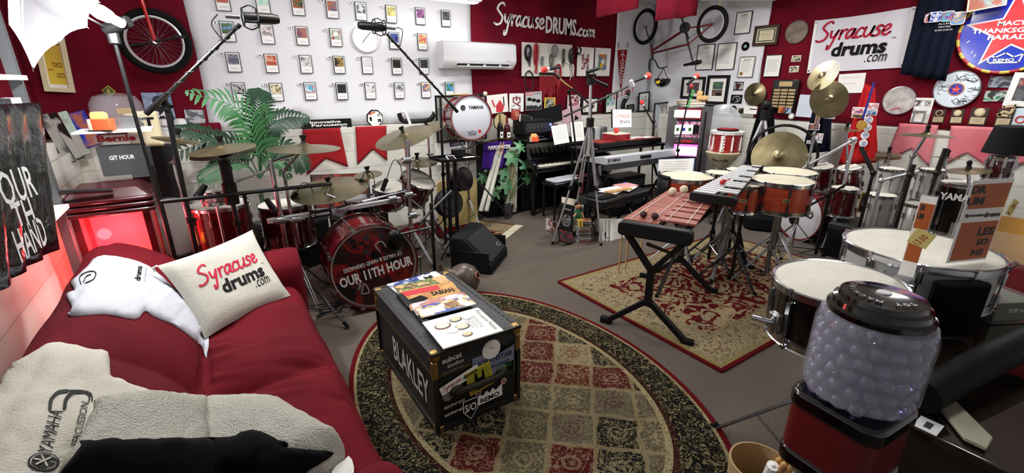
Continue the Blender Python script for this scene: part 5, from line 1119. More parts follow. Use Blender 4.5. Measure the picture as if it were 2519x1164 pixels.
# ------------------------------------------------------------------ kit by the sofa
def bd_face1(mb,r,z):
    m1 = art('bd_city',['070708','3c0e10','101012','7c1814','0a0a0c'],2.6,'noise',.3); mb.lathe([(.0001,z),(r * .96,z)],48,m1)
    rnd = random.Random(5)
    for i in range(22):
        a_,q = rnd.uniform(0,6.28),rnd.uniform(.1,.8) * r; w = rnd.uniform(.02,.09) * .7; mb.box(q * cos(a_),q * sin(a_),z + .0005 + i * .00001,w,w * .7,.0004,[mat('city_grey','26282c',.4),mat('city_red','5c1010',.4),INK][i % 3],rotm('Z',0) @ TR(0,0,0))
    W_ = mat('print_white','d8d8d6',.5)
    put_text(mb,'OUR 11TH HOUR',.01,-.04,w=r * 1.75,h=.085,z=z + .002,m=W_,bold=.035,rot=8)
    put_text(mb,'OF HALOS & HAND GRENADES',-.01,.045,w=r * 1.4,h=.034,z=z + .002,m=W_,bold=.02,rot=188)
    for pts in ([(-.13,-.2),(-.1,-.12),(-.07,-.2),(-.13,-.2)],[(-.16,-.1),(-.13,-.13),(-.15,-.16),(-.12,-.1)],[(.05,.12),(.02,.18),(.07,.2),(.1,.15)]): ribbon(mb,[pts],None,.012,mat('print_faint','8c8c8c',.5),z=z + .0015)
    mb.lathe([(.0001,z + .003),(r * .2,z + .003)],26,BLK_GL,TR(r * .55,r * .5,0)); mb.ring(r * .21,.006,26,6,BLK_PL,TR(r * .55,r * .5,z + .003))
c = Vector((.93,3.36,.37)); ax = Vector((-.06,-1,.04)).normalized()
t,T = drum('large dark red bass drum reading OUR 11TH HOUR beside the sofa',c,.335,.45,DRUM_RED,up=ax,face=bd_face1,hoop=DRUM_RED,woodhoop=True,lugs=8,name='bass_drum',lugh=.5)
for s_ in (-1,1):
    mb = MB(DSTEEL); a = Vector(c) + Vector((s_ * .3,.1,-.12)); f = Vector((c.x + s_ * .42,c.y - .12,.03)); 
    if s_ < 0: f = PZ(852,800,.03); a = PY(768,705,3.42)
    mb.cyl(a,f,.008,n=8); mb.cyl(a.lerp(f,.05) + Vector((0,0,.03)),a.lerp(f,.6),.005,n=6); l = mb.build('spur',t,world=1); mb = MB(RUBBER); d = (f - a).normalized(); mb.cyl(f - d * .03,f + d * .025,.015,.012,n=10); mb.build('rubber_tip',l,world=1)
mb = MB(STEEL)
for i in range(8): a_ = 2 * PI * (i + .5) / 8; mb.box(.35,0,.45,.03,.03,.03,T=rotm('Z',math.degrees(a_))); 
mb.build('hoop_claws',t)
KITA = 'toms of the drum kit behind the sofa'
drum('dark red floor tom nearest the sofa arm',PY(540,500,4.15),.2,.42,DRUM_RED,name='floor_tom',group=KITA)
drum('dark red floor tom under the ride cymbal',PY(700,500,4.35),.21,.38,DRUM_RED,name='floor_tom',group=KITA)
drum('black shallow drum with white head between floor tom and chrome post',PY(888,488,4.2),.16,.15,BLK_GL,head=HEAD_W,name='snare_drum',group=KITA)
drum('small dark red rack tom under the splash cymbal',PY(955,458,4.0),.13,.2,DRUM_RED,up=(-.1,-.25,1),name='rack_tom',group=KITA,lugs=6)
drum('bright red tom right of the chrome rack post',PY(1032,440,4.25),.16,.26,DRUM_RED,up=(.3,-.5,.9),name='rack_tom',group=KITA,lugs=6)
mb = MB(CHROME)  # fittings seen on the floor toms
# grey round drumhead and dark bag by the red light box
p = PY(428,560,4.6); t = thing('tilted_drum','grey headed drum lying on its side behind the sofa arm','drum',M_=up_m(p,(0.1,-1,.2))); mb = MB(mat('grey_head','6c6a66',.6)); mb.lathe([(.0001,.0),(.24,.0),(.24,-.01)],40); mb.build('head',t); mb = MB(DGREY); mb.ring(.245,.012,40,6); mb.lathe([(.24,-.3),(.24,-.01)],40); mb.build('shell',t)
p = PZ(455,600,.3); mb = MB(mat('bag_black','0c0d0f',.8)); mb.rbox(0,0,.35,.3,.2,.7,.05); t = mb.build('gear_bag',bevel=.02); t.location = (.0,4.5,.002); tag(t,'black gear bag standing behind the sofa arm','bag')
# chrome rack: curved cross bar, posts, clamps
RY = 3.75
t = thing('drum_rack','chrome drum rack with square bar and YAMAHA plate over the bass drum','rack',PY(820,640,RY) * 1.0)
A_,B_ = PY(657,545,RY),PY(985,490,RY); mb = MB(ALU); X,L = align(A_,B_); mb.box(0,0,L / 2,.038,.038,L,T=X); mb.build('cross_bar',t,world=1,bevel=.004)
p = PY(790,526,RY - .05); X = frame_m(p,(B_ - A_).normalized(),_z,Vector((0,-1,0))); mb = MB(BLK_PL); mb.box(0,0,-.01,.16,.055,.03,T=X); put_text(mb,'YAMAHA',.01,0,w=.11,z=.006,m=LGREY,bold=.03,T=X); mb.ring(.01,.003,12,4,LGREY,X @ TR(-.062,0,.005)); mb.build('name_plate',t,world=1)
for (x0,y0),(x1,y1),nm in (((665,395),(700,560),1),((1003,345),(1008,600),2),((725,545),(735,600),3)):
    q0,q1 = PY(x0,y0,RY),PY(x1,y1,RY)
    if nm < 3: q1 = Vector((q1.x,q1.y,.03))
    mb = MB(CHROME); mb.cyl(q1,q0,.017,n=14); mb.build('post',t,world=1)
for x,y in ((690,542),(728,540),(965,490),(1005,480),(1000,395),(1015,530),(840,515)):
    mb = MB(STEEL); p = PY(x,y,RY - .01); mb.rbox(p.x,p.y,p.z,.07,.06,.055,.02,ax='x'); mb.cyl(p + Vector((-.05,-.02,0)),p + Vector((.05,-.02,0)),.008,n=8); mb.box(p.x + .055,p.y - .02,p.z,.012,.035,.014); mb.build('clamp',t,world=1,bevel=.006)
for (x0,y0),(x1,y1) in (((890,495),(1000,470)),((1010,490),(1045,520)),((665,400),(740,375)),((582,447),(665,415)),((860,500),(800,478)),((800,478),(808,462))):
    mb = MB(CHROME); mb.cyl(PY(x0,y0,RY),PY(x1,y1,RY + .05),.0085,n=8); mb.build('arm_rod',t,world=1)
# cymbals of that kit
KC = 'cymbals of the drum kit behind the sofa'
def cy_px(label,px,hw,Y,up=(0,0,1),**k): return cymbal(label,PY(*px,Y),px_r(None,px,hw,Y),up,group=KC,**k)
cy_px('pair of dark hi-hat cymbals over the pillow',(548,367),84,3.7,(-.1,-.05,1),pair=True)
cy_px('worn flat cymbal beside the lamp pole, left end of the kit',(436,345),62,3.9,(.22,-.02,1))
cy_px('large ride cymbal in front of the left red flag',(748,365),88,3.8,(.03,-.02,1))
cy_px('tilted thin crash cymbal low over the chrome rack bar',(812,466),92,4.0,(-.12,-.12,1))
cy_px('small splash cymbal in front of the block wall',(906,430),33,4.1,(-.12,-.1,1))
cy_px('big tilted crash cymbal below the octagonal plate',(995,337),68,4.2,(-.33,-.12,1))
cy_px('tilted crash cymbal beside the bass drum on its stand',(1052,316),42,4.5,(-.35,-.1,1))
cy_px('flat cymbal at the height of the tablet stand',(1026,398),46,4.4,(0,-.12,1))
p = PY(548,380,3.7)
stand('black hi-hat stand in the middle of the kit behind the sofa',(p.x,p.y,0),[Vector((p.x,p.y,p.z + .1))],m=BLACK,r=.013,rot=10,name='hi_hat_stand',collars=(.55,.7,.85))
mb = MB(BLK_PL); mb.cyl((p.x,p.y,p.z - .2),(p.x,p.y,p.z - .04),.035,n=16); mb.cyl((p.x,p.y,p.z - .35),(p.x,p.y,p.z - .2),.045,n=16); tag(mb.build('hi_hat_clutch'),'thick black sleeve under the hi-hat cymbals','stand part')
q = PY(748,372,3.8); q2 = PY(840,395,3.8)
for lab,cc,mid,bs in (('chrome boom stand carrying the ride cymbal',PY(748,366,3.8),PY(698,420,3.85),(PY(698,420,3.85).x,3.85)),('chrome stand carrying the low tilted crash',PY(812,468,4.0),PY(812,520,4.0),(PY(812,520,4.0).x,4.0)),('chrome stand carrying the small splash cymbal',PY(906,432,4.1),PY(906,480,4.1),(PY(906,480,4.1).x,4.12)),
    ('chrome boom stand carrying the big tilted crash',PY(995,340,4.2),PY(1003,420,4.2),(PY(1003,420,4.2).x,4.2)),('chrome stand carrying the crash beside the upright bass drum',PY(1052,318,4.5),PY(1056,380,4.5),(PY(1056,380,4.5).x,4.5)),('chrome stand under the flat cymbal at the tablet stand',PY(1026,400,4.4),PY(1040,470,4.4),(PY(1040,470,4.4).x,4.4)),('steel cymbal stand left of the palm',PY(436,347,3.9),PY(428,400,4.0),(PY(428,400,4.0).x,4.0))):
    stand(lab,(bs[0],bs[1],0),[mid,cc],r=.011,rot=hash(len(lab)) % 90)
# octobans / low fittings: extra chrome hardware on the left
for i,(lab,px,Y,r,h) in enumerate((('clear shelled small drum with chrome hoops beside the hi-hat',(525,468),3.9,.085,.1),)):
    drum(lab,PY(*px,Y),r,h,mat('clear_shell','c8a8a8',.1,trans=.6),name='small_tom',lugs=6,tall=.015)
stand('chrome stand holding the clear shelled small drum',(PY(525,468,3.9).x,3.9,0),[PY(525,468,3.9) - Vector((0,0,.11))],rot=50,spread=.22,name='snare_stand')
# ------------------------------------------------------------------ microphones and stands
def cable_wrap(t,P,m=None,turns=10,r=.004,R=.013):
    P = spline([Vector(p) for p in P],6) if len(P) > 2 else [Vector(P[0]).lerp(Vector(P[1]),i / 30) for i in range(31)]; pts = []; n = len(P)
    for i in range(n):
        d = (P[min(i + 1,n - 1)] - P[max(0,i - 1)]).normalized(); a = d.orthogonal().normalized(); b2 = d.cross(a); k = i / n * turns * 2 * PI
        pts.append(P[i] + (a * cos(k) + b2 * sin(k)) * R)
    mb = MB(m or CAB_B); mb.tube(pts,r,5,smooth=2); mb.build('cable',t,world=1)
def mic_shock(t,c,d,s=1.0):
    """condenser microphone in a cage mount"""
    d = Vector(d).normalized(); X = up_m(c,d); mb = MB(BLACK); mb.lathe([(.001,.0),(.022,.003),(.027,.02),(.027,.16),(.02,.185),(.001,.19)],20,T=X @ SC(s,s,s)); mb.build('microphone_body',t,world=1)
    mb = MB(STEEL); mb.cyl((0,0,-.005),(0,0,-.07),.011,n=12,T=X @ SC(s,s,s)); mb.build('cable_connector',t,world=1)
    mb = MB(BLK_PL)
    for z in (.01,.08): mb.ring(.045,.004,20,5,T=X @ SC(s,s,s) @ TR(0,0,z))
    for k in range(4): a_ = k * PI / 2 + .4; mb.tube([(.045 * cos(a_),.045 * sin(a_),.01),(.062 * cos(a_),.062 * sin(a_),.045),(.045 * cos(a_),.045 * sin(a_),.08)],.0035,5,T=X @ SC(s,s,s),smooth=3)
    mb.build('shock_mount',t,world=1)
Yl = 3.7
b0 = PY(473,600,Yl); t = stand('tall black boom stand with a caged microphone over the numbered cards, left one',(b0.x,Yl,0),[PY(405,243,Yl)],r=.013,m=BLACK,name='microphone_stand',cat='microphone stand',rot=0,double=False,collars=(.5,.97),spread=.33)
ROOTM[t.name] = ROOTM[t.name]; a,b2 = PY(360,280,Yl + .02),PY(590,60,Yl - .25); mb = MB(BLACK); mb.cyl(a,b2,.011,n=10); mb.cyl(a,a.lerp(b2,.22),.017,n=10); mb.build('boom',t,world=1); cable_wrap(t,[a.lerp(b2,.2),b2],turns=7)
mic_shock(t,PY(592,42,Yl - .25),PY(640,45,Yl - .25) - PY(592,42,Yl - .25),1.15); mb = MB(CAB_B); mb.tube([PY(535,35,3.45),PY(520,60,3.45),PY(545,95,3.45),PY(556,100,3.45)],.004,5,smooth=5); mb.build('cable_loop',t,world=1)
Ym = 4.35; b0 = PY(1088,430,Ym); t = stand('black boom stand with a caged microphone below the clock, right one',(b0.x,Ym,0),[PY(1083,240,Ym)],r=.012,m=BLACK,name='microphone_stand',cat='microphone stand',rot=40,double=False,spread=.3,collars=(.5,))
a,b2 = PY(1125,275,Ym),PY(952,84,Ym - .2); mb = MB(BLACK); mb.cyl(a,b2,.011,n=10); mb.cyl(a,a.lerp(b2,.1),.018,n=10); mb.build('boom',t,world=1); cable_wrap(t,[a.lerp(b2,.2),b2],turns=9)
mic_shock(t,PY(948,68,Ym - .2),PY(915,65,Ym - .2) - PY(948,68,Ym - .2),1.25); mb = MB(CAB_B); mb.tube([PY(975,68,Ym - .2),PY(990,75,Ym - .2),PY(985,110,Ym - .2),PY(980,122,Ym - .2)],.004,5,smooth=5); mb.build('cable_loop',t,world=1)
# long black horizontal boom behind the pillow with two microphones
t = thing('microphone_boom','long black boom lying level across the kit behind the pillow','microphone boom',PY(600,560,3.65)); mb = MB(BLACK); mb.cyl(PY(395,497,3.6),PY(815,452,3.75),.014,n=10); mb.build('boom',t,world=1)
for x,y,dx,dy in ((505,455,-18,28),(655,490,20,28)): mb = MB(BLK_PL); p = PY(x,y,3.66); q = PY(x + dx,y + dy,3.66); mb.cyl(p,q,.018,.026,n=12); mb.sphere(q,.028,12); mb.build('microphone',t,world=1)
q0 = PY(600,475,3.68); mb = MB(BLACK); mb.cyl((q0.x,q0.y,.02),q0,.013,n=10); mb.build('support_pole',t,world=1)
for i in range(3): a_ = i * 2 * PI / 3; mb = MB(BLACK); mb.cyl((q0.x,q0.y,.3),(q0.x + .25 * cos(a_),q0.y + .25 * sin(a_),.012),.008,n=6); mb.build('leg',t,world=1)
# bass drum microphone on boom
t = thing('bass_drum_microphone','black stand and boom with microphone pointing into the bass drum port','microphone stand',(1.35,3.1,0)); mb = MB(BLACK); p0 = PY(1030,550,3.2); p1 = PY(985,577,3.2); mb.cyl((PY(1060,560,3.25)).to_tuple(),p1.to_tuple(),.01,n=8); mb.cyl(PY(1110,470,3.5),PY(1030,550,3.25),.011,n=8); mb.build('boom',t,world=1)
mb = MB(BLK_PL); mb.cyl(p1,PY(968,578,3.24),.032,.038,n=18); mb.sphere(PY(968,578,3.22),.04,16); mb.build('microphone',t,world=1)
q0 = PY(1060,500,3.35); mb = MB(BLACK); mb.cyl((q0.x,q0.y,.02),(q0.x,q0.y,q0.z),.014,n=10); mb.build('pole',t,world=1)
for i in range(3): a_ = i * 2 * PI / 3 + .5; mb = MB(BLACK); mb.cyl((q0.x,q0.y,.12),(q0.x + .24 * cos(a_),q0.y + .24 * sin(a_),.012),.009,n=6); mb.build('leg',t,world=1)
# tablet tray stand
t = thing('tray_stand','black music stand tray holding a small tablet and boxes behind the monitor','stand',(PY(1120,560,4.15).x,4.15,0)); c4 = [PY(1070,382,4.15),PY(1135,395,4.05),PY(1172,385,4.15),PY(1105,370,4.3)]; zc = c4[1].z; q = (c4[0] + c4[1] + c4[2]) / 3
mb = MB(BLK_PL); mb.box(q.x,4.18,zc,.42,.3,.012,T=None); 
for s_ in (-1,1): mb.box(q.x + s_ * .21,4.18,zc + .01,.01,.3,.03); mb.box(q.x,4.18 + s_ * .15,zc + .01,.42,.01,.03)
mb.build('tray',t,world=1)
for x in (1108,1125): mb = MB(BLACK); p = PY(x,560,4.15); mb.cyl((p.x,4.15,.02),(p.x,4.15,zc),.02,n=10); mb.build('pole',t,world=1)
for i in range(4): a_ = i * PI / 2 + .4; mb = MB(BLACK); mb.cyl((q.x,4.15,.3),(q.x + .3 * cos(a_),4.15 + .25 * sin(a_),.014),.009,n=6); mb.build('leg',t,world=1)
t = thing('tablet','small grey edged tablet on the black tray','tablet',(q.x - .08,4.1,zc + .018)); mb = MB(LGREY); mb.rbox(0,0,0,.09,.11,.01,.01,T=rotm('X',25)); mb.build('case',t); mb = MB(BLK_GL); mb.box(0,0,.006,.07,.085,.002,T=rotm('X',25)); mb.build('screen',t)
mb = MB(BLK_PL); mb.box(0,0,.04,.14,.07,.08); o = mb.build('black_box',bevel=.005); o.location = (q.x + .06,4.22,zc + .01); tag(o,'black box at the back of the tray','box')
mb = MB(PAPER_O); mb.box(0,0,.004,.12,.1,.006); o = mb.build('note_card'); o.location = (q.x + .13,4.1,zc + .009); tag(o,'pale card lying on the black tray','card')
# studio lamp with white umbrella
pb = PY(400,520,3.72); t = thing('umbrella_lamp','tall black lamp stand with bare bulb and white umbrella at the top left','studio lamp',(pb.x,3.72,0)); top = PY(278,88,3.72); mb = MB(BLACK); mb.cyl((pb.x,3.72,.5),(top.x,top.y,top.z),.011,n=10); mb.cyl((pb.x,3.72,.02),(pb.x,3.72,1.25),.015,n=12); mb.build('pole',t,world=1)
mb = MB(BLK_PL); mb.rbox(top.x,top.y,top.z,.06,.05,.09,.015); mb.cyl(top + Vector((-.03,0,.03)),PY(318,52,3.65),.032,n=14); mb.build('lamp_head',t,world=1,bevel=.004)
for i in range(3): a_ = i * 2 * PI / 3 + .8; mb = MB(BLACK); mb.cyl((pb.x,3.72,.5),(pb.x + .35 * cos(a_),min(3.72 + .35 * sin(a_),9),.014),.01,n=6); mb.build('leg',t,world=1)
bl = PY(262,38,3.55); b1 = PY(300,58,3.62); X,L = align(b1,bl); BULB = mat('lit_bulb','ffffff',.4,emit=6)
mb = MB(WHITE); mb.cyl((0,0,0),(0,0,.05),.026,n=16,T=X); mb.build('bulb_base',t,world=1)
mb = MB(BULB); mb.lathe([(.02,.05),(.035,.08),(.04,.13),(.03,.18),(.001,.2)],18,T=X); mb.build('bulb',t,world=1)
apex = PY(100,-60,3.1); ctr = PY(228,30,3.5)
UMB = mat('umbrella_white','f4f6fa',.7,trans=0); m_,nt_,b_ = nt_new('umbrella_fabric'); tr_ = nt_.nodes.new('ShaderNodeBsdfTranslucent'); ms_ = nt_.nodes.new('ShaderNodeMixShader'); df_ = nt_.nodes.new('ShaderNodeBsdfDiffuse'); df_.inputs[0].default_value = (.9,.92,.96,1); tr_.inputs[0].default_value = (.9,.92,.96,1); nt_.links.new(df_.outputs[0],ms_.inputs[1]); nt_.links.new(tr_.outputs[0],ms_.inputs[2]); ms_.inputs[0].default_value = .6; nt_.links.new(ms_.outputs[0],nt_.nodes['Material Output'].inputs[0])
rim_px = [(225,68),(205,70),(150,103),(82,172),(60,160),(20,60),(18,-60),(120,-190),(240,-120),(300,-40)]
rim = [PY(215,68,3.4),PY(146,105,3.35),PY(82,172,3.3),PY(22,60,3.35),PY(10,-110,3.45),PY(120,-220,3.5),PY(235,-170,3.5),PY(243,5,3.45)]
hub = PY(60,-40,2.95); mb = MB(m_); vs = [hub]; k = len(rim); J = 6
for j in range(1,J + 1):
    for i in range(k * 4):
        a_ = rim[i // 4]; b_ = rim[(i // 4 + 1) % k]; u = (i % 4) / 4; p = a_.lerp(b_,u); sag = 4 * u * (1 - u); p = p.lerp(hub,.07 * sag); cen = sum(rim,Vector()) / k; f = j / J; q = hub.lerp(p,f); out = (hub - cen); q += out * (.28 * 4 * f * (1 - f) * .5); vs.append(q)
n4 = k * 4; fs = [(0,1 + i,1 + (i + 1) % n4) for i in range(n4)] + [(1 + (j - 1) * n4 + i,1 + j * n4 + i,1 + j * n4 + (i + 1) % n4,1 + (j - 1) * n4 + (i + 1) % n4) for j in range(1,J) for i in range(n4)]
mb.add(vs,fs); mb.build('umbrella',t,world=1,smooth=50)
mb = MB(STEEL); mb.cyl(hub,PY(262,68,3.68),.005,n=6); mb.build('umbrella_shaft',t,world=1)
for p in rim: mb = MB(STEEL); q = hub.lerp(p,1.02); mb.cyl(hub.lerp(p,.02),q,.0025,n=5); mb.build('umbrella_rib',t,world=1)
lp = point('bulb_light',bl.lerp(b1,.1) + Vector((-.0,-.09,.0)),150,.06)
# floor monitor wedge
t = thing('floor_monitor','black wedge floor monitor speaker beside the clay pot drum','speaker',M_=Matrix.Translation((2.12,3.78,0)) @ Matrix.Rotation(radians(41),4,'Z')); mb = MB(mat('monitor_carpet','17181a',.8,bump=(120,.5))); ow,dd,hh = .56,.42,.34
out = [(-dd / 2,0),(dd / 2,0),(dd / 2,hh),(dd / 2 - .14,hh),(-dd / 2,.09)]; mb.prism(out,ow,T=Matrix(((0,0,1,-ow / 2),(1,0,0,0),(0,1,0,0),(0,0,0,1)))); mb.build('cabinet',t,bevel=.012)
sl = Vector((0,dd - .14,hh - .09)); ln = sl.length; fm_ = frame_m(Vector((0,-.07,(hh + .09) / 2)),Vector((1,0,0)),sl.normalized(),Vector((1,0,0)).cross(sl.normalized()))
mb = MB(mat('grille','222427',.5,.3,bump=(500,.6))); mb.box(0,0,.006,ow - .08,ln - .05,.012,T=fm_); mb.build('grille',t,bevel=.004); mb = MB(LGREY); mb.lathe([(.0001,.014),(.035,.014),(.035,.012)],20,T=fm_ @ TR(.16,-.09,0) @ SC(1,.6,1)); mb.lathe([(.0001,.0146),(.03,.0146),(.03,.014)],20,BLK_PL,T=fm_ @ TR(.16,-.09,0) @ SC(1,.6,1)); mb.build('logo_badge',t)
for s_ in (-1,1): mb = MB(BLK_PL); mb.box(s_ * (ow / 2 + .005),0,.12,.01,dd * .9,.2); mb.build('side_cheek',t,bevel=.004)
# clay udu drum
p = PZ(1112,690,0); t = thing('udu_drum','brown clay pot drum with a side hole and flared neck behind the trunk','pot drum',(1.64,3.22,.0)); CLAY = mat('clay','4c4038',.35,noise=(6,.3,'6a5c50')); mb = MB(CLAY); mb.lathe([(.001,.0),(.06,.005),(.11,.05),(.14,.12),(.135,.18),(.1,.24),(.05,.27),(.001,.28)],32); mb.build('pot',t)
mb = MB(CLAY); X = up_m((-.09,0,.2),(-.85,.1,.45)); mb.lathe([(.06,-.03),(.04,.04),(.035,.09),(.045,.13),(.06,.15),(.05,.15),(.035,.12),(.03,.05)],24,T=X); mb.build('neck',t)
mb = MB(mat('clay_rim','7a4c38',.5)); X = up_m((.07,-.1,.19),(.5,-.75,.4)); mb.ring(.03,.009,20,8,T=X @ TR(0,0,.012)); mb.lathe([(.0001,.012),(.028,.012)],18,INK,T=X); mb.build('side_hole',t)
mb = MB(WOOD); mb.ring(.07,.018,20,6); o = mb.build('ring_cushion'); o.location = (1.64,3.22,.02); tag(o,'straw ring under the clay pot drum','ring')
mb = MB(mat('red_bell','b02024',.3)); mb.lathe([(.001,.06),(.03,.055),(.05,.03),(.055,.0),(.001,0)],20); o = mb.build('red_bell'); p = PZ(1150,545,0); o.location = (p.x,p.y,.015); tag(o,'small red bell on the floor behind the monitor','bell')
# ================================================================== plants
def onp(T,px,py):
    """pixel -> local x,y on the plane z=0 of T"""
    d = ray(px,py); n = T.col[2].to_3d(); o = T.translation; k = (o - CAM).dot(n) / d.dot(n); p = T.inverted() @ (CAM + d * k); return p.x,p.y
def frond(t,P,L,n,m,wd=.014,droop=.35):
    P = spline([Vector(p) for p in P],8); mb = MB(m); mb.tube(P,[.006 * (1 - .7 * i / len(P)) for i in range(len(P))],5); k = len(P); side0 = None; rnd = random.Random(L * 100 + n + P[0].x)
    for i in range(n):
        f = .22 + .78 * i / n; j = min(k - 2,int(f * (k - 1))); p = P[j]; d = (P[j + 1] - P[j]).normalized(); sd = d.cross(Vector((.25,-.8,.6))).normalized(); l = L * (sin(PI * min(1,(f * .9 + .12))) ** .6) * rnd.uniform(.85,1.1)
        for s_ in (-1,1):
            q = (d * .75 + sd * s_ * 1.0 + Vector((0,0,-.15 * rnd.random()))).normalized(); up = q.cross(d).normalized(); w = q.cross(up).normalized() * wd
            a,b2,c,e = p,p + q * l * .35 + Vector((0,0,.02)),p + q * l * .72,p + q * l + Vector((0,0,-droop * l * .4)); mb.add([a + w * .3,a - w * .3,b2 + w,b2 - w,c + w * .8,c - w * .8,e],[(0,1,3,2),(2,3,5,4),(4,5,6)])
    mb.build('frond',t,world=1,smooth=50)
Yp_ = 4.85; root = PY(640,470,Yp_); t = thing('potted_palm','large leafy palm against the block wall behind the drum kit','plant',(root.x,Yp_,0))
mb = MB(WOOD_D); mb.lathe([(.001,0),(.14,0),(.18,.3),(.17,.3),(.16,.27),(.001,.27)],24); mb.build('pot',t)
mb = MB(GREEN_D); mb.tube([(root.x,Yp_,.25),(root.x + .02,Yp_,.5),(root.x,Yp_,.75)],[.03,.025,.02],8); mb.build('stem',t,world=1)
G2 = mat('palm_green','34683c',.45,noise=(4,.4)); b0 = Vector((root.x,Yp_,.75))
for P,L,n,m in (([(640,440),(625,345),(580,265),(452,228)],.24,26,G2),([(640,440),(637,340),(636,260),(637,222)],.2,22,GREEN_D),([(640,440),(650,330),(700,290),(762,292)],.17,20,GREEN_D),([(640,440),(600,370),(520,350),(418,382)],.2,22,GREEN_D),
    ([(640,440),(590,400),(540,415),(480,450)],.17,18,GREEN),([(640,440),(690,370),(730,385),(752,420)],.2,20,GREEN_D),([(640,440),(650,370),(655,320),(650,255)],.19,20,GREEN),([(640,440),(560,360),(480,325),(425,320)],.16,18,GREEN_D),([(640,440),(665,400),(690,400),(715,445)],.15,14,GREEN)):
    frond(t,[PY(x,y,Yp_ - (.1 * i if m is G2 else 0)) for i,(x,y) in enumerate(P)],L,n,m)
# split leaf plant
Yq = 4.95; pot = PZ(1256,535,0); t = thing('split_leaf_plant','small split leaf plant in a dark brown pot beside the piano','plant',(pot.x,pot.y + .09,0)); mb = MB(mat('pot_brown','2a1e18',.5)); mb.lathe([(.001,0),(.075,0),(.095,.17),(.088,.17),(.08,.15),(.001,.15)],24); mb.build('pot',t); bx,by = pot.x,pot.y + .09
mb = MB(mat('gravel','6c665c',.9,bump=(60,.8))); mb.lathe([(.0001,.155),(.084,.152)],16); mb.build('soil',t)
LG = mat('leaf_bright','3c7044',.4,noise=(6,.35))
for (x,y),s_,rr in (((1212,405),.13,30),((1262,385),.17,-10),((1300,408),.15,-40),((1218,468),.13,60),((1247,452),.15,20),((1282,360),.11,10),((1190,435),.1,60),((1303,440),.12,-60),((1240,420),.14,10)):
    tip = PY(x,y,by - .06); mb = MB(GREEN); a = Vector((bx,by,.16)); mb.tube([a,a.lerp(tip,.5) + Vector((0,0,.06)),tip],.005,5,smooth=4); st_ = mb.build('stem',t,world=1)
    mb = MB(LG); out = []
    for k in range(26):
        a_ = -PI * .93 + 2 * PI * .93 * k / 25; rr_ = s_ * (1 if k % 4 < 2 else .55) * (.55 + .45 * cos(a_ * .5)); out.append((rr_ * sin(a_),rr_ * cos(a_) * 1.2))
    X = up_m(tip,(.05 * (rr % 3),-.9,.5)) @ rotm('Z',rr + 90); mb.add([(0,0,0)] + [(a_,b2,-.02 * math.hypot(a_,b2) / s_) for a_,b2 in out],[(0,i,i + 1) for i in range(1,26)],T=X); mb.build('leaf',t,world=1,smooth=0)
# ================================================================== upright bass drum on its stand, wall picture, shutters, jersey
def bd_face2(mb,r,z):
    put_text(mb,'YAMAHA',r * .25,r * .47,w=r * .78,h=r * .17,z=z,m=INK,bold=.035); mb.ring(r * .1,r * .025,20,4,INK,TR(-r * .4,r * .47,z)); 
    for a in (0,60,120): mb.box(0,0,z + .001,r * .17,r * .025,.001,INK,TR(-r * .4,r * .47,0) @ rotm('Z',a))
    ribbon(mb,[[(x * r,y * r) for x,y in q] for q in ([(-.2,-.62),(-.17,-.78)],[(-.17,-.78),(.17,-.78)],[(.17,-.78),(.2,-.62)],[(.2,-.62),(.1,-.68)],[(.1,-.68),(0,-.58)],[(0,-.58),(-.1,-.68)],[(-.1,-.68),(-.2,-.62)])],None,.006,INK,z=z); put_text(mb,'REMO',0,-.73 * r,w=r * .24,z=z,m=INK)
    mb.lathe([(.0001,z),(r * .085,z)],16,INK_R,TR(r * .38,-r * .64,0))
p = PY(1160,290,4.85); r_ = (PY(1160,237,4.85).z - PY(1160,345,4.85).z) / 2
drum('red bass drum turned upright on a chrome stand, white YAMAHA head',p,r_,.28,DRUM_RED,up=(-.12,-1,.05),face=bd_face2,head=HEAD_W,hoop=mat('hoop_red','6c1018',.25,coat=.5),woodhoop=True,name='upright_bass_drum',lugs=8)
stand('chrome basket stand under the upright YAMAHA bass drum',(p.x,4.98,0),[Vector((p.x,4.98,p.z - r_ - .12))],rot=30,name='drum_stand',collars=(.6,.9))
t = thing('basket_cradle','chrome cradle arms holding the upright bass drum','cradle',(p.x,4.98,p.z - r_ - .1))
for s_ in (-1,0,1): mb = MB(CHROME); mb.tube([(0,0,-.03),(s_ * .1,-.05,.02),(s_ * .2,-.1,.08 + .06 * abs(s_))],.008,6); mb.build('arm',t)
for i,(x0,x1,c_) in enumerate(((1110,1150,WOOD),(1163,1190,BLK_PL))):
    a,b2 = PY(x0,233,4.95),PY(x1,231,4.95); mb = MB(c_); mb.cyl(a,b2,.008,n=8); 
    if i: mb.sphere(b2 + Vector((.02,0,0)),.028,12,CREAM)
    tag(mb.build('drum_mallet'),('wooden stick lying on top of the upright bass drum','black mallet with a cream felt head on the upright bass drum')[i],'mallet')
picture('landscape_picture','grey green landscape picture leaning behind the upright bass drum','picture','A',[(1068,236),(1190,232),(1200,345),(1075,347)],frame=.02,fm=BLK_PL,mats=art('misty',['8c9088','747868','9ca09c','60645c'],3),off=.32)
picture('poster','white leaflet poster with dark blue heading under the landscape picture','poster','A',[(1068,350),(1145,346),(1155,398),(1075,402)],frame=0,mats=True,off=.3,extra=lambda mb,w,h,z: (mb.box(w * .2,h * .35,z,w * .5,h * .2,.001,MATS['sticker_navy']),put_text(mb,'COPATIO',w * .2,h * .35,w=w * .4,z=z + .002,m=WHITE),mb.box(w * .2,-h * .1,z,w * .45,h * .5,.001,art('copa',['c0c4cc','70747c','a8acb4'],9))))
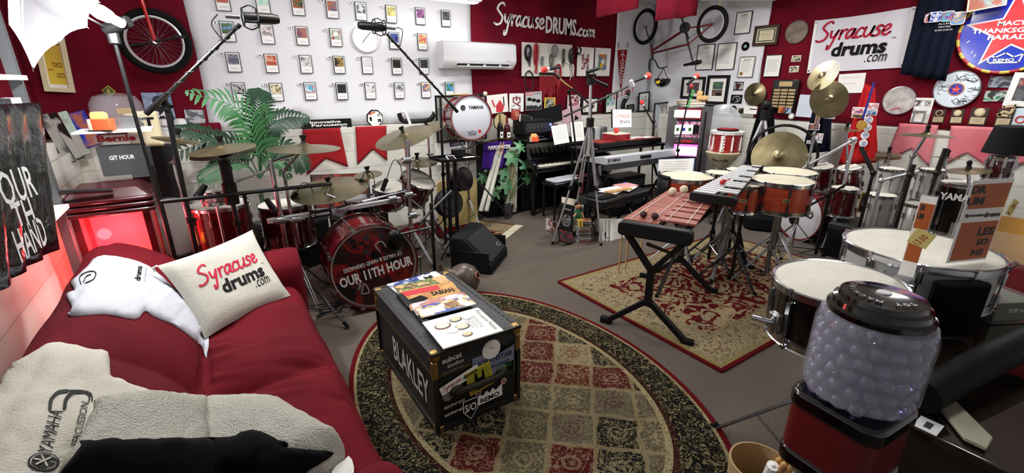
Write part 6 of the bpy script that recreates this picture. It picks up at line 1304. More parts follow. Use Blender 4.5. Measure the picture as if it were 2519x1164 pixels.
# purple jersey
tl,tr,br,bl = PY(1190,352,5.1),PY(1262,345,5.1),PY(1245,412,5.0),PY(1185,418,5.0); t = thing('purple_jersey','purple jersey reading PURPLE LANCERS hanging below the bottles','jersey',(tl + tr) / 2); mb = MB(velvet('purple_cloth','24104c','3c1c78',.1)); vs = []; n,k = 14,12
for j in range(k + 1):
    for i in range(n + 1): q = tl.lerp(tr,i / n).lerp(bl.lerp(br,i / n),j / k); q.y += .025 * sin(i * 1.1) * (.3 + j / k); vs.append(q)
mb.add(vs,[(j * (n + 1) + i,j * (n + 1) + i + 1,(j + 1) * (n + 1) + i + 1,(j + 1) * (n + 1) + i) for j in range(k) for i in range(n)]); X = frame_m(tl.lerp(tr,.5).lerp(bl.lerp(br,.5),.2) + Vector((0,-.04,0)),Vector((1,0,0)),_z,Vector((0,-1,0))); put_text(mb,'PURPLE LANCERS',0,0,w=.34,h=.05,m=WHITE,bold=.03,T=X); mb.build('cloth',t,world=1,smooth=60,solid=.01)
mb = MB(WOOD_D); mb.tube([tl + Vector((-.02,0,0)),(tl + tr) / 2 + Vector((0,0,.04)),tr + Vector((.02,0,0))],.01,6); mb.build('hanger',t,world=1)
# shelf under bottles
SH = PZ(1235,350,1.0)
mb = MB(BLK_PL); mb.box(3.27,5.28,.5,.5,.32,1.0); o = mb.build('black_stand',bevel=.01); tag(o,'tall black stand carrying the bottles left of the piano','stand')
def bottle(label,px,y,h,r,m,cap,name='bottle',lab=None):
    p = PY(*px,y); t = thing(name,label,'bottle',(p.x,y,1.002)); mb = MB(m); mb.lathe([(.001,0),(r,0),(r,h * .52),(r * .85,h * .62),(r * .32,h * .75),(r * .3,h * .95),(.001,h * .95)],20); mb.build('glass_body',t)
    mb = MB(cap); mb.lathe([(r * .36,h * .72),(r * .34,h),(.001,h)],16); mb.build('cap',t)
    mb = MB(lab or PAPER); mb.box(0,-r - .0005,h * .28,r * 1.1,.002,h * .22); mb.box(0,-r - .002,h * .28,r * .6,.001,h * .06,INK); mb.build('label',t)
bottle('dark champagne bottle with gold foil neck left of the piano',(1230,340),5.2,.36,.04,mat('green_glass','0c120c',.1,coat=.4),GOLD)
bottle('dark red bottle with a white number 34 label',(1247,340),5.22,.32,.045,mat('red_glass','3c0a10',.12,coat=.5),mat('wax_red','6c141c',.4))
for x in (1218,1226,1234): pass
def shutter(label,px,y,lean):
    P = [PY(a,b2,y) for a,b2 in px]; T = frame_m((P[0] + P[1] + P[2] + P[3]) / 4,(P[1] - P[0]).normalized(),((P[0] + P[1]) - (P[2] + P[3])).normalized(),Vector((0,-1,0))); w,h = (P[1] - P[0]).length,((P[0] + P[1]) / 2 - (P[2] + P[3]) / 2).length
    t = thing('shutter',label,'shutter',M_=T); mb = MB(mat('shutter_white','b8b8ac',.6))
    for s_ in (-1,1): mb.box(s_ * (w / 2 - .02),0,0,.04,h,.03); mb.box(0,s_ * (h / 2 - .03),0,w,.06,.03)
    mb.build('frame',t); mb = MB(mat('slat_cream','c8c098',.6)); k = int(h / .032)
    for i in range(k): mb.box(0,-h / 2 + .06 + (h - .12) * (i + .5) / k,0,w - .07,.02,.018,T=TR(0,0,0))
    mb.build('slats',t)
shutter('white louvred shutter standing behind the split leaf plant',[(1243,363),(1270,363),(1277,522),(1243,522)],5.08,0)
for i,(x0,x1,xb) in enumerate(((1228,1236,1182),(1236,1243,1196))):
    a,b2,c_ = PY(x0,358,5.1),PY(x1,360,5.1),PY(xb,520,4.75); mb = MB(MATS['shutter_white']); X,L = align(c_,a); mb.box(0,0,L / 2,.05,.03,L,T=X); tag(mb.build('white_board',bevel=.004),('long white board leaning against the black stand, left one','long white board leaning against the black stand, right one')[i],'board')
for i,x in enumerate((1232,1239)): a,b2 = PY(x,352,5.0),PY(x - 4,380,5.0); mb = MB(WOOD); mb.cyl(a,b2,.008,n=8); mb.sphere(a,.009,8); tag(mb.build('drumstick'),('left','right')[i] + ' drumstick tip standing above the white boards','drumstick')
# bass guitar body and round grey case behind the tray stand
p = PY(1105,500,4.75); t = thing('round_case','dark round case in front of a yellow board behind the tray stand','case',M_=up_m(p,(0,-1,.15))); mb = MB(DGREY); mb.lathe([(.001,.06),(.15,.06),(.17,.03),(.17,-.06)],32); mb.build('lid',t); mb = MB(BLK_PL); mb.ring(.17,.01,32,6); mb.ring(.08,.006,24,6,T=TR(0,0,.062)); mb.build('rim',t)
mb = MB(mat('yellow_board','b8a468',.6)); mb.rbox(0,0,0,.55,.03,.6,.05,ax='y'); o = mb.build('yellow_board'); q = PY(1125,470,5.0); o.location = (q.x,5.0,.32); tag(o,'yellow rounded board leaning behind the dark round case','board')
p = PY(1140,440,4.7); t = thing('tilted_cymbal_bag','black round drum lying on its side behind the tray stand','drum',M_=up_m(p,(.3,-1,.3))); mb = MB(BLK_GL); mb.lathe([(.001,.03),(.12,.03),(.14,0),(.14,-.15)],28); mb.build('shell',t); mb = MB(DSTEEL); mb.ring(.14,.007,28,6,T=TR(0,0,.01)); mb.build('hoop',t)
t = thing('hi_hat_pedal','grey hi-hat pedal standing below the white boards','pedal',(3.22,4.95,0)); mb = MB(mat('pedal_steel','6c6e70',.35,.8)); p = Vector((3.22,4.95,0)); mb.rbox(p.x,p.y,.12,.09,.03,.24,.02,ax='x'); mb.build('footboard',t,world=1)
for i in range(6): mb = MB(DGREY); mb.box(p.x,p.y - .018,.05 + i * .03,.06,.006,.008); mb.build('grip_rib',t,world=1)
mb = MB(DSTEEL); mb.cyl(p + Vector((.03,0,.02)),PY(1176,445,4.6),.01,n=8); mb.build('rod',t,world=1)
# ================================================================== piano and what stands on it
PBK = mat('piano_black','08080a',.2,coat=.5); px0,px1 = 3.56,5.02; pc = (px0 + px1) / 2; pw = px1 - px0
t = thing('upright_piano','black upright piano against the back wall','piano',(pc,5.19,0)); mb = MB(PBK); mb.box(0,.08,.5,pw,.3,1.0); mb.build('case',t,bevel=.006)
mb = MB(PBK); mb.box(0,.03,1.015,pw + .04,.42,.03); mb.build('lid',t,bevel=.008)
mb = MB(PBK); mb.box(0,-.2,.63,pw,.28,.07); mb.build('keybed',t,bevel=.006)
mb = MB(PBK); mb.add([(-pw / 2,-.08,.76),(pw / 2,-.08,.76),(pw / 2,-.2,.98),(-pw / 2,-.2,.98),(-pw / 2,-.06,.76),(pw / 2,-.06,.76),(pw / 2,-.07,1.0),(-pw / 2,-.07,1.0)],[(0,1,2,3),(5,4,7,6),(3,2,6,7),(0,3,7,4),(1,5,6,2)]); mb.build('fallboard',t)
for s_ in (-1,1):
    mb = MB(PBK); mb.prism([(-.36,.6),(-.36,.72),(-.3,.76),(-.24,.77),(-.2,.84),(-.17,.94),(-.2,1.0),(-.05,1.0),(-.05,.6)],.06,T=TR(s_ * (pw / 2 - .03) - .03,0,0) @ Matrix(((0,0,1,0),(1,0,0,0),(0,1,0,0),(0,0,0,1)))); mb.build('side_arm',t,bevel=.006)
    mb = MB(PBK); mb.lathe([(.035,0),(.045,.03),(.03,.1),(.045,.3),(.05,.5),(.055,.6)],16,T=TR(s_ * (pw / 2 - .06),-.28,0)); mb.build('leg',t)
kw = 1.22 / 52; KW = mat('ivory_key','dcd8c4',.3)
for i in range(52): mb = MB(KW); mb.box(-.61 + kw * (i + .5),-.25,.68,kw * .93,.15,.02); mb.build('white_key',t)
for i in range(51):
    if i % 7 in (0,1,3,4,5): mb = MB(BLK_PL); mb.box(-.61 + kw * (i + 1),-.215,.698,kw * .5,.09,.016); mb.build('black_key',t)
mb = MB(PBK); mb.cyl((-.1,-.25,.02),(-.1,-.05,.08),.012,n=8); mb.build('pedal',t)
zp = 1.031
# music book on piano: two white page spreads in a black folder
a,b2,c_,e = PY(1355,308,4.98),PY(1432,298,4.98),PY(1432,355,4.92),PY(1362,357,4.92)
def leaning(name,label,cat,P,m,cols=None,thick=.006,lines=0,cover=None,tx=None):
    """flat object given by four points TL,TR,BR,BL in the room"""
    tl,tr,br,bl = P; u = ((tr - tl) + (br - bl)).normalized(); v = ((tl - bl) + (tr - br)); v = (v - u * v.dot(u)).normalized(); nn = u.cross(v); w = ((tr - tl).length + (br - bl).length) / 2; h = ((tl - bl).length + (tr - br).length) / 2
    if nn.dot(CAM - tl) < 0: nn = -nn; u = -u
    t = thing(name,label,cat,M_=frame_m((tl + tr + br + bl) / 4,u,v,nn)); mb = MB(m); mb.box(0,0,-thick / 2,w,h,thick); mb.build('body',t)
    mb = MB(cover or PAPER); mb.box(0,0,.001,w * .96,h * .97,.001)
    for i in range(lines): mb.box(0,h * (.36 - .7 * i / lines),.002,w * .7,h * .012,.0004,TXT)
    if tx: tx(mb,w,h,.0025)
    mb.build('front',t); return t,w,h
leaning('sheet_music','white sheet music page at the left on the piano desk','sheet music',[PY(1356,311,4.97),PY(1394,304,4.97),PY(1400,351,4.9),PY(1364,356,4.9)],PAPER,lines=8)
leaning('sheet_music','white sheet music page in a black folder right on the piano desk','sheet music',[PY(1400,300,4.99),PY(1436,298,4.99),PY(1437,346,4.93),PY(1408,350,4.93)],BLK_PL,lines=8)
p = PY(1318,320,5.15); t = thing('amplifier','black amplifier with knobs and a blue light on the piano','amplifier',(p.x - .01,5.2,zp + .07)); mb = MB(BLK_PL); mb.box(0,0,.08,.5,.28,.2); mb.build('case',t,bevel=.01); mb = MB(DGREY); mb.box(0,-.142,.08,.44,.006,.12); mb.build('front_panel',t)
for i in range(5): mb = MB(STEEL); mb.cyl((-.17 + .065 * i,-.145,.08),(-.17 + .065 * i,-.165,.08),.014,n=12); mb.build('knob',t)
BLED = mat('blue_led','3848ff',.4,emit=25); mb = MB(BLED); mb.sphere((.19,-.148,.11),.014,10); mb.build('indicator',t)
for s_ in (-1,1): mb = MB(BLK_PL); mb.box(s_ * .2,0,-.04,.05,.25,.05); mb.build('foot_block',t)
def books(prefix,specs,x,y,z,group):
    for i,(w,d,h,m,lab,rz) in enumerate(specs):
        t = thing('book',lab,'book',(x,y,z),radians(rz),group); mb = MB(m); mb.box(0,0,.002,w,d,.004); mb.box(0,0,h - .002,w,d,.004); mb.box(-w / 2 + .003,0,h / 2,.006,d,h); mb.build('cover',t); mb = MB(PAPER_O); mb.box(.003,0,h / 2,w - .012,d - .008,h - .008); mb.build('pages',t); z += h + .001
    return z
p = PY(1345,330,5.25); books('',[(.22,.16,.04,mat('book_red','7c2024',.6),'red book at the bottom of the pile right of the amplifier',0),(.2,.15,.035,MATS['book_red'],'second red book in the pile right of the amplifier',4),(.2,.15,.03,mat('book_cream','c8b08c',.6),'cream book in the pile right of the amplifier',-3),(.19,.14,.035,mat('book_wine','5c1820',.6),'dark wine book at the top of the pile right of the amplifier',2)],p.x + .1,5.22,zp,'books piled on the piano')
t = thing('blue_light_box','dark red box with a blue lamp beside the amplifier','box',(p.x - .02,5.06,zp)); mb = MB(mat('box_red','4c1418',.5)); mb.box(0,0,.09,.1,.06,.18); mb.build('box',t,bevel=.004); mb = MB(BLED); mb.sphere((0,-.03,.12),.014,10); mb.build('indicator',t)
def toaster(px,y,z,label,s=1.0):
    p = PY(*px,y); t = thing('toaster_lamp',label,'toaster',(p.x,y,z),-.35); mb = MB(mat('toaster_orange','e85a34',.4)); mb.rbox(.012 * s,0,.035 * s,.105 * s,.06 * s,.07 * s,.015 * s); mb.build('body',t,bevel=.005)
    mb = MB(mat('toaster_beige','c8b8a0',.5)); mb.rbox(-.045 * s,0,.035 * s,.025 * s,.058 * s,.068 * s,.01 * s); mb.build('side_panel',t,bevel=.003); mb = MB(mat('toast_bread','e8a868',.6,emit=.35)); mb.rbox(0,0,.085 * s,.08 * s,.03 * s,.05 * s,.018 * s,ax='y'); mb.build('bread',t,bevel=.004); mb = MB(BLK_PL); mb.rbox(0,0,.004,.12 * s,.07 * s,.008,.015 * s); mb.build('base',t)
toaster((1313,352),4.96,1.002,'small orange toy toaster with toast on the piano arm',1.0)
p = PY(1272,300,5.2); t = thing('glass_jar','glass jar with red label and domed lid on the amplifier','jar',(p.x - .02,5.22,zp + .251)); mb = MB(mat('jar_red','9c3c34',.4)); mb.lathe([(.001,0),(.05,0),(.052,.01),(.052,.13),(.045,.14)],20); mb.build('jar',t); mb = MB(LGREY); mb.lathe([(.052,.14),(.054,.15),(.03,.165),(.012,.18),(.02,.2),(.001,.21)],20); mb.build('lid',t); mb = MB(CREAM); mb.ring(.022,.004,14,4,T=TR(0,-.053,.07) @ rotm('X',90)); mb.build('label',t)
leaning('award_wedge','white edged black wedge sign beside the glass jar','sign',[PY(1280,278,5.15),PY(1308,290,5.15),PY(1307,302,5.13),PY(1280,301,5.13)],WHITE,cover=BLK_PL,thick=.02)
mb = MB(mat('round_tray','b8a880',.4)); p = PY(1232,300,5.3); mb.lathe([(.0001,.01),(.11,.01)],28); mb.ring(.11,.008,28,6,BLK_PL); o = mb.build('round_plaque'); o.matrix_world = up_m(p,(0,-1,.05)); tag(o,'round cream plaque with black rim behind the champagne bottle','plaque')
picture('black_board','black board leaning on the ledge behind the piano, brass label at its foot','board','A',[(1284,272),(1372,268),(1392,306),(1284,308)],frame=0,cardc=mat('board_black','16171a',.7),mats=True,off=.22,extra=lambda mb,w,h,z: mb.box(w * .05,-h * .32,z,w * .28,h * .12,.003,GOLD))
picture('pink_card','pale pink card leaning right of the black board','card','A',[(1371,268),(1424,267),(1433,298),(1390,298)],frame=0,cardc=mat('pink_paper','c8a8b0',.7),mats=True,off=.2,extra=lambda mb,w,h,z: mb.prism([(w * .1,-h * .45),(w * .2,-h * .1),(w * .35,-h * .45)],.001,INK,TR(0,0,z)))
# piano bench with plastic bags
p = PZ(1372,438,.5); t = thing('piano_bench','black bench in front of the piano under folded shirts','bench',(p.x,4.66,0)); mb = MB(PBK); mb.box(0,0,.48,.62,.33,.05); mb.build('seat',t,bevel=.008)
for sx in (-1,1):
    for sy in (-1,1): mb = MB(PBK); mb.lathe([(.018,0),(.015,.06),(.022,.12),(.018,.3),(.028,.455)],12,T=TR(sx * .27,sy * .12,0)); mb.build('leg',t)
for i in range(3):
    mb = MB(mat('bagged_shirt','b8bcc4',.25,bump=(9,.8,.03))); mb.rbox(0,0,.012,.22,.24,.024,.05); o = mb.build('folded_shirt',bevel=.008); o.location = (p.x - .17 + .17 * i,4.66 + .01 * i,.506 + .002 * i); tag(o,('left','middle','right')[i] + ' folded pale shirt in clear wrapping on the piano bench','shirt','folded shirts on the piano bench')
# ================================================================== keyboards
t = thing('digital_piano','silver grey YAMAHA digital piano seen from the back on a black stand','keyboard',(4.72,4.14,.79)); SILV = mat('keyboard_silver','b8bcc4',.4,.2); mb = MB(SILV); mb.prism([(-.14,0),(.16,0),(.16,.05),(-.11,.1),(-.14,.09)],1.36,T=TR(-.68,0,0) @ Matrix(((0,0,1,0),(1,0,0,0),(0,1,0,0),(0,0,0,1)))); mb.build('case',t,bevel=.006)
mb = MB(DGREY); mb.box(0,-.12,-.035,1.34,.06,.07); mb.build('rear_rail',t); mb = MB(INK); put_text(mb,'YAMAHA',-.5,.05,w=.17,h=.036,T=TR(0,-.1425,0) @ rotm('X',90),bold=.03,z=.002); mb.ring(.016,.004,14,4,T=TR(-.615,-.143,.05) @ rotm('X',90)); mb.build('logo',t)
mb = MB(BLK_PL); mb.box(.05,-.143,.045,.2,.01,.04); 
for i in range(5): mb.cyl((-.01 + .035 * i,-.15,.05),(-.01 + .035 * i,-.17,.05),.008,n=8)
mb.build('socket_panel',t)
mb = MB(KW); mb.box(0,.09,.073,1.2,.1,.012,T=rotm('X',-9)); mb.build('key_row',t)
t = thing('keyboard_stand','black frame stand under the digital piano','stand',(4.72,4.16,0)); mb = MB(BLACK)
for s_ in (-1,1):
    for q in (-1,1): mb = MB(BLACK); mb.cyl((s_ * .55,-.22 * q,.02),(s_ * .55,.14 * q,.74),.016,n=8); mb.build('leg',t)
mb = MB(BLACK); mb.box(0,0,.38,1.1,.03,.03); mb.build('cross_bar',t)
t = thing('effects_rack','black rack with blue lights under the digital piano','rack',(4.75,4.35,0)); mb = MB(BLK_PL); mb.box(0,0,.28,.6,.3,.52); mb.build('case',t,bevel=.008)
for i in range(3): mb = MB(DGREY); mb.box(0,-.152,.18 + .13 * i,.54,.006,.1); l = mb.build('rack_unit',t); mb = MB(BLED); mb.sphere((-.12 + .16 * (i % 2),-.157,.2 + .13 * i),.01,8); mb.build('indicator',l)
zt_ = 1.0; q0 = PZ(1500,332,zt_); t = thing('red_topped_keyboard','black keyboard with a red top, papers lying on it','keyboard',(4.92,4.55,.93)); mb = MB(BLK_PL); mb.box(0,0,.03,1.25,.34,.07); mb.build('case',t,bevel=.01); mb = MB(mat('red_top','8c2c28',.5)); mb.box(0,.0,.068,1.2,.3,.006); mb.build('top_panel',t)
t = thing('black_table','narrow black table carrying the red topped keyboard','table',(4.9,4.6,0)); mb = MB(BLK_PL); mb.box(0,0,.9,1.5,.5,.03); mb.build('table_top',t)
for sx in (-1,1):
    for sy in (-1,1): mb = MB(BLACK); mb.box(sx * .7,sy * .2,.44,.03,.03,.88); mb.build('leg',t)
for i,(dx,dy,rz) in enumerate(((.05,-.02,8),(.3,.02,-14),(.42,-.06,5))):
    mb = MB(PAPER); mb.box(0,0,.001,.21,.15,.0015); o = mb.build('paper_sheet'); o.location = (4.92 + dx,4.55 + dy,1.003 + .002 * i); o.rotation_euler = (0,0,radians(rz)); tag(o,('left','middle','right')[i] + ' loose white paper on the red topped keyboard','paper','papers on the red topped keyboard')
q = PY(1520,322,4.5)
for i in range(7):
    mb = MB(mat('sleeve_red','98242c',.5) if i < 6 else PAPER_O); mb.box(0,0,.007,.3 - .004 * i,.26,.013); o = mb.build('record_sleeve',bevel=.002); o.location = (q.x + .006 * (i % 3),4.53,1.003 + .0135 * i); o.rotation_euler = (0,0,radians(3 * ((i * 37) % 5 - 2))); tag(o,('lowest','second lowest','third','fourth','fifth','sixth','cream topmost')[i] + ' sleeve of the red pile left of the lettered screen','sleeve','red sleeves piled on the keyboard')
mb = MB(FOAM_R); mb.sphere((0,0,.038),.038,16); o = mb.build('foam_ball'); o.location = (q.x - .03,4.5,1.098); tag(o,'red foam ball lying on the pile of red sleeves','foam ball')
for i in range(6): mb = MB([PAPER,PAPER_O,LGREY][i % 3]); mb.box(0,0,.005,.24,.2,.009); o = mb.build('paper_stack_sheet'); o.location = (q.x - .32 + .01 * (i % 2),4.53,.916 + .0095 * i); tag(o,('lowest','second','third','fourth','fifth','topmost')[i] + ' booklet of the pale pile left of the red sleeves','booklet','pale booklets beside the red sleeves')
leaning('lettered_screen','black framed white screen with Syracuse drums lettering above the keyboards','screen',[PY(1503,269,4.7),PY(1553,269,4.7),PY(1556,314,4.66),PY(1509,314,4.66)],BLK_PL,cover=mat('screen_white','e8e8ea',.3,emit=.35),thick=.02,tx=lambda mb,w,h,z: (lambda s_: [ribbon(mb,s_[0],None,s_[1],mat('screen_pink','d08878',.5),z=z),put_text(mb,'drums',w * .12,-h * .15,w=w * .5,z=z,m=INK)])(script_word('Syracuse',w * .75,.16,0,h * .05)))
for i,(x,c1) in enumerate(((1462,'dark grey'),(1478,'light grey'),(1494,'mid grey'))):
    mb = MB([DGREY,LGREY,GREY][i]); mb.box(0,0,.11,.1,.12,.22); o = mb.build('speaker_box',bevel=.006); q = PY(x,300,4.9); o.location = (q.x,5.0,1.0 - .08 if 0 else .92); tag(o,c1 + ' small box behind the pale booklets','box')
# ================================================================== microphones with red foam
def foam_mic(t,ball,tail,r=.036):
    mb = MB(FOAM_R); mb.sphere(ball,r,18); mb.build('foam_cover',t,world=1); d = (Vector(tail) - Vector(ball)).normalized(); mb = MB(WHITE); mb.cyl(Vector(ball) + d * r * .8,Vector(ball) + d * (r + .025),.02,n=14); mb.build('collar',t,world=1)
    mb = MB(BLK_PL); mb.cyl(Vector(ball) + d * (r + .02),tail,.019,.015,n=14); mb.build('microphone',t,world=1)
Yv = 3.6
def micstand(label,basepx,basey,top,boom0,boom1,ball,tail,r=.036,extra=None,Y=None):
    b0 = PY(*basepx,basey); t = thing('microphone_stand',label,'microphone stand',(b0.x,basey,0)); tp = PY(*top,basey); mb = MB(BLACK); mb.cyl((b0.x,basey,.02),(tp.x,basey,tp.z),.011,n=10); mb.build('pole',t,world=1)
    for i in range(3): a_ = i * 2 * PI / 3 + .3; mb = MB(BLACK); mb.cyl((b0.x,basey,.25),(b0.x + .26 * cos(a_),basey + .26 * sin(a_),.014),.008,n=6); mb.build('leg',t,world=1)
    mb = MB(BLACK); mb.cyl(PY(*boom0,basey),PY(*boom1,basey),.011,n=10); mb.build('boom',t,world=1); mb = MB(BLK_PL); mb.sphere(tp,.025,10); mb.cyl(tp + Vector((-.03,0,0)),tp + Vector((.03,0,0)),.012,n=8); mb.build('boom_joint',t,world=1); foam_mic(t,PY(*ball,basey),PY(*tail,basey),r); return t
t = micstand('black boom stand with red foam microphone beside the pegboard',(1452,330),4.05,(1400,225),(1362,180),(1458,262),(1339,172),(1375,165)); mb = MB(mat('yellow_tape','c8a848',.6)); mb.tube([PY(1378,194,4.03),PY(1390,205,4.0),PY(1400,212,4.0),PY(1408,217,4.03)],.007,5,smooth=3); mb.build('yellow_clip',t,world=1); mb = MB(CAB_B); mb.tube([PY(1375,165,4.05),PY(1400,160,4.03),PY(1420,230,4.0),PY(1445,285,4.0)],.003,5,smooth=5); mb.build('cable',t,world=1)
t = micstand('black boom stand with red clips and red foam microphone in front of the white sheet',(1452,330),3.85,(1455,262),(1388,287),(1545,213),(1594,187),(1557,202),.04)
for i in range(6): mb = MB(mat('clip_red','9c1c24',.4)); p = PY(1512 + i * 9,233 - i * 4,3.84); mb.cyl(p,p + Vector((0,0,-.045)),.006,n=6); mb.sphere(p + Vector((0,0,-.045)),.009,8); mb.build('red_clip',t,world=1)
mb = MB(WHITE); mb.cyl(PY(1552,198,3.83),PY(1558,212,3.83),.02,n=8); mb.build('white_clamp',t,world=1); cable_wrap(t,[PY(1470,258,3.85),PY(1545,213,3.85)],turns=6)
t = micstand('black boom stand with green clips and red foam microphone above the slot machine',(1668,430),3.7,(1668,370),(1665,372),(1700,215),(1714,187),(1690,208)); mb = MB(mat('clip_green','58c060',.5))
for i in range(5): p = PY(1702 - i * 3,225 + i * 9,3.69); mb.box(p.x + .02,p.y,p.z,.035,.02,.03)
mb.build('green_clips',t,world=1); mb = MB(mat('button_red','b03040',.4)); p = PY(1701,212,3.66); mb.sphere(p,.03,12,sq=(1,.5,1)); mb.build('round_button',t,world=1)
t = micstand('thin black boom with small red foam microphone in the room corner',(1612,400),4.6,(1608,300),(1610,310),(1584,262),(1579,252),(1584,262),.033)
# camera tripod
tb = Vector((3.3,3.53,0)); t = thing('camera_tripod','silver camera tripod with black head in front of the piano','tripod',tb); hub = PY(1452,300,3.5); topp = PY(1453,205,3.5); mb = MB(ALU); mb.cyl(hub + Vector((0,0,-.35)),topp,.014,n=12); mb.build('centre_column',t,world=1)
mb = MB(BLK_PL); mb.cyl(hub + Vector((0,0,-.05)),hub + Vector((0,0,.04)),.04,n=12); mb.build('shoulder',t,world=1)
mb = MB(BLK_PL); mb.rbox(topp.x,topp.y,topp.z + .02,.07,.07,.07,.02); mb.rbox(topp.x,topp.y,topp.z + .075,.1,.06,.025,.01,T=None); mb.cyl(topp + Vector((-.06,0,.1)),topp + Vector((.09,0,.14)),.018,n=10); mb.build('pan_head',t,world=1,bevel=.004); mb = MB(BLK_PL); mb.cyl(PY(1462,197,3.48),PY(1494,212,3.45),.012,.016,n=10); mb.build('pan_handle',t,world=1)
for px_ in ((1360,600),(1478,604),None):
    f = PZ(*px_,.0) if px_ else Vector((3.5,3.95,0)); a = hub + Vector((0,0,-.02)); mid = a.lerp(f,.5); mb = MB(ALU); d = (f - a).cross(Vector((0,0,1))).normalized() * .014
    mb.cyl(a + d,mid + d,.009,n=8); mb.cyl(a - d,mid - d,.009,n=8); mb.cyl(mid,f + Vector((0,0,.02)),.011,n=8); l = mb.build('leg',t,world=1); mb = MB(BLK_PL); mb.rbox(mid.x,mid.y,mid.z,.05,.04,.05,.01); mb.build('leg_lock',l,world=1); mb = MB(RUBBER); mb.cyl(f + Vector((0,0,.03)),f,.016,n=8); mb.build('rubber_foot',l,world=1); mb = MB(ALU); mb.cyl(a.lerp(f,.3),hub + Vector((0,0,-.3)),.006,n=6); mb.build('brace',t,world=1)
mb = MB(mat('cross_red','5c1c20',.5)); a,b2 = PY(1433,420,3.9),PY(1430,475,3.9); mb.box((a.x + b2.x) / 2,3.9,(a.z + b2.z) / 2,.035,.02,a.z - b2.z); mb.box(a.x,3.9,a.z - .06,.16,.02,.03); t = thing('red_cross','dark red wooden cross on a thin rod behind the tripod','cross',(a.x,3.9,0)); mb.build('cross',t,world=1); mb = MB(BLACK); mb.cyl((b2.x,3.9,.01),b2,.008,n=6); mb.cyl((b2.x,3.9,.0),(b2.x,3.9,.015),.1,n=16); mb.build('rod',t,world=1)
# padded bench with papers
bc = PZ(1510,470,.5); t = thing('padded_bench','black padded bench covered with papers and folders','bench',(4.0,3.78,0),radians(8)); LEA = mat('black_leather','101113',.35,bump=(35,.3)); mb = MB(LEA); mb.rbox(0,0,.45,.95,.42,.1,.05); mb.build('cushion',t,bevel=.02)
for sx in (-1,1): 
    for sy in (-1,1): mb = MB(BLACK); mb.cyl((sx * .32,sy * .1,.4),(sx * .32,-sy * .18,.02),.018,n=8); mb.build('leg',t)
BR_ = Matrix.Translation((4.0,3.78,.502)) @ Matrix.Rotation(radians(8),4,'Z')
for i,(dx,dy,w,d,h,m,rz,lab) in enumerate(((-.3,-.04,.3,.22,.015,BLK_PL,5,'black folder at the left end of the padded bench'),(-.27,-.03,.28,.2,.01,mat('folder_green','1c4c34',.5),-6,'dark green booklet on the black folder'),(-.02,.02,.3,.22,.008,PAPER,12,'white sheets in the middle of the padded bench'),(.05,.05,.3,.22,.008,PAPER,-8,'white sheets fanned behind the middle of the padded bench'),(.2,.0,.3,.24,.01,PAPER,15,'large white sheets right of the middle on the padded bench'),(.32,.06,.26,.2,.012,mat('folder_pink','c89090',.6),-10,'pinkish red folder at the right end of the padded bench'))):
    mb = MB(m); mb.box(0,0,h / 2,w,d,h); mb.box(0,0,h + .0005,w * .7,.006,.0006,TXT); mb.box(0,.04,h + .0005,w * .6,.004,.0006,TXT); o = mb.build('loose_papers',bevel=.001); o.matrix_world = BR_ @ TR(dx,dy,.0035 * i) @ rotm('Z',rz); tag(o,lab,'papers')
for i in range(3): mb = MB(WOOD); mb.cyl((-.2,0,0),(.2,0,0),.009,n=8); mb.sphere((.205,0,0),.008,8); o = mb.build('drumstick'); o.matrix_world = BR_ @ TR(-.02,-.1 + .025 * i,.035 + .002 * i) @ rotm('Z',-8); tag(o,'drumstick on the padded bench, ' + ('nearest','middle','farthest')[i] + ' of three','drumstick','drumsticks on the padded bench')
# floor pile: CD stack, books, sheet music
c0 = PZ(1445,600,0); rnd = random.Random(8); CASE = mat('cd_case','8c9094',.25)
cdc = ['orange cover on top','red spine','pale spine','yellow spine','grey spine','green spine','white spine','tan spine','dark spine','silver spine','blue spine','cream spine','brown spine']
for i in range(13):
    w = .142; mb = MB(CASE); mb.box(0,0,.0055,w,.125,.011); mb.box(-.0,-.063,.0055,w * .95,.001,.007,mat('spine%d' % (i % 6),['a86c3c','8c3030','c8c4b8','b0a050','50545c','3c6048'][i % 6],.5))
    if i == 12: mb.box(0,0,.0115,w * .9,.11,.001,art('cdtop',['a85c38','c89070','7c3c28'],20))
    o = mb.build('cd_case'); o.location = (c0.x + .02 + rnd.uniform(-.008,.008),c0.y + .1 + rnd.uniform(-.008,.008),.002 + i * .0205); o.rotation_euler = (0,0,rnd.uniform(-.06,.06) - .5); tag(o,'CD case in the floor stack, number %s from the bottom, %s' % (['one','two','three','four','five','six','seven','eight','nine','ten','eleven','twelve','thirteen'][i],cdc[12 - i]),'CD case','CD cases stacked on the floor')
    if i < 12: mb = MB(BLK_PL); mb.box(0,0,.004,.12,.1,.0085); o2 = mb.build('rack_shelf'); o2.location = (c0.x + .02,c0.y + .1,.002 + i * .0205 + .0113); o2.rotation_euler = (0,0,-.5); tag(o2,'thin black spacer between the stacked CD cases, level %s' % ['one','two','three','four','five','six','seven','eight','nine','ten','eleven','twelve'][i],'spacer','spacers of the CD stack')
def L4(a,b2,c_,e,Yb,lean=.08): return [PY(*a,Yb + lean),PY(*b2,Yb + lean),PY(*c_,Yb),PY(*e,Yb)]
leaning('photo_book','black cover with a grey portrait disc leaning under the tripod','book',L4((1384,500),(1418,508),(1404,570),(1368,562),3.75),BLK_PL,cover=mat('cover_black','101113',.4),thick=.02,tx=lambda mb,w,h,z: (mb.lathe([(.0001,z),(w * .32,z)],20,art('port',['303234','a8a8a8','606264'],18),TR(0,-h * .12,0)),put_text(mb,'CONCERT',0,h * .3,w=w * .6,z=z,m=LGREY)))
leaning('photo_book','black album with red and grey print low under the tripod','book',L4((1376,560),(1410,570),(1408,600),(1376,592),3.68),BLK_PL,cover=art('alb2',['101012','8c2c2c','303234'],12),thick=.02)
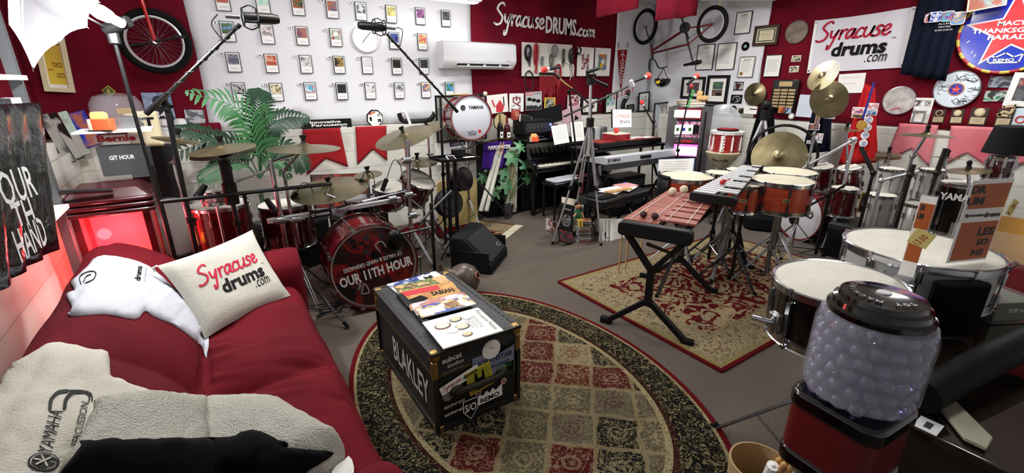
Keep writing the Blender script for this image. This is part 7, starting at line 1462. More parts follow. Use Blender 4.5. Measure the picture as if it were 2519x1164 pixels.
leaning('photo_book','brown framed picture leaning leftmost on the floor under the tripod','picture',L4((1346,536),(1370,548),(1366,575),(1346,565),3.8),GREY,cover=art('alb3',['6c4038','b8a8a0','50302c'],12),thick=.02)
for i in range(5): leaning('magazine','thin pale magazine leaning behind the black cover, %s of five' % ('front','second','third','fourth','rear')[i],'magazine',L4((1388 + i * 5,486 + i),(1420 + i * 5,492 + i),(1412 + i * 5,540),(1376 + i * 5,535),3.86 + i * .02),[PAPER_O,LGREY,GREY,CREAM,LGREY][i],cover=[PAPER_O,mat('mag_blue','607c98',.5),GREY,CREAM,LGREY][i],thick=.006)
for i in range(4): leaning('sheet_music','printed sheet leaning on the floor right of the CD stack, %s' % ('front one','second','third','rear one')[i],'sheet music',L4((1500 - i * 9,538),(1549 - i * 9,538),(1552 - i * 9,606),(1502 - i * 9,608),3.5 + .025 * i),PAPER,lines=12 - i * 3,thick=.003)
# small generic doll
q = PY(1430,520,3.62); t = thing('wooden_doll','small brown haired doll in a green shirt sitting on the CD stack','doll',(q.x,3.68,.275)); mb = MB(mat('doll_skin','b88860',.5)); mb.sphere((0,0,.17),.035,14); mb.tube([(0,0,.1),(-.05,-.02,.08),(-.09,-.03,.07)],.008,6); mb.tube([(0,0,.1),(.05,-.02,.08),(.06,-.04,.03)],.008,6); mb.build('body',t); mb = MB(mat('doll_hair','2c1c14',.7)); mb.sphere((0,.008,.185),.036,12); mb.build('hair',t); mb = MB(mat('doll_green','2c5c3c',.7)); mb.lathe([(.035,0.02),(.04,.05),(.028,.12),(.001,.135)],14); mb.build('shirt',t); mb = MB(mat('doll_yellow','c8a840',.7)); mb.tube([(-.015,0,.03),(-.02,-.05,.01),(-.025,-.06,-.06)],.013,6); mb.tube([(.015,0,.03),(.02,-.05,.01),(.02,-.06,-.06)],.013,6); mb.build('trousers',t)
# ================================================================== slot machine
def fbox(mb,T,x0,y0,x1,y1,z,dz,m):
    a,b2 = onp(T,x0,y0),onp(T,x1,y1); mb.box((a[0] + b2[0]) / 2,(a[1] + b2[1]) / 2,z + dz / 2,abs(b2[0] - a[0]),abs(a[1] - b2[1]),dz,m,T=T)
o_ = PX(1690,330,5.5); T = frame_m(o_,Vector((.59,-.81,0)),_z,Vector((-.81,-.59,0))); b_ = onp(T,1690,330); zf = o_.z
t = thing('slot_machine','slot machine with lit pink panels and three reels by the block wall','slot machine',M_=Matrix.Translation((o_.x,o_.y,0))); mb = MB(DSTEEL); a,c = onp(T,1646,262),onp(T,1736,262); W_ = c[0] - a[0]; mb.box(0,(a[1] - zf) / 2,-.22,W_,zf + a[1],.42,T=T); mb.build('cabinet',t,world=1,bevel=.01)
SL = lambda n_,r,m,z=0,dz=.02: (lambda mb: (fbox(mb,T,*r,z,dz,m),mb.build(n_,t,world=1)))(MB())
SL('header_panel',(1652,266,1730,294),mat('slot_red','7c1420',.3),0,.01); PKL = mat('slot_lit_white','ffe8e0',.4,emit=2.2); SL('header_light',(1660,270,1722,290),PKL,.01,.01)
SL('reel_surround',(1652,298,1728,352),art('slot_pink',['a02870','e070a0','c8c0d0','80205c'],16),0,.012); PKM = mat('slot_lit_pink','ff70c0',.4,emit=1.8)
for i in range(3): SL('reel',(1661 + i * 15,307,1673 + i * 15,330),mat('reel_white','f0ece0',.4,emit=.5),.012,.012); SL('reel_symbol',(1664 + i * 15,314,1670 + i * 15,322),[GREEN,BLUE,GREEN][i],.024,.003)
SL('bottle_picture',(1706,307,1718,330),BLK_PL,.012,.012); SL('button_row',(1658,336,1726,346),STEEL,.012,.05); SL('credit_display',(1676,343,1702,350),INK_R,.063,.004)
SL('lower_panel',(1657,354,1729,386),PKM,0,.012); SL('lower_light',(1664,360,1712,382),mat('slot_lit_core','fff4fa',.4,emit=3.5),.012,.006); SL('belly_panel',(1652,390,1730,420),BLK_PL,0,.012)
mb = MB(STEEL)
for x in (1648,1731): fbox(mb,T,x - 2,262,x + 3,420,0,.02,STEEL)
mb.build('side_trim',t,world=1)
top = T @ Vector((0,a[1],-.2))
for i in range(5): mb = MB([PAPER_O,GREY,PAPER,WOOD,LGREY][i]); mb.box(0,0,.008,.36 - .02 * i,.26,.015); o = mb.build('magazine'); o.location = (top.x,top.y,top.z + .002 + .0165 * i); o.rotation_euler = (0,0,.9 + .1 * i); tag(o,('lowest','second','third','fourth','topmost')[i] + ' magazine of the pile on the slot machine','magazine','magazines on the slot machine')
for i in range(3): mb = MB(WOOD); mb.box(0,0,.03,.07,.07,.055); o = mb.build('wooden_block',bevel=.003); q = T @ Vector((.1 + .07 * (i % 2),0,-.12)); o.location = (q.x,q.y,top.z + .086 + .057 * (i // 2)); o.rotation_euler = (0,0,-.94); tag(o,('front left','front right','upper')[i] + ' small wooden block on the slot machine','block')
p = PX(1772,305,6.1); t = thing('pedestal_fan','round translucent fan standing right of the slot machine','fan',(6.1,p.y,0)); mb = MB(mat('fan_plastic','c8ccd0',.2,alpha=.45)); mb.lathe([(.001,.05),(.18,.04),(.27,0),(.18,-.08),(.001,-.09)],32,T=up_m(p,(-.9,-.4,.05))); mb.build('fan_guard',t,world=1); mb = MB(LGREY); mb.cyl((6.15,p.y,.02),(6.15,p.y,p.z),.02); mb.cyl((6.15,p.y,0),(6.15,p.y,.03),.18,n=24); mb.build('fan_stand',t,world=1)
p = PX(1737,300,5.35); stand('thin black pole stand right of the slot machine',(5.35,PX(1737,300,5.35).y,0),[PX(1737,275,5.35)],m=BLACK,r=.012,double=False,name='pole_stand'); picture('framed_picture','tall grey framed landscape leaning in the corner left of the slot machine','picture','A',[(1607,252),(1660,250),(1656,350),(1604,352)],frame=.025,fm=DGREY,mats=art('cornerp',['a0a8b0','7c6c4c','b0b8c0'],4),off=.45)
leaning('certificate_folder','open pair of blue bordered certificates standing behind the concert drum','certificate',[PX(1617,392,4.9),PX(1706,390,4.9),PX(1706,440,4.85),PX(1618,440,4.85)],mat('cert_blue','8ca8c8',.5),cover=PAPER,lines=6)
# ================================================================== marching drum, robe and vests
p = PX(1790,322,5.6); rr = .19; t,T = drum('red marching snare drum with a red practice pad on a stand',p,rr,.3,mat('marching_red','8c1c20',.3,coat=.4),hoop=mat('white_hoop','d8d8d8',.3),lugm=WHITE,name='marching_drum',lugs=10,lugh=1,tall=.03); mb = MB(WHITE); X = T @ rotm('Z',200) @ TR(rr + .002,0,.15) @ Matrix(((0,0,1,0),(1,0,0,0),(0,1,0,0),(0,0,0,1))); put_text(mb,'YAMAHA',0,0,w=.22,h=.06,T=X,rot=90,bold=.03,z=.004); mb.build('lettering',t,world=1)
mb = MB(BLK_PL); mb.cyl((0,0,.002),(0,0,.02),.13,n=28); mb.cyl((0,0,.02),(0,0,.025),.12,n=28,m=mat('pad_red','8c2426',.7)); o = mb.build('practice_pad'); o.location = (p.x,p.y,p.z + .004); tag(o,'red topped practice pad on the marching drum','pad')
p2 = PX(1775,390,5.45); stand('steel stand under the marching drum',(p.x,p.y,0),[Vector((p.x,p.y,p.z - .32))],name='drum_stand'); mb = MB(mat('kettle_cream','b0a888',.4)); mb.lathe([(.001,-.2),(.08,-.19),(.17,-.08),(.2,0),(.19,.0),(.001,-.01)],28); o_t = thing('cream_kettle','cream bowl shaped carrier reading YAMAHA under the marching drum','carrier',(5.45,p2.y,p2.z + .08)); mb.build('bowl',o_t); mb = MB(INK); put_text(mb,'YAMAHA',0,0,w=.2,h=.035,bold=.03,T=frame_m(Vector((-.15,-.07,-.08)),Vector((.39,-.92,0)),_z,Vector((-.92,-.39,0)))); mb.build('lettering',o_t)
def cloak(name,label,cat,px,X,m,folds=9,amp=.03,extra=None):
    tl,tr,br,bl = [PX(a,b2,X) for a,b2 in px]; t = thing(name,label,cat,(tl + tr) / 2); mb = MB(m); n,k = 24,12; vs = []
    for j in range(k + 1):
        for i in range(n + 1): q = tl.lerp(tr,i / n).lerp(bl.lerp(br,i / n),j / k); q.x += amp * sin(i * folds / 8) * (.3 + j / k) - .05 * sin(PI * i / n); vs.append(q)
    mb.add(vs,[(j * (n + 1) + i,j * (n + 1) + i + 1,(j + 1) * (n + 1) + i + 1,(j + 1) * (n + 1) + i) for j in range(k) for i in range(n)]); mb.build('cloth',t,world=1,smooth=60,solid=.012)
    for (x,y,w,h,cols,rd) in (extra or []):
        q = PX(x,y,X - .1); T = frame_m(q,Vector((0,-1,0)),_z,Vector((-1,0,0))); mb = MB(WHITE)
        if rd: w *= .75; mb.lathe([(.0001,.004),(w,.004),(w,0)],20,WHITE,T=T); mb.lathe([(.0001,.006),(w * .75,.006),(w * .7,.004)],20,art('cp%d' % x,cols,30),T=T)
        else: w *= .8; h *= .8; mb.box(0,0,.002,w,h,.004,T=T); mb.box(0,0,.005,w * .88,h * .8,.002,art('cp%d%d' % (x,y),cols,30),T=T)
        if rd == 2: put_text(mb,'46',0,0,w=w * 1.1,z=.009,m=YELLOW,T=T,bold=.03)
        mb.build('patch',t,world=1)
    return t
cloak('black_robe','black robe hanging over a stand behind the white legged tripod','robe',[(1868,262),(1902,262),(1905,425),(1822,425)],6.1,TEE_K,11)
b0 = PX(1876,300,5.75); t = thing('black_headed_tripod','tripod with black head and white legs before the black robe','tripod',(5.75,b0.y,0)); hub = PX(1881,285,5.75); mb = MB(BLK_PL); mb.cyl(hub - Vector((0,0,.05)),hub + Vector((0,0,.07)),.05); mb.sphere(hub + Vector((0,0,.13)),.06,12); mb.build('pan_head',t,world=1)
for dx,dy in ((-.28,.22),(.0,-.4),(.3,.2)): f = Vector((5.75 + dx,b0.y + dy,.01)); mb = MB(ALU); mb.cyl(hub,hub.lerp(f,.5),.018); mb.cyl(hub.lerp(f,.5),f,.013); mb.build('leg',t,world=1)
t = cymbal('large bronze cymbal standing upright in a black ring behind the drums',PX(1915,385,5.55),.29,up=(-.9,-.35,.25),topper=False,name='standing_cymbal'); mb = MB(BLK_PL); mb.ring(.36,.016,40,8,T=up_m(PX(1922,385,5.65),(-.9,-.35,.1))); o = mb.build('black_ring'); tag(o,'thin black ring around the upright bronze cymbal','ring')
cloak('navy_vest','navy vest with medals and ribbons hanging right of the black robe','vest',[(2008,235),(2048,240),(2045,372),(1972,378)],6.15,NAVY,8,.02,[(2015,262,.12,.05,['8c2c30','d0c8c0','202c60'],0),(2002,312,.16,.09,['14161c','b87060','101218'],0),(2042,286,.13,.07,['e0e0e0','304880','e0e0e0'],0),(2015,340,.1,.14,['4c5080','c07050','c0c8d8'],0),(2012,290,.06,.2,['b85c30','803020','c8783c'],0),(1993,350,.1,.05,['70747c','202428','b0b0b0'],0)])
cloak('red_vest','bright red vest covered with round and flag patches on the right wall','vest',[(2128,205),(2152,215),(2158,400),(2062,405)],6.2,velvet('vest_red','a0181c','c02428',.1),7,.02,[(2113,272,.16,.09,['3050a0','d04040','e0e0e0'],0),(2146,262,.14,.09,['e0e0e0','d02028','e8e8e8'],0),(2141,277,.16,.07,['3060a0','e0e0e0','3060a0'],0),(2112,286,.17,.05,['c89830','382010'],0),(2137,295,.055,0,['d0d4e0','3050a0','d0d4e0'],1),(2134,314,.055,0,['d0d4e0','3050a0','e0e0e0'],1),(2128,333,.055,0,['e0e0e0','3050a0','d0d4e0'],1),(2124,352,.055,0,['d8d8e0','3050a0','e0e0e0'],1),(2097,347,.06,0,['2c2814','383014'],2),(2118,305,.05,0,['d0d4e0','c0a040'],1)])
mb = MB(mat('ribbon_blue','202c80',.5)); mb.tube([PX(2150,203,6.05),PX(2136,250,6.03),PX(2122,292,6.03)],.011,6); t = thing('medal','round medal on a blue ribbon over the red vest','medal',PX(2122,300,6.02)); mb.build('ribbon',t,world=1); mb = MB(GOLD); mb.lathe([(.0001,.008),(.05,.008),(.05,0)],20,T=up_m(PX(2120,308,6.02),(-1,0,0))); mb.build('disc',t,world=1)
# tall cymbals
t = cymbal('large cymbal tilted upright high before the banner, upper one',PX(2024,186,5.0),.15,up=(-.75,.25,.35),topper=False); t = cymbal('large cymbal tilted upright below the upper one beside the banner',PX(2040,245,5.0),.175,up=(-.65,-.75,.2),topper=False)
q = PX(2030,213,5.05); stand('tall chrome stand carrying the two upright cymbals',(5.05,q.y,0),[PX(2003,330,5.05),q],name='cymbal_stand',collars=(.6,.8,.95),rot=70)
# ================================================================== kit on the right
C2 = PZ(1966,530,.29)
def bd_face3(mb,r,z):
    mb.lathe([(.0001,z + .001),(r * .24,z + .001)],24,INK,TR(r * .15,r * .25,0)); mb.ring(r * .12,r * .02,18,4,INK,TR(-r * .45,-r * .2,z)); mb.prism([(r * .12 * cos(k * PI / 6),r * .12 * sin(k * PI / 6)) for k in range(12)],.001,INK,TR(-r * .45,-r * .2,z))
    for a in (30,90,150): mb.box(0,0,z + .0015,r * .2,r * .03,.001,WHITE,TR(-r * .45,-r * .2,0) @ rotm('Z',a))
    put_text(mb,'YAMAHA',-r * .45,-r * .4,w=r * .24,z=z,m=INK); put_text(mb,'SABIAN',-r * .12,-r * .3,w=r * .36,h=r * .1,z=z,m=INK,bold=.04); mb.lathe([(.0001,z),(r * .13,z)],18,LGREY,TR(-r * .14,-r * .45,0) @ SC(1,.8,1))
    ribbon(mb,[[(x * r + .3 * r,y * r + .25 * r) for x,y in q] for q in ([(-.2,-.62),(-.17,-.78)],[(-.17,-.78),(.17,-.78)],[(.17,-.78),(.2,-.62)],[(.2,-.62),(.1,-.68)],[(.1,-.68),(0,-.58)],[(0,-.58),(-.1,-.68)],[(-.1,-.68),(-.2,-.62)])],None,.006,INK,z=z); put_text(mb,'REMO',.3 * r,-.48 * r,w=r * .24,z=z,m=INK); put_text(mb,'Syracuse drums',.22 * r,-.66 * r,w=r * .5,z=z,m=INK,bold=.02)
drum('dark red bass drum with a white sponsor printed head on the right',C2,.28,.5,DRUM_RED,up=(-.96,.27,.04),face=bd_face3,head=mat('bd_white','d4d4d8',.4),hoop=MATS['hoop_red'],woodhoop=True,name='bass_drum')
KB = 'drum kit on the right side'
def d2(label,px,X,hw,h,m,**k): c = PX(*px,X); r = abs(PX(px[0] + hw,px[1],X).y - c.y) * .85; return drum(label,c,r,h,m,group=KB,**k)
def c2(label,px,X,hw,up=(0,0,1),**k): c = PX(*px,X); r = abs(PX(px[0] + hw,px[1],X).y - c.y) * .85; cymbal(label,c,r,up,group='cymbals on the right side',**k); return c
d2('dark red rack tom above the white headed bass drum',(2020,408),5.8,36,.26,DRUM_RED,name='rack_tom',up=(-.2,0,1)); d2('dark red rack tom behind the gold label tag',(2090,412),5.75,36,.26,DRUM_RED,name='rack_tom',up=(-.2,.1,1)); d2('dark red floor tom right of the white headed bass drum',(2080,462),5.5,42,.3,DRUM_RED,name='floor_tom')
mb = MB(GOLD); X = up_m(PX(2129,500,5.2),(-1,-.3,.1),(0,-1,0)); mb.box(0,0,0,.1,.2,.008,T=X); mb.box(0,0,.005,.075,.17,.006,BLK_PL,T=X); put_text(mb,'YAMAHA',0,0,w=.12,z=.01,m=GOLD,T=X,rot=90); tag(mb.build('gold_tag'),'black and gold label tag hanging right of the dark red toms','tag')
d2('clear silver tom left one, behind the crash cymbal stand',(2196,414),5.4,42,.3,mat('silver_shell','b8b8b4',.3,.2),name='rack_tom'); d2('clear silver tom right one, behind the black boom',(2296,416),5.3,42,.3,MATS['silver_shell'],name='rack_tom'); d2('silver floor tom standing low before the clear toms',(2170,478),5.2,45,.4,MATS['silver_shell'],name='floor_tom'); d2('silver floor tom low behind the small acrylic sign',(2255,500),5.0,42,.4,MATS['silver_shell'],name='floor_tom')
t,T = d2('black bass drum laid flat with white YAMAHA lettering',(2372,450),5.0,75,.42,BLK_GL,name='bass_drum'); q = PX(2366,487,4.7); mb = MB(WHITE); X = frame_m(q,Vector((.25,-.97,0)),_z,Vector((-.97,-.25,0))); put_text(mb,'YAMAHA',0,0,w=.25,h=.055,bold=.03,T=X,z=.0); mb.build('lettering',t,world=1)
d2('dark red drum at the right edge under the black bucket',(2468,385),5.2,42,.2,DRUM_RED,name='rack_tom'); p = PX(2476,384,5.15); mb = MB(mat('bucket_black','17181a',.7)); mb.lathe([(.15,0),(.12,.2),(.11,.21),(.001,.21)],28,m=MATS['bucket_black']); o = mb.build('black_bucket'); o.location = (p.x,p.y,p.z + .02); tag(o,'upturned black bucket on the drum at the right edge','bucket')
mb = MB(BLK_PL); mb.lathe([(.001,.48),(.15,.475),(.17,.45),(.16,.41),(.001,.4)],28); q = PX(2368,530,4.9); t = thing('drum_throne','round black drum stool behind the acrylic signs','stool',(q.x,q.y,0)); mb.build('seat',t); mb = MB(CHROME); mb.cyl((0,0,.02),(0,0,.4),.015); mb.build('pole',t)
for i in range(3): mb = MB(CHROME); a_ = i * 2.09; mb.cyl((0,0,.2),(.22 * cos(a_),.22 * sin(a_),.01),.01); mb.build('leg',t)
for lab,px,X,hw,up,pr,mid in (('flat thin cymbal before the red vest',(2082,320),5.7,45,(0,0,1),0,(2085,400)),('pair of hi-hat cymbals between red vest and pink flag',(2186,380),5.6,40,(-.1,0,1),1,(2188,440)),('large dark crash cymbal before the pink flag',(2278,333),5.0,84,(0,0,1),0,(2245,385)),('small thin cymbal between the two pink flags',(2328,388),5.5,42,(.05,0,1),0,(2322,420)),('large ride cymbal with a rod above the black bass drum',(2382,420),4.9,72,(-.1,.1,1),0,(2385,470)),('splash cymbal high at the right end of the pink flag',(2470,333),5.3,38,(0,0,1),0,(2462,370)),('thin cymbal low between the dark toms and the silver ones',(2160,392),5.9,40,(0,.1,1),0,(2160,440))):
    c = c2(lab,px,X,hw,up,pair=bool(pr)); m_ = PX(*mid,X); stand('chrome stand carrying the ' + lab.split(' with')[0],(X,m_.y,0),[m_,c + Vector((0,0,-.005))],rot=len(lab) * 7 % 90,r=.012,collars=(.7,),group=None)
for (a,b2,X,lab) in (((1975,414),(2102,343),5.4,'silver boom arm rising to the right over the white headed bass drum'),((2262,420),(2168,444),5.0,'silver boom arm under the dark crash cymbal')): mb = MB(ALU); mb.cyl(PX(*a,X),PX(*b2,X),.013); mb.sphere(PX(*b2,X),.028,10); q = PX(*b2,X); mb.cyl(q,(q.x,q.y,.05),.014); tag(mb.build('boom_arm'),lab,'boom arm')
for (a,b2,c_,X,lab) in (((2118,362),(2148,425),(2175,560),4.7,'black microphone stand before the dark toms'),((2328,365),(2305,425),(2290,560),4.3,'black microphone stand left of the black bass drum'),((2248,405),(2240,430),(2200,565),4.5,'thick black stand between the silver toms')):
    q = PX(*b2,X); t = thing('microphone_stand',lab,'microphone stand',(X,q.y,0)); mb = MB(BLACK); mb.cyl((X,q.y,.02),q,.013); mb.build('pole',t,world=1); mb = MB(BLACK); mb.cyl(PX(*a,X),q,.017); mb.sphere(q,.026,10); mb.build('boom',t,world=1)
    for i in range(3): mb = MB(BLACK); a_ = i * 2.09 + X; mb.cyl((X,q.y,.2),(X + .25 * cos(a_),q.y + .25 * sin(a_),.012),.009); mb.build('leg',t,world=1)
t = thing('bass_drum_microphone','black low boom and microphone at the white bass drum head','microphone stand',PZ(2000,600,0)); mb = MB(BLACK); a,b2 = PX(2080,455,5.1),PX(1985,510,5.35); mb.cyl(a,b2,.012); mb.cyl(b2,PX(1972,515,5.4),.04,.045,n=16); mb.build('boom',t,world=1); q = PX(2040,480,5.2); mb = MB(BLACK); mb.cyl((q.x,q.y,.02),q,.016); mb.build('pole',t,world=1)
for f in ((1908,603),(1965,622),(2060,610)): mb = MB(BLACK); mb.cyl((q.x,q.y,.08),PZ(*f,.012),.009); mb.build('leg',t,world=1)
mb = MB(mat('bag_black2','0e1012',.85)); mb.rbox(0,0,.09,.7,.45,.18,.12); o = mb.build('black_bag',bevel=.03); q = PZ(1880,560,0); o.location = (q.x + .1,q.y + .1,.002); o.rotation_euler = (0,0,.6); tag(o,'black bag lying on the carpet left of the white headed bass drum','bag')
# ================================================================== concert toms
KT = 'orange maple concert drums'; CT = dict(hoop=CHROME,lugm=DSTEEL,name='concert_tom',group=KT,head=HEAD_C,tall=.03)
for lab,px,z,r,h,L in (('orange concert drum standing alone left, behind the mallet instrument',(1689,432),.93,.235,.25,(1640,450)),('orange concert drum front right, the largest of the group',(1925,441),.97,.24,.27,0),('orange concert drum behind the largest one',(1940,420),.95,.24,.25,0),('small orange concert drum between the bells and the largest drum',(1835,452),.93,.13,.25,0),('small pale headed concert drum behind the bells, left',(1772,424),.95,.13,.2,0),('small pale headed concert drum behind the bells, right',(1822,417),.95,.13,.2,0)):
    c = PZ(*px,z); drum(lab,c,r,h,DRUM_ORG,badge=math.degrees(math.atan2(-c.y,-c.x)) + (14 if r > .2 else 0),a0=.35,**CT)
    stand('steel stand under the ' + lab.replace(', the largest of the group','').replace('concert ',''),(c.x + .02,c.y,0),[Vector((c.x + .02,c.y,z - h - .02))],m=STEEL if r > .2 else BLACK,name='drum_stand',rot=z * 300 % 90,r=.014)
c = PZ(1640,436,.93); mb = MB(BLK_PL); mb.ring(.255,.012,10,4,a0=112,a1=182); mb.lathe([(.255,-.24),(.255,.02)],16,a0=112,a1=182); o = mb.build('curved_shield',solid=.008); q = PZ(1689,432,.93); o.location = (q.x,q.y,.93); tag(o,'curved black shield on the left side of the lone concert drum','shield')
# ================================================================== mallet instrument and bells
ML = Matrix.Translation((2.42,1.89,0)) @ rotm('Z',24); t = thing('xylophone','mallet instrument with reddish wooden bars on a black folding stand','xylophone',M_=ML)
ROSE = mat('rosewood_bar','8c4438',.4,noise=(5,.25,'b46c5c'),stretch=(14,1,1)); L_len = 1.12; mb = MB(BLK_PL); mb.rbox(.0,0,.79,.07,.5,.1,.03,ax='x'); mb.build('end_beam',t,bevel=.008); mb = MB(BLK_PL); mb.rbox(L_len,0,.79,.06,.4,.08,.02,ax='x'); mb.build('end_beam',t,bevel=.006)
for y0,y1,z in ((.21,.17,.80),(.05,.03,.80),(-.02,-.02,.83),(-.2,-.16,.83)): mb = MB(BLK_PL); X,L = align((.02,y0,z),(L_len,y1,z)); mb.box(0,0,L / 2,.03,.02,L,T=X); mb.build('rail',t)
for i in range(24): f = i / 23; mb = MB(ROSE); mb.box(.06 + f * (L_len - .1),.115 - .01 * f,.835,.033,.25 - .05 * f,.016); mb.build('bar',t,bevel=.002)
for i in range(23):
    if i % 7 not in (2,6): f = i / 23; mb = MB(ROSE); mb.box(.085 + f * (L_len - .1),-.125 + .005 * f,.862,.036,.24 - .04 * f,.016); mb.build('bar',t,bevel=.002)
for y,z in ((.19,.846),(.05,.846),(-.06,.873),(-.19,.873)): mb = MB(PAPER); mb.cyl((.05,y,z),(L_len - .03,y * .85,z),.0025,n=5); mb.build('cord',t)
for x in (.02,1.0):
    mb = MB(BLK_PL); mb.box(x,0,.38,.05,.045,.3); mb.build('stand_post',t)
    for s_ in (-1,1):
        for a,b2,nm in (((x,0,.5),(x,s_ * .2,.75),'upper_arm'),((x,0,.27),(x - .0,s_ * .28,.03),'leg')): mb = MB(BLK_PL); X,L = align(a,b2); mb.box(0,0,L / 2,.045,.035,L,T=X); l = mb.build(nm,t)
        mb = MB(RUBBER); mb.rbox(x,s_ * .3,.022,.05,.09,.044,.015); mb.build('rubber_foot',t)
for s_ in (-1,1): mb = MB(BLK_PL); mb.cyl((.05,s_ * .05,.68 if s_ > 0 else .3),(.98,s_ * .05,.3 if s_ > 0 else .68),.014); mb.build('cross_brace',t)
for i in range(5): mb = MB(STEEL); mb.cyl((.16 + .08 * i,.02 - .14,.8),(.16 + .08 * i,-.14,.60 + .02 * i),.022,n=14); mb.build('resonator',t)
def mallet(label,x,y,z,m,r,dx,dy,L=.3,dz=.0): mb = MB(m); mb.sphere((0,0,r),r,14); t = thing('mallet',label,'mallet',M_=ML @ TR(x,y,z)); mb.build('mallet_head',t); mb = MB(WOOD); mb.cyl((0,0,r),(dx * L,dy * L,r + dz),.005,n=6); mb.build('handle',t)
YW = mat('cream_yarn','d4ccb4',.95,bump=(70,.8)); YM_ = mat('maroon_ball','38141c',.6)
mallet('cream yarn mallet at the far end of the wooden bars, left one',.93,.12,.844,YW,.034,1,0,.12); mallet('cream yarn mallet at the far end of the wooden bars, right one',.93,.03,.872,YW,.034,1,0,.12)
mallet('dark maroon ball mallet on the nearest wooden bars, left one',.12,.12,.844,YM_,.026,1,.1,.16); mallet('dark maroon ball mallet on the nearest wooden bars, right one',.12,.04,.844,YM_,.026,1,.1,.16)
for i,(x,y) in enumerate(((.1,.26),(.2,.24),(.42,.2))): mb = MB(WOOD); mb.cyl((0,0,0),(.01,0,.42),.006); o = mb.build('hanging_stick'); o.matrix_world = ML @ TR(x,y,.4); tag(o,('leftmost','middle','rightmost')[i] + ' thin wooden stick hanging under the wooden bars','stick')
g0,g1 = PZ(1758,478,.95),PZ(1850,420,.95); GA = math.atan2(g1.y - g0.y,g1.x - g0.x); GL = (g1 - g0).length; GM = Matrix.Translation(g0) @ Matrix.Rotation(GA,4,'Z') @ rotm('Y',-2); t = thing('glockenspiel','set of bright metal bars in a black frame beyond the wooden bars','glockenspiel',M_=GM); mb = MB(BLK_PL); mb.rbox(-.03,0,-.03,.05,.34,.07,.02,ax='x'); mb.build('end_beam',t,bevel=.006); mb = MB(BLK_PL); mb.box(GL,0,-.02,.04,.18,.06); mb.build('end_beam',t,bevel=.006)
for y0,y1 in ((.13,.06),(.02,.01),(-.03,-.02),(-.13,-.06)): mb = MB(BLK_PL); X,L = align((0,y0,-.02),(GL,y1,-.02)); mb.box(0,0,L / 2,.03,.016,L,T=X); mb.build('rail',t)
SB = mat('bell_bar','dcdee0',.35,.25)
for i in range(19): f = i / 18; mb = MB(SB); mb.box(.02 + f * (GL - .06),.08 - .035 * f,.0,.036,.16 - .07 * f,.01); mb.build('bar',t)
for i in range(18):
    if i % 7 not in (2,6): f = i / 18; mb = MB(SB); mb.box(.04 + f * (GL - .06),-.085 + .04 * f,.022,.034,.14 - .07 * f,.01); mb.build('bar',t)
for i in range(2): mb = MB(RED_PL); mb.sphere((0,0,.02),.02,12); mb.cyl((0,0,.02),(.14,-.02,.02),.004); o = mb.build('bell_mallet'); o.matrix_world = GM @ TR(.3 + .04 * i,.03,.008); tag(o,('near','far')[i] + ' red headed mallet on the metal bars','mallet')
q = PZ(1772,668,0); gz = g0 + Vector((.12,.0,-.06)); stand('chrome double braced tripod stand under the metal bars',(q.x,q.y,.012),[Vector((q.x + .02,q.y,.55)),gz],m=STEEL,r=.017,spread=.36,rot=200,legh=.42,name='drum_stand',collars=(.35,.8)); stand('second chrome tripod stand behind the one under the metal bars',(q.x + .25,q.y + .18,.012),[Vector((q.x + .1,q.y + .12,.8))],m=STEEL,r=.014,spread=.32,rot=40,name='drum_stand',collars=(.5,))
mb = MB(RUBBER); mb.cyl(PZ(1833,655,.05),PZ(1818,572,.32),.02); tag(mb.build('black_rod'),'thick black rod standing right of the chrome tripods','rod')
# dark cases and gear standing among the stands
for i,(x,y,px_,lab) in enumerate(((5.55,1.75,(.5,.4,.36),'black trap case on the carpet behind the white headed bass drum'),(5.35,.95,(.6,.45,.5),'black drum case under the pink flag behind the silver toms'),(4.85,.75,(.5,.4,.34),'black drum case beside the round drum stool'),(5.9,2.9,(.55,.4,.5),'black amplifier case behind the concert drums'),(.55,4.75,(.6,.35,.5),'black hardware case behind the floor toms of the left kit'),(1.25,4.9,(.6,.3,.45),'black hardware case below the red flags'),(5.95,3.75,(.4,.4,.5),'dark red case under the slot machine side'))):
    t = thing('gear_case',lab,'case',(x,y,0),.1 * i); a,b2,c = px_; mb = MB(MATS['box_red'] if i == 6 else BLK_PL); mb.rbox(0,0,c / 2 - .03,a,b2,c - .06,.04); mb.build('body',t,bevel=.01); mb = MB(DGREY); mb.rbox(0,0,c - .03,a + .01,b2 + .01,.06,.04); mb.build('lid',t,bevel=.008); mb = MB(STEEL); mb.tube([(-.06,-b2 / 2,c * .5),(-.05,-b2 / 2 - .03,c * .5),(.05,-b2 / 2 - .03,c * .5),(.06,-b2 / 2,c * .5)],.007,6); mb.build('handle',t)
cols = ['0c0c0e','7c2016','141416','8c2c1c']; leaning('crumpled_poster','crumpled black and red poster behind the low crash cymbal','poster',[PY(765,432,5.1),PY(905,424,5.1),PY(915,505,5.0),PY(770,512,5.0)],BLK_PL,cover=art('crumple',cols,5),thick=.01)
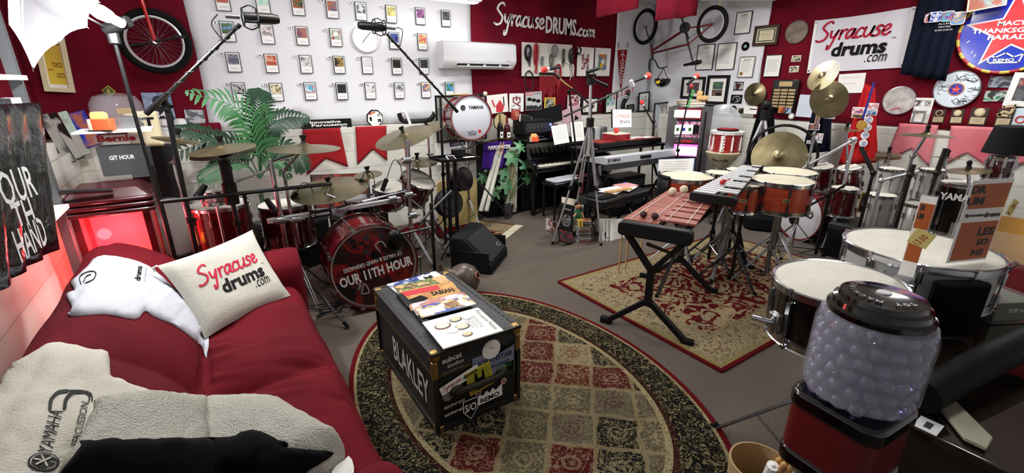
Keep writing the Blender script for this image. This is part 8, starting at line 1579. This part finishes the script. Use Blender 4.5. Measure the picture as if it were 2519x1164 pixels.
# ================================================================== unicycle wheel and hanging bicycle
def wheel(t,c,R,n,tyre=.03,k=30):
    X = up_m(c,n)
    mb = MB(RUBBER); mb.ring(R - tyre,tyre,48,10,T=X); mb.build('tyre',t,world=1); mb = MB(mat('wheel_rim','c8c8ca',.3,.5)); mb.ring(R - tyre * 2.2,tyre * .45,48,6,T=X); r = mb.build('rim',t,world=1); mb = MB(STEEL); mb.cyl((0,0,-.035),(0,0,.035),.018,T=X); mb.build('hub',t,world=1); mb = MB(STEEL); q = R - tyre * 2.3
    for i in range(k): a_,b2 = 2 * PI * i / k,2 * PI * (i / k) + (.5 if i % 2 else -.5); mb.cyl((.016 * cos(b2),.016 * sin(b2),.025 * (1 if i % 4 < 2 else -1)),(q * cos(a_),q * sin(a_),0),.0018,n=4,T=X)
    mb.build('spokes',r,world=1); return X
c = PY(382,103,5.45); R = (PY(382,22,5.45).z - PY(382,184,5.45).z) / 2; t = thing('unicycle','red unicycle with white rimmed wheel hanging on the dark red cloth','unicycle',c); wheel(t,c,R,(0,-1,0),.03)
FR = mat('fork_red','b01c1c',.3,coat=.4)
for y in (-.06,.06): mb = MB(FR); mb.cyl(c + Vector((0,y,0)),PY(349,0,5.45) + Vector((0,y,.0)),.014); mb.build('fork_blade',t,world=1)
mb = MB(FR); a = PY(346,-8,5.45); mb.cyl(a + Vector((0,-.075,0)),a + Vector((0,.075,0)),.02); mb.cyl(a,a + Vector((-.05,0,.2)),.017); mb.build('fork_crown',t,world=1)
for (x,y),s_ in (((443,92),-1),((335,110),1)): mb = MB(BLACK); a = c + Vector((0,s_ * .075,0)); b2 = PY(x,y,5.45 + s_ * .075); mb.cyl(a,b2,.01); mb.build('crank',t,world=1); mb = MB(BLK_PL); mb.box(b2.x,b2.y + s_ * .04,b2.z,.09,.07,.022); mb.build('pedal',t,world=1,bevel=.004)
BX = 6.1; F_ = lambda x,y,d=0: PX(x,y,BX + d); t = thing('bicycle','dark red BMX bicycle hanging upside down at the white sheet on the right wall','bicycle',F_(1685,68)); cf_,cr_ = F_(1587,66),F_(1752,60); wheel(t,cf_,(F_(1587,22).z - F_(1587,111).z) / 2,(-1,.12,0)); wheel(t,cr_,(F_(1752,14).z - F_(1752,106).z) / 2,(-1,0,0))
BF = mat('frame_maroon','5c1018',.25,coat=.5)
for nm,P,r,m in (('top_tube',((1606,131),(1693,109)),.015,BF),('down_tube',((1606,124),(1680,76)),.019,BF),('seat_tube',((1685,68),(1693,109)),.015,BLACK),('head_tube',((1602,112),(1605,136)),.02,BF),('seat_post',((1693,109),(1704,150)),.012,BLACK),('stem',((1605,136),(1606,146)),.015,BLACK)): mb = MB(m); mb.cyl(F_(*P[0]),F_(*P[1]),r); mb.build(nm,t,world=1)
for d in (-.05,.05):
    for nm,P,m in (('fork_blade',((1601,111),(1588,66)),BLACK),('chain_stay',((1686,70),(1752,60)),BF),('seat_stay',((1693,109),(1752,60)),BF)): mb = MB(m); mb.cyl(F_(*P[0],d * .5),F_(*P[1],d),.01); mb.build(nm,t,world=1)
    mb = MB(BLACK); mb.tube([F_(1606,145),F_(1598 if d < 0 else 1612,150,d * 2),F_(1597 if d < 0 else 1622,172 if d < 0 else 168,d * 4),F_(1600 if d < 0 else 1641,176 if d < 0 else 163,d * 6)],.011,8,smooth=3); mb.build('handlebar',t,world=1)
mb = MB(BLACK); mb.cyl(F_(1685,68,-.06),F_(1685,68,-.045),.075,n=28); mb.cyl(F_(1685,68,-.07),F_(1685,68,.06),.02); mb.build('chainring',t,world=1); mb = MB(BLACK); mb.cyl(F_(1685,68,-.07),F_(1676,42,-.07),.011); mb.cyl(F_(1685,68,.07),F_(1694,96,.07),.011); mb.build('crank',t,world=1); mb = MB(BLK_PL); a = F_(1674,42,-.1); mb.box(a.x,a.y,a.z,.09,.1,.025); mb.build('pedal',t,world=1)
mb = MB(BLK_PL); X,L = align(F_(1681,161),F_(1723,152)); mb.lathe([(.001,0),(.03,.02),(.035,L * .4),(.06,L * .85),(.04,L),(.001,L)],16,T=X @ SC(1,.6,1)); mb.build('saddle',t,world=1)
for x,y in ((1586,25),(1770,15)): mb = MB(mat('strap_yellow','c8a848',.6)); a = F_(x,y); mb.cyl(a - Vector((0,0,.06)),(a.x,a.y,CEIL),.006); mb.build('hanging_strap',t,world=1)
c = F_(1630,193); t = thing('helmet','black half shell helmet with a yellow toast sticker hanging from the handlebar','helmet',c); mb = MB(BLK_GL); mb.lathe([(.12,.0),(.125,-.03),(.11,-.08),(.07,-.12),(.001,-.135)],28); mb.build('shell',t); mb = MB(YELLOW); X = frame_m(Vector((-.12,-.02,-.055)),Vector((0,-1,0)),Vector((.3,0,.95)),Vector((-.95,0,.3))); mb.rbox(0,0,.006,.07,.05,.006,.015,T=X); mb.build('toast_sticker',t); mb = MB(BLACK)
for s_ in (-1,1): mb = MB(BLACK); mb.tube([(0,s_ * .1,0),(0,s_ * .03,.1),(0,0,.16)],.006,5); mb.build('strap',t)
for i,(px_,m,lab) in enumerate((((790,770),CAB_B,'tangle of black cable on the carpet under the bass drum spur'),((1080,560),CAB_B,'black cable looped under the tray stand'),((2110,640),CAB_B,'black cable on the carpet right of the white headed bass drum'))):
    c = PZ(*px_,.01); rnd = random.Random(i); mb = MB(m); mb.tube([c + Vector((rnd.uniform(-.25,.25),rnd.uniform(-.15,.15),.008 * k)) for k in range(9)],.006,5,smooth=5); tag(mb.build('floor_cable'),lab,'cable')
for px_,Y,lab in (((1045,690),3.45,'steel bass drum pedal standing right of the OUR 11TH HOUR drum'),((640,640),3.75,'steel hi-hat pedal under the kit behind the sofa')):
    c = PY(*px_,Y); t = thing('drum_pedal',lab,'pedal',(c.x,Y + .1,.003)); mb = MB(DSTEEL); mb.box(0,0,.01,.1,.3,.015); mb.build('base_plate',t); mb = MB(STEEL); mb.box(0,0,.05,.08,.26,.012,T=rotm('X',14)); mb.build('footboard',t); mb = MB(CHROME)
    for s_ in (-1,1): mb = MB(CHROME); mb.cyl((s_ * .06,.13,0),(s_ * .06,.13,.24),.008); mb.build('post',t)
    mb = MB(CHROME); mb.cyl((-.07,.13,.24),(.07,.13,.24),.008); mb.cyl((0,.13,.24),(0,.2,.38),.005); mb.sphere((0,.2,.39),.025,10,DGREY); mb.build('beater',t)
for a,b2,Y,lab in (((940,470),(968,395),3.9,'small clip microphone over the red rack tom'),((885,455),(900,420),4.0,'small clip microphone over the white headed shallow drum'),((720,490),(745,450),4.0,'small clip microphone over the second floor tom')):
    t = thing('clip_microphone',lab,'microphone',PY(*a,Y)); mb = MB(BLK_PL); p,q = PY(*a,Y),PY(*b2,Y); mb.cyl(p,p.lerp(q,.4),.02,n=12); mb.build('microphone',t,world=1); mb = MB(CAB_B); mb.tube([p.lerp(q,.4),q,q + Vector((.06,0,-.05)),q + Vector((.07,.02,-.25))],.004,5,smooth=4); mb.build('cable',t,world=1)
# ================================================================== left corner: lit red box, clear cases, film banner
RT = mat('red_acrylic','ff4858',.08,alpha=.4,coat=.5); LID = mat('dark_red_plastic','3c0810',.3,coat=.4)
t = thing('red_light_box','glowing red acrylic box with dark ribbed lid behind the sofa','light box',(-.63,4.1,.02)); mb = MB(RT); mb.box(0,0,.48,.4,.34,.86); mb.build('acrylic_case',t)
for sx in (-1,1):
    for sy in (-1,1): mb = MB(LID); mb.box(sx * .185,sy * .16,.47,.04,.03,.9); mb.build('corner_post',t)
for i in range(3): mb = MB(LID); mb.rbox(0,0,.91 + .04 * i,.5,.42,.03,.05); mb.build('lid_rib',t,bevel=.01)
mb = MB(LID); mb.prism([(-.24,-.2),(.24,-.2),(.24,.2),(-.24,.2)],.07,T=TR(0,0,1.0),sc_=.7); mb.build('lid_top',t,bevel=.01); mb = MB(mat('amber_glow','ffb040',.5,emit=5)); mb.box(.05,-.02,.5,.2,.2,.03); mb.build('glow_plate',t); mb = MB(mat('red_inner','ff5060',.6,emit=.9)); mb.box(0,.13,.5,.34,.01,.8); mb.build('back_panel',t)
mb = MB(BLACK); mb.cyl((-.2,-.22,1.08),(.05,-.2,1.06),.015); mb.build('lid_handle',t); point('box_light',(-.63,4.05,.75),16,.05,(1,.12,.12)); point('box_light',(-.72,3.78,.75),7,.04,(1,.1,.12))
t = thing('clear_case','clear bin holding a black printed shirt under a red Bernie sticker','case',(-.53,4.35,1.12)); CLR = mat('clear_plastic','e8ecf0',.1,alpha=.08,spec=.3); mb = MB(CLR); mb.box(0,0,.14,.3,.24,.32); mb.build('case_wall',t); mb = MB(TEE_K); mb.rbox(0,.0,.1,.27,.2,.2,.03); mb.build('black_shirt',t); mb = MB(WHITE); ribbon(mb,[[(-.06,.03),(-.09,0),(-.05,-.03),(-.02,-.01)],[(-.06,-.035),(.08,-.035)]],None,.006,T := None,0) if 0 else mb.box(0,-.121,.262,.24,.004,.05,WHITE)
put_text(mb,'Bernie',0,0,w=.21,h=.045,m=INK_R,bold=.04,T=TR(0,-.124,.265) @ rotm('X',90)); put_text(mb,'GIT HOUR',0,0,w=.14,h=.03,T=TR(0,-.122,.13) @ rotm('X',90),bold=.02); mb.build('sticker',t)
mb = MB(WHITE); mb.box(-.53,4.3,1.435,.42,.34,.012); tag(mb.build('white_shelf_board'),'white board on top of the clear bin','board')
t = thing('clear_dome','clear domed cover on the white board above the red light box','dome',(-.5,4.36,1.443)); mb = MB(CLR); mb.lathe([(.15,0),(.155,.1),(.15,.17),(.12,.22),(.06,.24),(.001,.245)],32); mb.build('dome',t); mb = MB(STEEL); mb.rbox(0,.02,.04,.2,.12,.08,.02); mb.box(.05,-.03,.12,.1,.03,.04,GOLD); mb.build('contents',t); toaster((247,300),4.17,1.442,'orange toy toaster with bread on the white board',1.15)
p = PY(362,350,4.7); t = thing('canvas_bag','cream canvas bag with black ST letters beside the lamp stand','bag',(p.x,4.75,p.z)); mb = MB(CREAM); mb.rbox(0,0,.1,.22,.1,.28,.04); mb.build('bag',t,bevel=.02); mb = MB(INK); put_text(mb,'ST',.02,.16,w=.12,h=.07,bold=.05,T=TR(0,-.056,0) @ rotm('X',90),z=.002); mb.build('lettering',t)
mb = MB(BLK_PL); mb.box(p.x,4.8,p.z / 2 - .02,.3,.2,p.z - .04); tag(mb.build('black_crate'),'tall dark crate carrying the canvas bag','crate')
for i,(q,c,lab) in enumerate((([(105,281),(130,277),(172,398),(150,406)],'4c5052','grey'),([(131,277),(149,275),(193,388),(172,398)],'14120e','black'),([(150,274),(175,272),(208,378),(193,386)],'b0c8b8','pale green'),([(176,275),(222,272),(232,352),(206,368)],'2038a0','blue'))): leaning('book',lab + ' tall book leaning on the ledge in the left corner','book',[PY(x,y,5.3 - .12 * (y > 300)) for x,y in q],mat('bk' + lab[:4],c,.5),cover=art('bk%d' % i,[c,c,'a0a098' if i < 3 else 'a86048'],6),thick=.03)
mb = MB(M_BLOCK); mb.box(0,0,.06,.16,.5,.12); o = mb.build('white_block'); o.location = (-1.06,4.6,1.202); tag(o,'white block on the left ledge in front of the leaning books','block')
t = thing('metal_shelf','grey metal shelf frame at the left edge with white boards','shelf',(-.86,3.8,0)); mb = MB(mat('frame_grey','5c6062',.4,.5)); mb.box(0,.08,1.2,.05,.06,2.4); mb.build('upright',t);
for z in (1.62,1.78,1.02): mb = MB(WHITE); mb.box(-.03,-.46,z,.18,1.0,.025); mb.build('shelf_board',t)
for i in range(2): mb = MB([DSTEEL,LGREY][i]); mb.rbox(0,0,.02,.06,.12,.04,.02); o = mb.build('small_gadget'); o.location = (-.87,3.55 + .18 * i,1.634); tag(o,('dark','light')[i] + ' small gadget on the upper white shelf board','gadget')
t = cloak('film_banner','black shiny film banner with white painted letters at the left edge','banner',[(-70,262),(100,252),(152,605),(-60,800)],-.74,mat('film_black','0a0a0b',.18,coat=.5,bump=(7,.8,.05)),12,.014); FW = mat('painted_white','b8b8b8',.6)
for s_,x,y,w,h in (('OUR',45,455,.4,.13),('TH',60,530,.22,.12),('HAND',78,585,.36,.12)): p = PX(x,y,-.655); mb = MB(FW); put_text(mb,s_,0,0,w=w,h=h,T=frame_m(p,Vector((0,1,0)),_z,Vector((1,0,0))),bold=.01,rot=-4); mb.build('lettering',t,world=1)
# ================================================================== right foreground
cf = PZ(2062,690,1.02); t,T = drum('black snare drum with coated head in front, on a chrome stand',cf,.215,.25,BLK_GL,name='snare_drum',lugs=10,lugh=1,tall=.026,up=(-.05,.03,1),face=lambda mb,r,z: [ribbon(mb,[[(x * r * .8 - .1 * r,y * r * .8 - .1 * r) for x,y in q]],None,.004,DGREY,z=z) for q in ([(-.2,-.6),(-.17,-.78)],[(-.17,-.78),(.17,-.78)],[(.17,-.78),(.2,-.62)],[(.2,-.62),(.1,-.68)],[(.1,-.68),(0,-.58)],[(0,-.58),(-.1,-.68)],[(-.1,-.68),(-.2,-.6)])])
mb = MB(CHROME); mb.rbox(0,0,.1,.03,.05,.08,.01,T=T @ rotm('Z',155) @ TR(.25,0,0)); mb.cyl((.26,0,.1),(.33,-.03,.12),.012,T=T @ rotm('Z',155)); mb.build('strainer',t,world=1,bevel=.004); stand('chrome snare stand under the black front snare drum',(cf.x + .06,cf.y + .04,0),[cf - Vector((-.01,0,.22))],m=STEEL,r=.015,rot=95,spread=.34,legh=.42,name='snare_stand',collars=(.3,.7))
cb = PZ(2262,606,1.08); drum('white snare drum with brown badge behind the front snare',cb,.262,.2,mat('white_shell','a8a8a4',.35),name='snare_drum',lugs=10,badge=-112,tall=.028); stand('chrome snare stand under the white snare drum',(cb.x,cb.y,0),[cb - Vector((0,0,.23))],m=STEEL,r=.015,rot=20,name='snare_stand')
mb = MB(TEE_K); mb.rbox(0,0,.1,.2,.06,.22,.03); o = mb.build('stick_bag',bevel=.01); q = PZ(2290,690,.95); o.location = (cb.x - .22,cb.y - .2,.83); o.rotation_euler = (0,0,-.6); tag(o,'black stick bag hanging on the white snare drum','bag')
def acr(label,px,z,org,notes,txts,dd=0):
    bl = PZ(*px[3],z); br = bl + (PZ(*px[2],z) - bl); n2 = (br - bl).cross(_z).normalized(); P = []
    for x,y in px[:2]: d = ray(x,y); k = (bl - CAM).dot(n2) / d.dot(n2); P.append(CAM + d * k)
    T = frame_m((P[0] + P[1] + br + bl) / 4,(br - bl).normalized(),_z,n2); w = (br - bl).length; h = (P[0].z + P[1].z) / 2 - z; t = thing('sign_holder',label,'sign',M_=T); mb = MB(CLR); mb.box(0,0,0,w * 1.06,h,.006); mb.box(0,-h / 2 + .004,.03,w * 1.06,.006,.07); mb.build('acrylic_holder',t)
    mb = MB(PAPER); mb.box(0,0,.0045,w,h * .97,.001)
    for y0,y1 in org: mb.box(w * .02,h * (y0 + y1) / 2,.0055,w * .9,h * (y1 - y0),.001,mat('sign_orange','a85420',.5))
    for s_,x,y,w_,h_ in txts: put_text(mb,s_,w * x,h * y,w=w * w_,h=h * h_,z=.0068,m=DGREY,bold=.04)
    mb.build('sign_sheet',t)
    for (x,y,s_) in notes:
        mb = MB(mat('sticky_yellow','d8cc80',.7)); X = T @ TR(w * x,h * y,.014) @ rotm('Z',-18) @ rotm('Y',12); mb.box(0,0,0,.06,.06,.001,T=X); put_text(mb,s_,0,-.005,w=.042,h=.022,z=.0015,m=INK_R,T=X,rot=75); o = mb.build('sticky_note'); tag(o,'yellow sticky note with red %s on the %s sign' % (s_,label.split(' acrylic')[0]),'note')
acr('large orange and white acrylic sign reading DRUM LESSONS on the white snare drum',[(2394,443),(2489,433),(2421,640),(2323,650)],1.09,((.16,.44),(-.46,0.0)),((.62,.15,'13'),),(('DR',-.28,.38,.34,.09),('UM',-.28,.25,.4,.09),('Syracuse',-.2,.08,.45,.05),('drums',.24,.08,.4,.06),('LES',.24,-.12,.4,.1),('SO',.24,-.25,.3,.08),('NS',.2,-.38,.3,.08)))
acr('small orange acrylic sign standing between the two snare drums',[(2250,462),(2292,492),(2264,690),(2226,680)],1.05,((.1,.4),(-.3,.0)),((.3,.0,'13.00'),),(('DR',-.2,.35,.3,.07),('UM',-.2,.25,.4,.07)))
gx,gy = 1.135,.285; t = thing('capsule_machine','red and black vending machine with a clear jar of pale capsules in front','vending machine',(gx,gy,0),-.1); mb = MB(mat('machine_red','540a0e',.4,coat=.2)); mb.rbox(0,0,.965,.185,.185,.14,.03); mb.build('body',t,bevel=.006)
for z,s_ in ((1.045,.195),(.885,.195)): mb = MB(BLK_GL); mb.rbox(0,0,z,s_,s_,.045,.035); mb.build('collar',t,bevel=.01)
mb = MB(BLK_PL); mb.cyl((0,0,.03),(0,0,.87),.03); mb.cyl((0,0,.0),(0,0,.03),.14,n=24); mb.build('pedestal',t)
mb = MB(mat('jar_plastic','e4e6f4',.05,alpha=.2,coat=.8)); mb.lathe([(.08,1.075),(.104,1.088),(.109,1.11),(.109,1.25),(.102,1.275),(.088,1.285)],40); mb.build('jar',t)
mb = MB(BLK_GL); mb.lathe([(.093,1.275),(.095,1.293),(.088,1.298),(.086,1.31),(.078,1.314),(.076,1.324),(.03,1.33),(.001,1.33)],40); mb.build('jar_lid',t); mb = MB(LGREY); mb.lathe([(.0001,1.3335),(.012,1.333),(.014,1.33)],16); mb.build('lid_lock',t); mb = MB(DSTEEL)
for i,ch in enumerate('TOY MACHINE'): put_text(mb,ch,0,0,h=.012,T=rotm('Z',170 - 16 * i) @ TR(0,.055,1.3305),bold=.03) if ch != ' ' else 0
mb.build('lid_lettering',t)
mb = MB(mat('capsule','b4b6d0',.06,trans=.8,ior=1.25,coat=.8)); mb.sphere((0,0,0),.0168,14); mb.ring(.017,.0012,14,4); o = mb.build('toy_capsule'); tag(o,'clear lilac toy capsule inside the vending machine jar','capsule','capsules in the jar'); rnd = random.Random(2); k = 0
for L in range(6):
    for j in range(27):
        if j < 18: a_,q = j * PI / 9 + L * .2,.088
        elif j < 26: a_,q = (j - 18) * PI / 4 + L * .5,.052
        else: a_,q = 0,.01
        c = o if k == 0 else o.copy()
        if k: COL.objects.link(c)
        c.location = (gx + q * cos(a_),gy + q * sin(a_),1.092 + .034 * L + rnd.uniform(-.004,.004)); c.rotation_euler = (rnd.uniform(0,3),rnd.uniform(0,3),0); k += 1
# dark counter with lit golden case
t = thing('display_counter','dark glass topped counter in the right foreground','counter',(2.6,-.05,0)); mb = MB(mat('counter_wood','1c1410',.4,noise=(5,.3))); mb.box(0,0,.38,2.0,.82,.76); mb.build('cabinet',t); mb = MB(mat('counter_glass','16120f',.06,coat=1,noise=(3,.4,'2c2018'))); mb.box(0,0,.785,2.06,.88,.03); mb.build('glass_top',t,bevel=.004); mb = MB(DSTEEL); mb.box(0,.44,.785,2.08,.02,.045); mb.box(.0,-.1,.803,2.0,.05,.01); mb.build('edge_trim',t)
t = thing('golden_case','golden lined display case with two small lamps at the right edge','case',(4.15,.3,.55),-PI / 2); mb = MB(mat('gold_lining','947440',.35,.3)); mb.box(0,.25,.1,.9,.02,.5); mb.box(0,0,-.15,.9,.5,.02); mb.build('lining',t); mb = MB(WOOD_D); mb.box(0,0,-.35,.9,.5,.38); mb.build('base',t); mb = MB(CLR); mb.box(0,-.25,.1,.9,.006,.5); mb.build('glass_front',t)
for x in (-.1,.1): mb = MB(mat('warm_bulb','ffe0a0',.5,emit=20)); mb.sphere((x,.2,.32),.018,10); mb.build('lamp',t)
point('case_light',(4.25,.3,.82),3.5,.03,(1,.75,.35))
mb = MB(CLR); mb.box(0,0,.05,.2,.16,.1); put_text(mb,'TOP HAT',0,0,w=.1,m=PAPER,T=TR(0,-.082,.06) @ rotm('X',90)); mb.box(0,0,.05,.18,.14,.08,mat('box_green','4c5440',.5)); o = mb.build('small_box'); q = PZ(2425,770,.8); o.location = (q.x,min(q.y,.3),.803); o.rotation_euler = (0,0,-.5); tag(o,'small green box with white lettering on the counter','box')
q0,q1 = PZ(2540,835,.9),PZ(2270,975,.86); mb = MB(mat('black_sleeve','060607',.6,spec=.15,bump=(30,.4))); mb.tube([q0,q0.lerp(q1,.5) + Vector((0,0,.01)),q1],.05,14,smooth=4); tag(mb.build('black_sleeve',bevel=.0),'thick black padded sleeve lying across the counter','sleeve')
P = [PZ(x,y,.806) for x,y in ((2290,985),(2330,975),(2440,1085),(2425,1112),(2370,1085))]; mb = MB(mat('dull_plate','8c8c78',.5)); k = len(P); mb.add(P + [p + Vector((0,0,.012)) for p in P],[tuple(range(k - 1,-1,-1)),tuple(range(k,2 * k))] + [(i,(i + 1) % k,k + (i + 1) % k,k + i) for i in range(k)]); tag(mb.build('grey_bracket',bevel=.003),'flat grey bracket lying on the counter right of the vending machine','bracket')
c,a,w,h = flat_rect([(2262,1022),(2320,1048),(2306,1076),(2248,1048)],.803); mb = MB(LGREY); mb.box(0,0,.001,w,h,.001); mb.box(0,0,.002,w * .3,h * .5,.0006,DGREY); o = mb.build('paper_tag'); o.location = c; o.rotation_euler = (0,0,a); tag(o,'small white printed tag on the counter','tag')
bk = PZ(1872,1140,.36); t = thing('stick_bucket','tan bucket full of drumsticks at the bottom edge','bucket',(bk.x,bk.y,0)); mb = MB(mat('bucket_tan','a88c64',.6)); mb.lathe([(.001,.03),(.085,.03),(.105,.36),(.112,.36),(.112,.35),(.09,.0),(.001,0)],32); mb.build('bucket',t)
for i in range(11): mb = MB(WOOD if i else WHITE); rr_ = random.Random(i); a_ = rr_.uniform(-.5,.5) - .6; q = Vector((bk.x,bk.y,.05)); tp = Vector((1.46 + .035 * (i % 4),.53 - .03 * (i // 4),.47 + .008 * i)); mb.cyl(q,tp,.009 if i else .02,n=10); mb.sphere(tp,.008 if i else .01,8); tag(mb.build('drumstick'),('thick white wrapped stick in the tan bucket' if not i else 'wooden drumstick in the tan bucket'),'drumstick','drumsticks in the tan bucket')
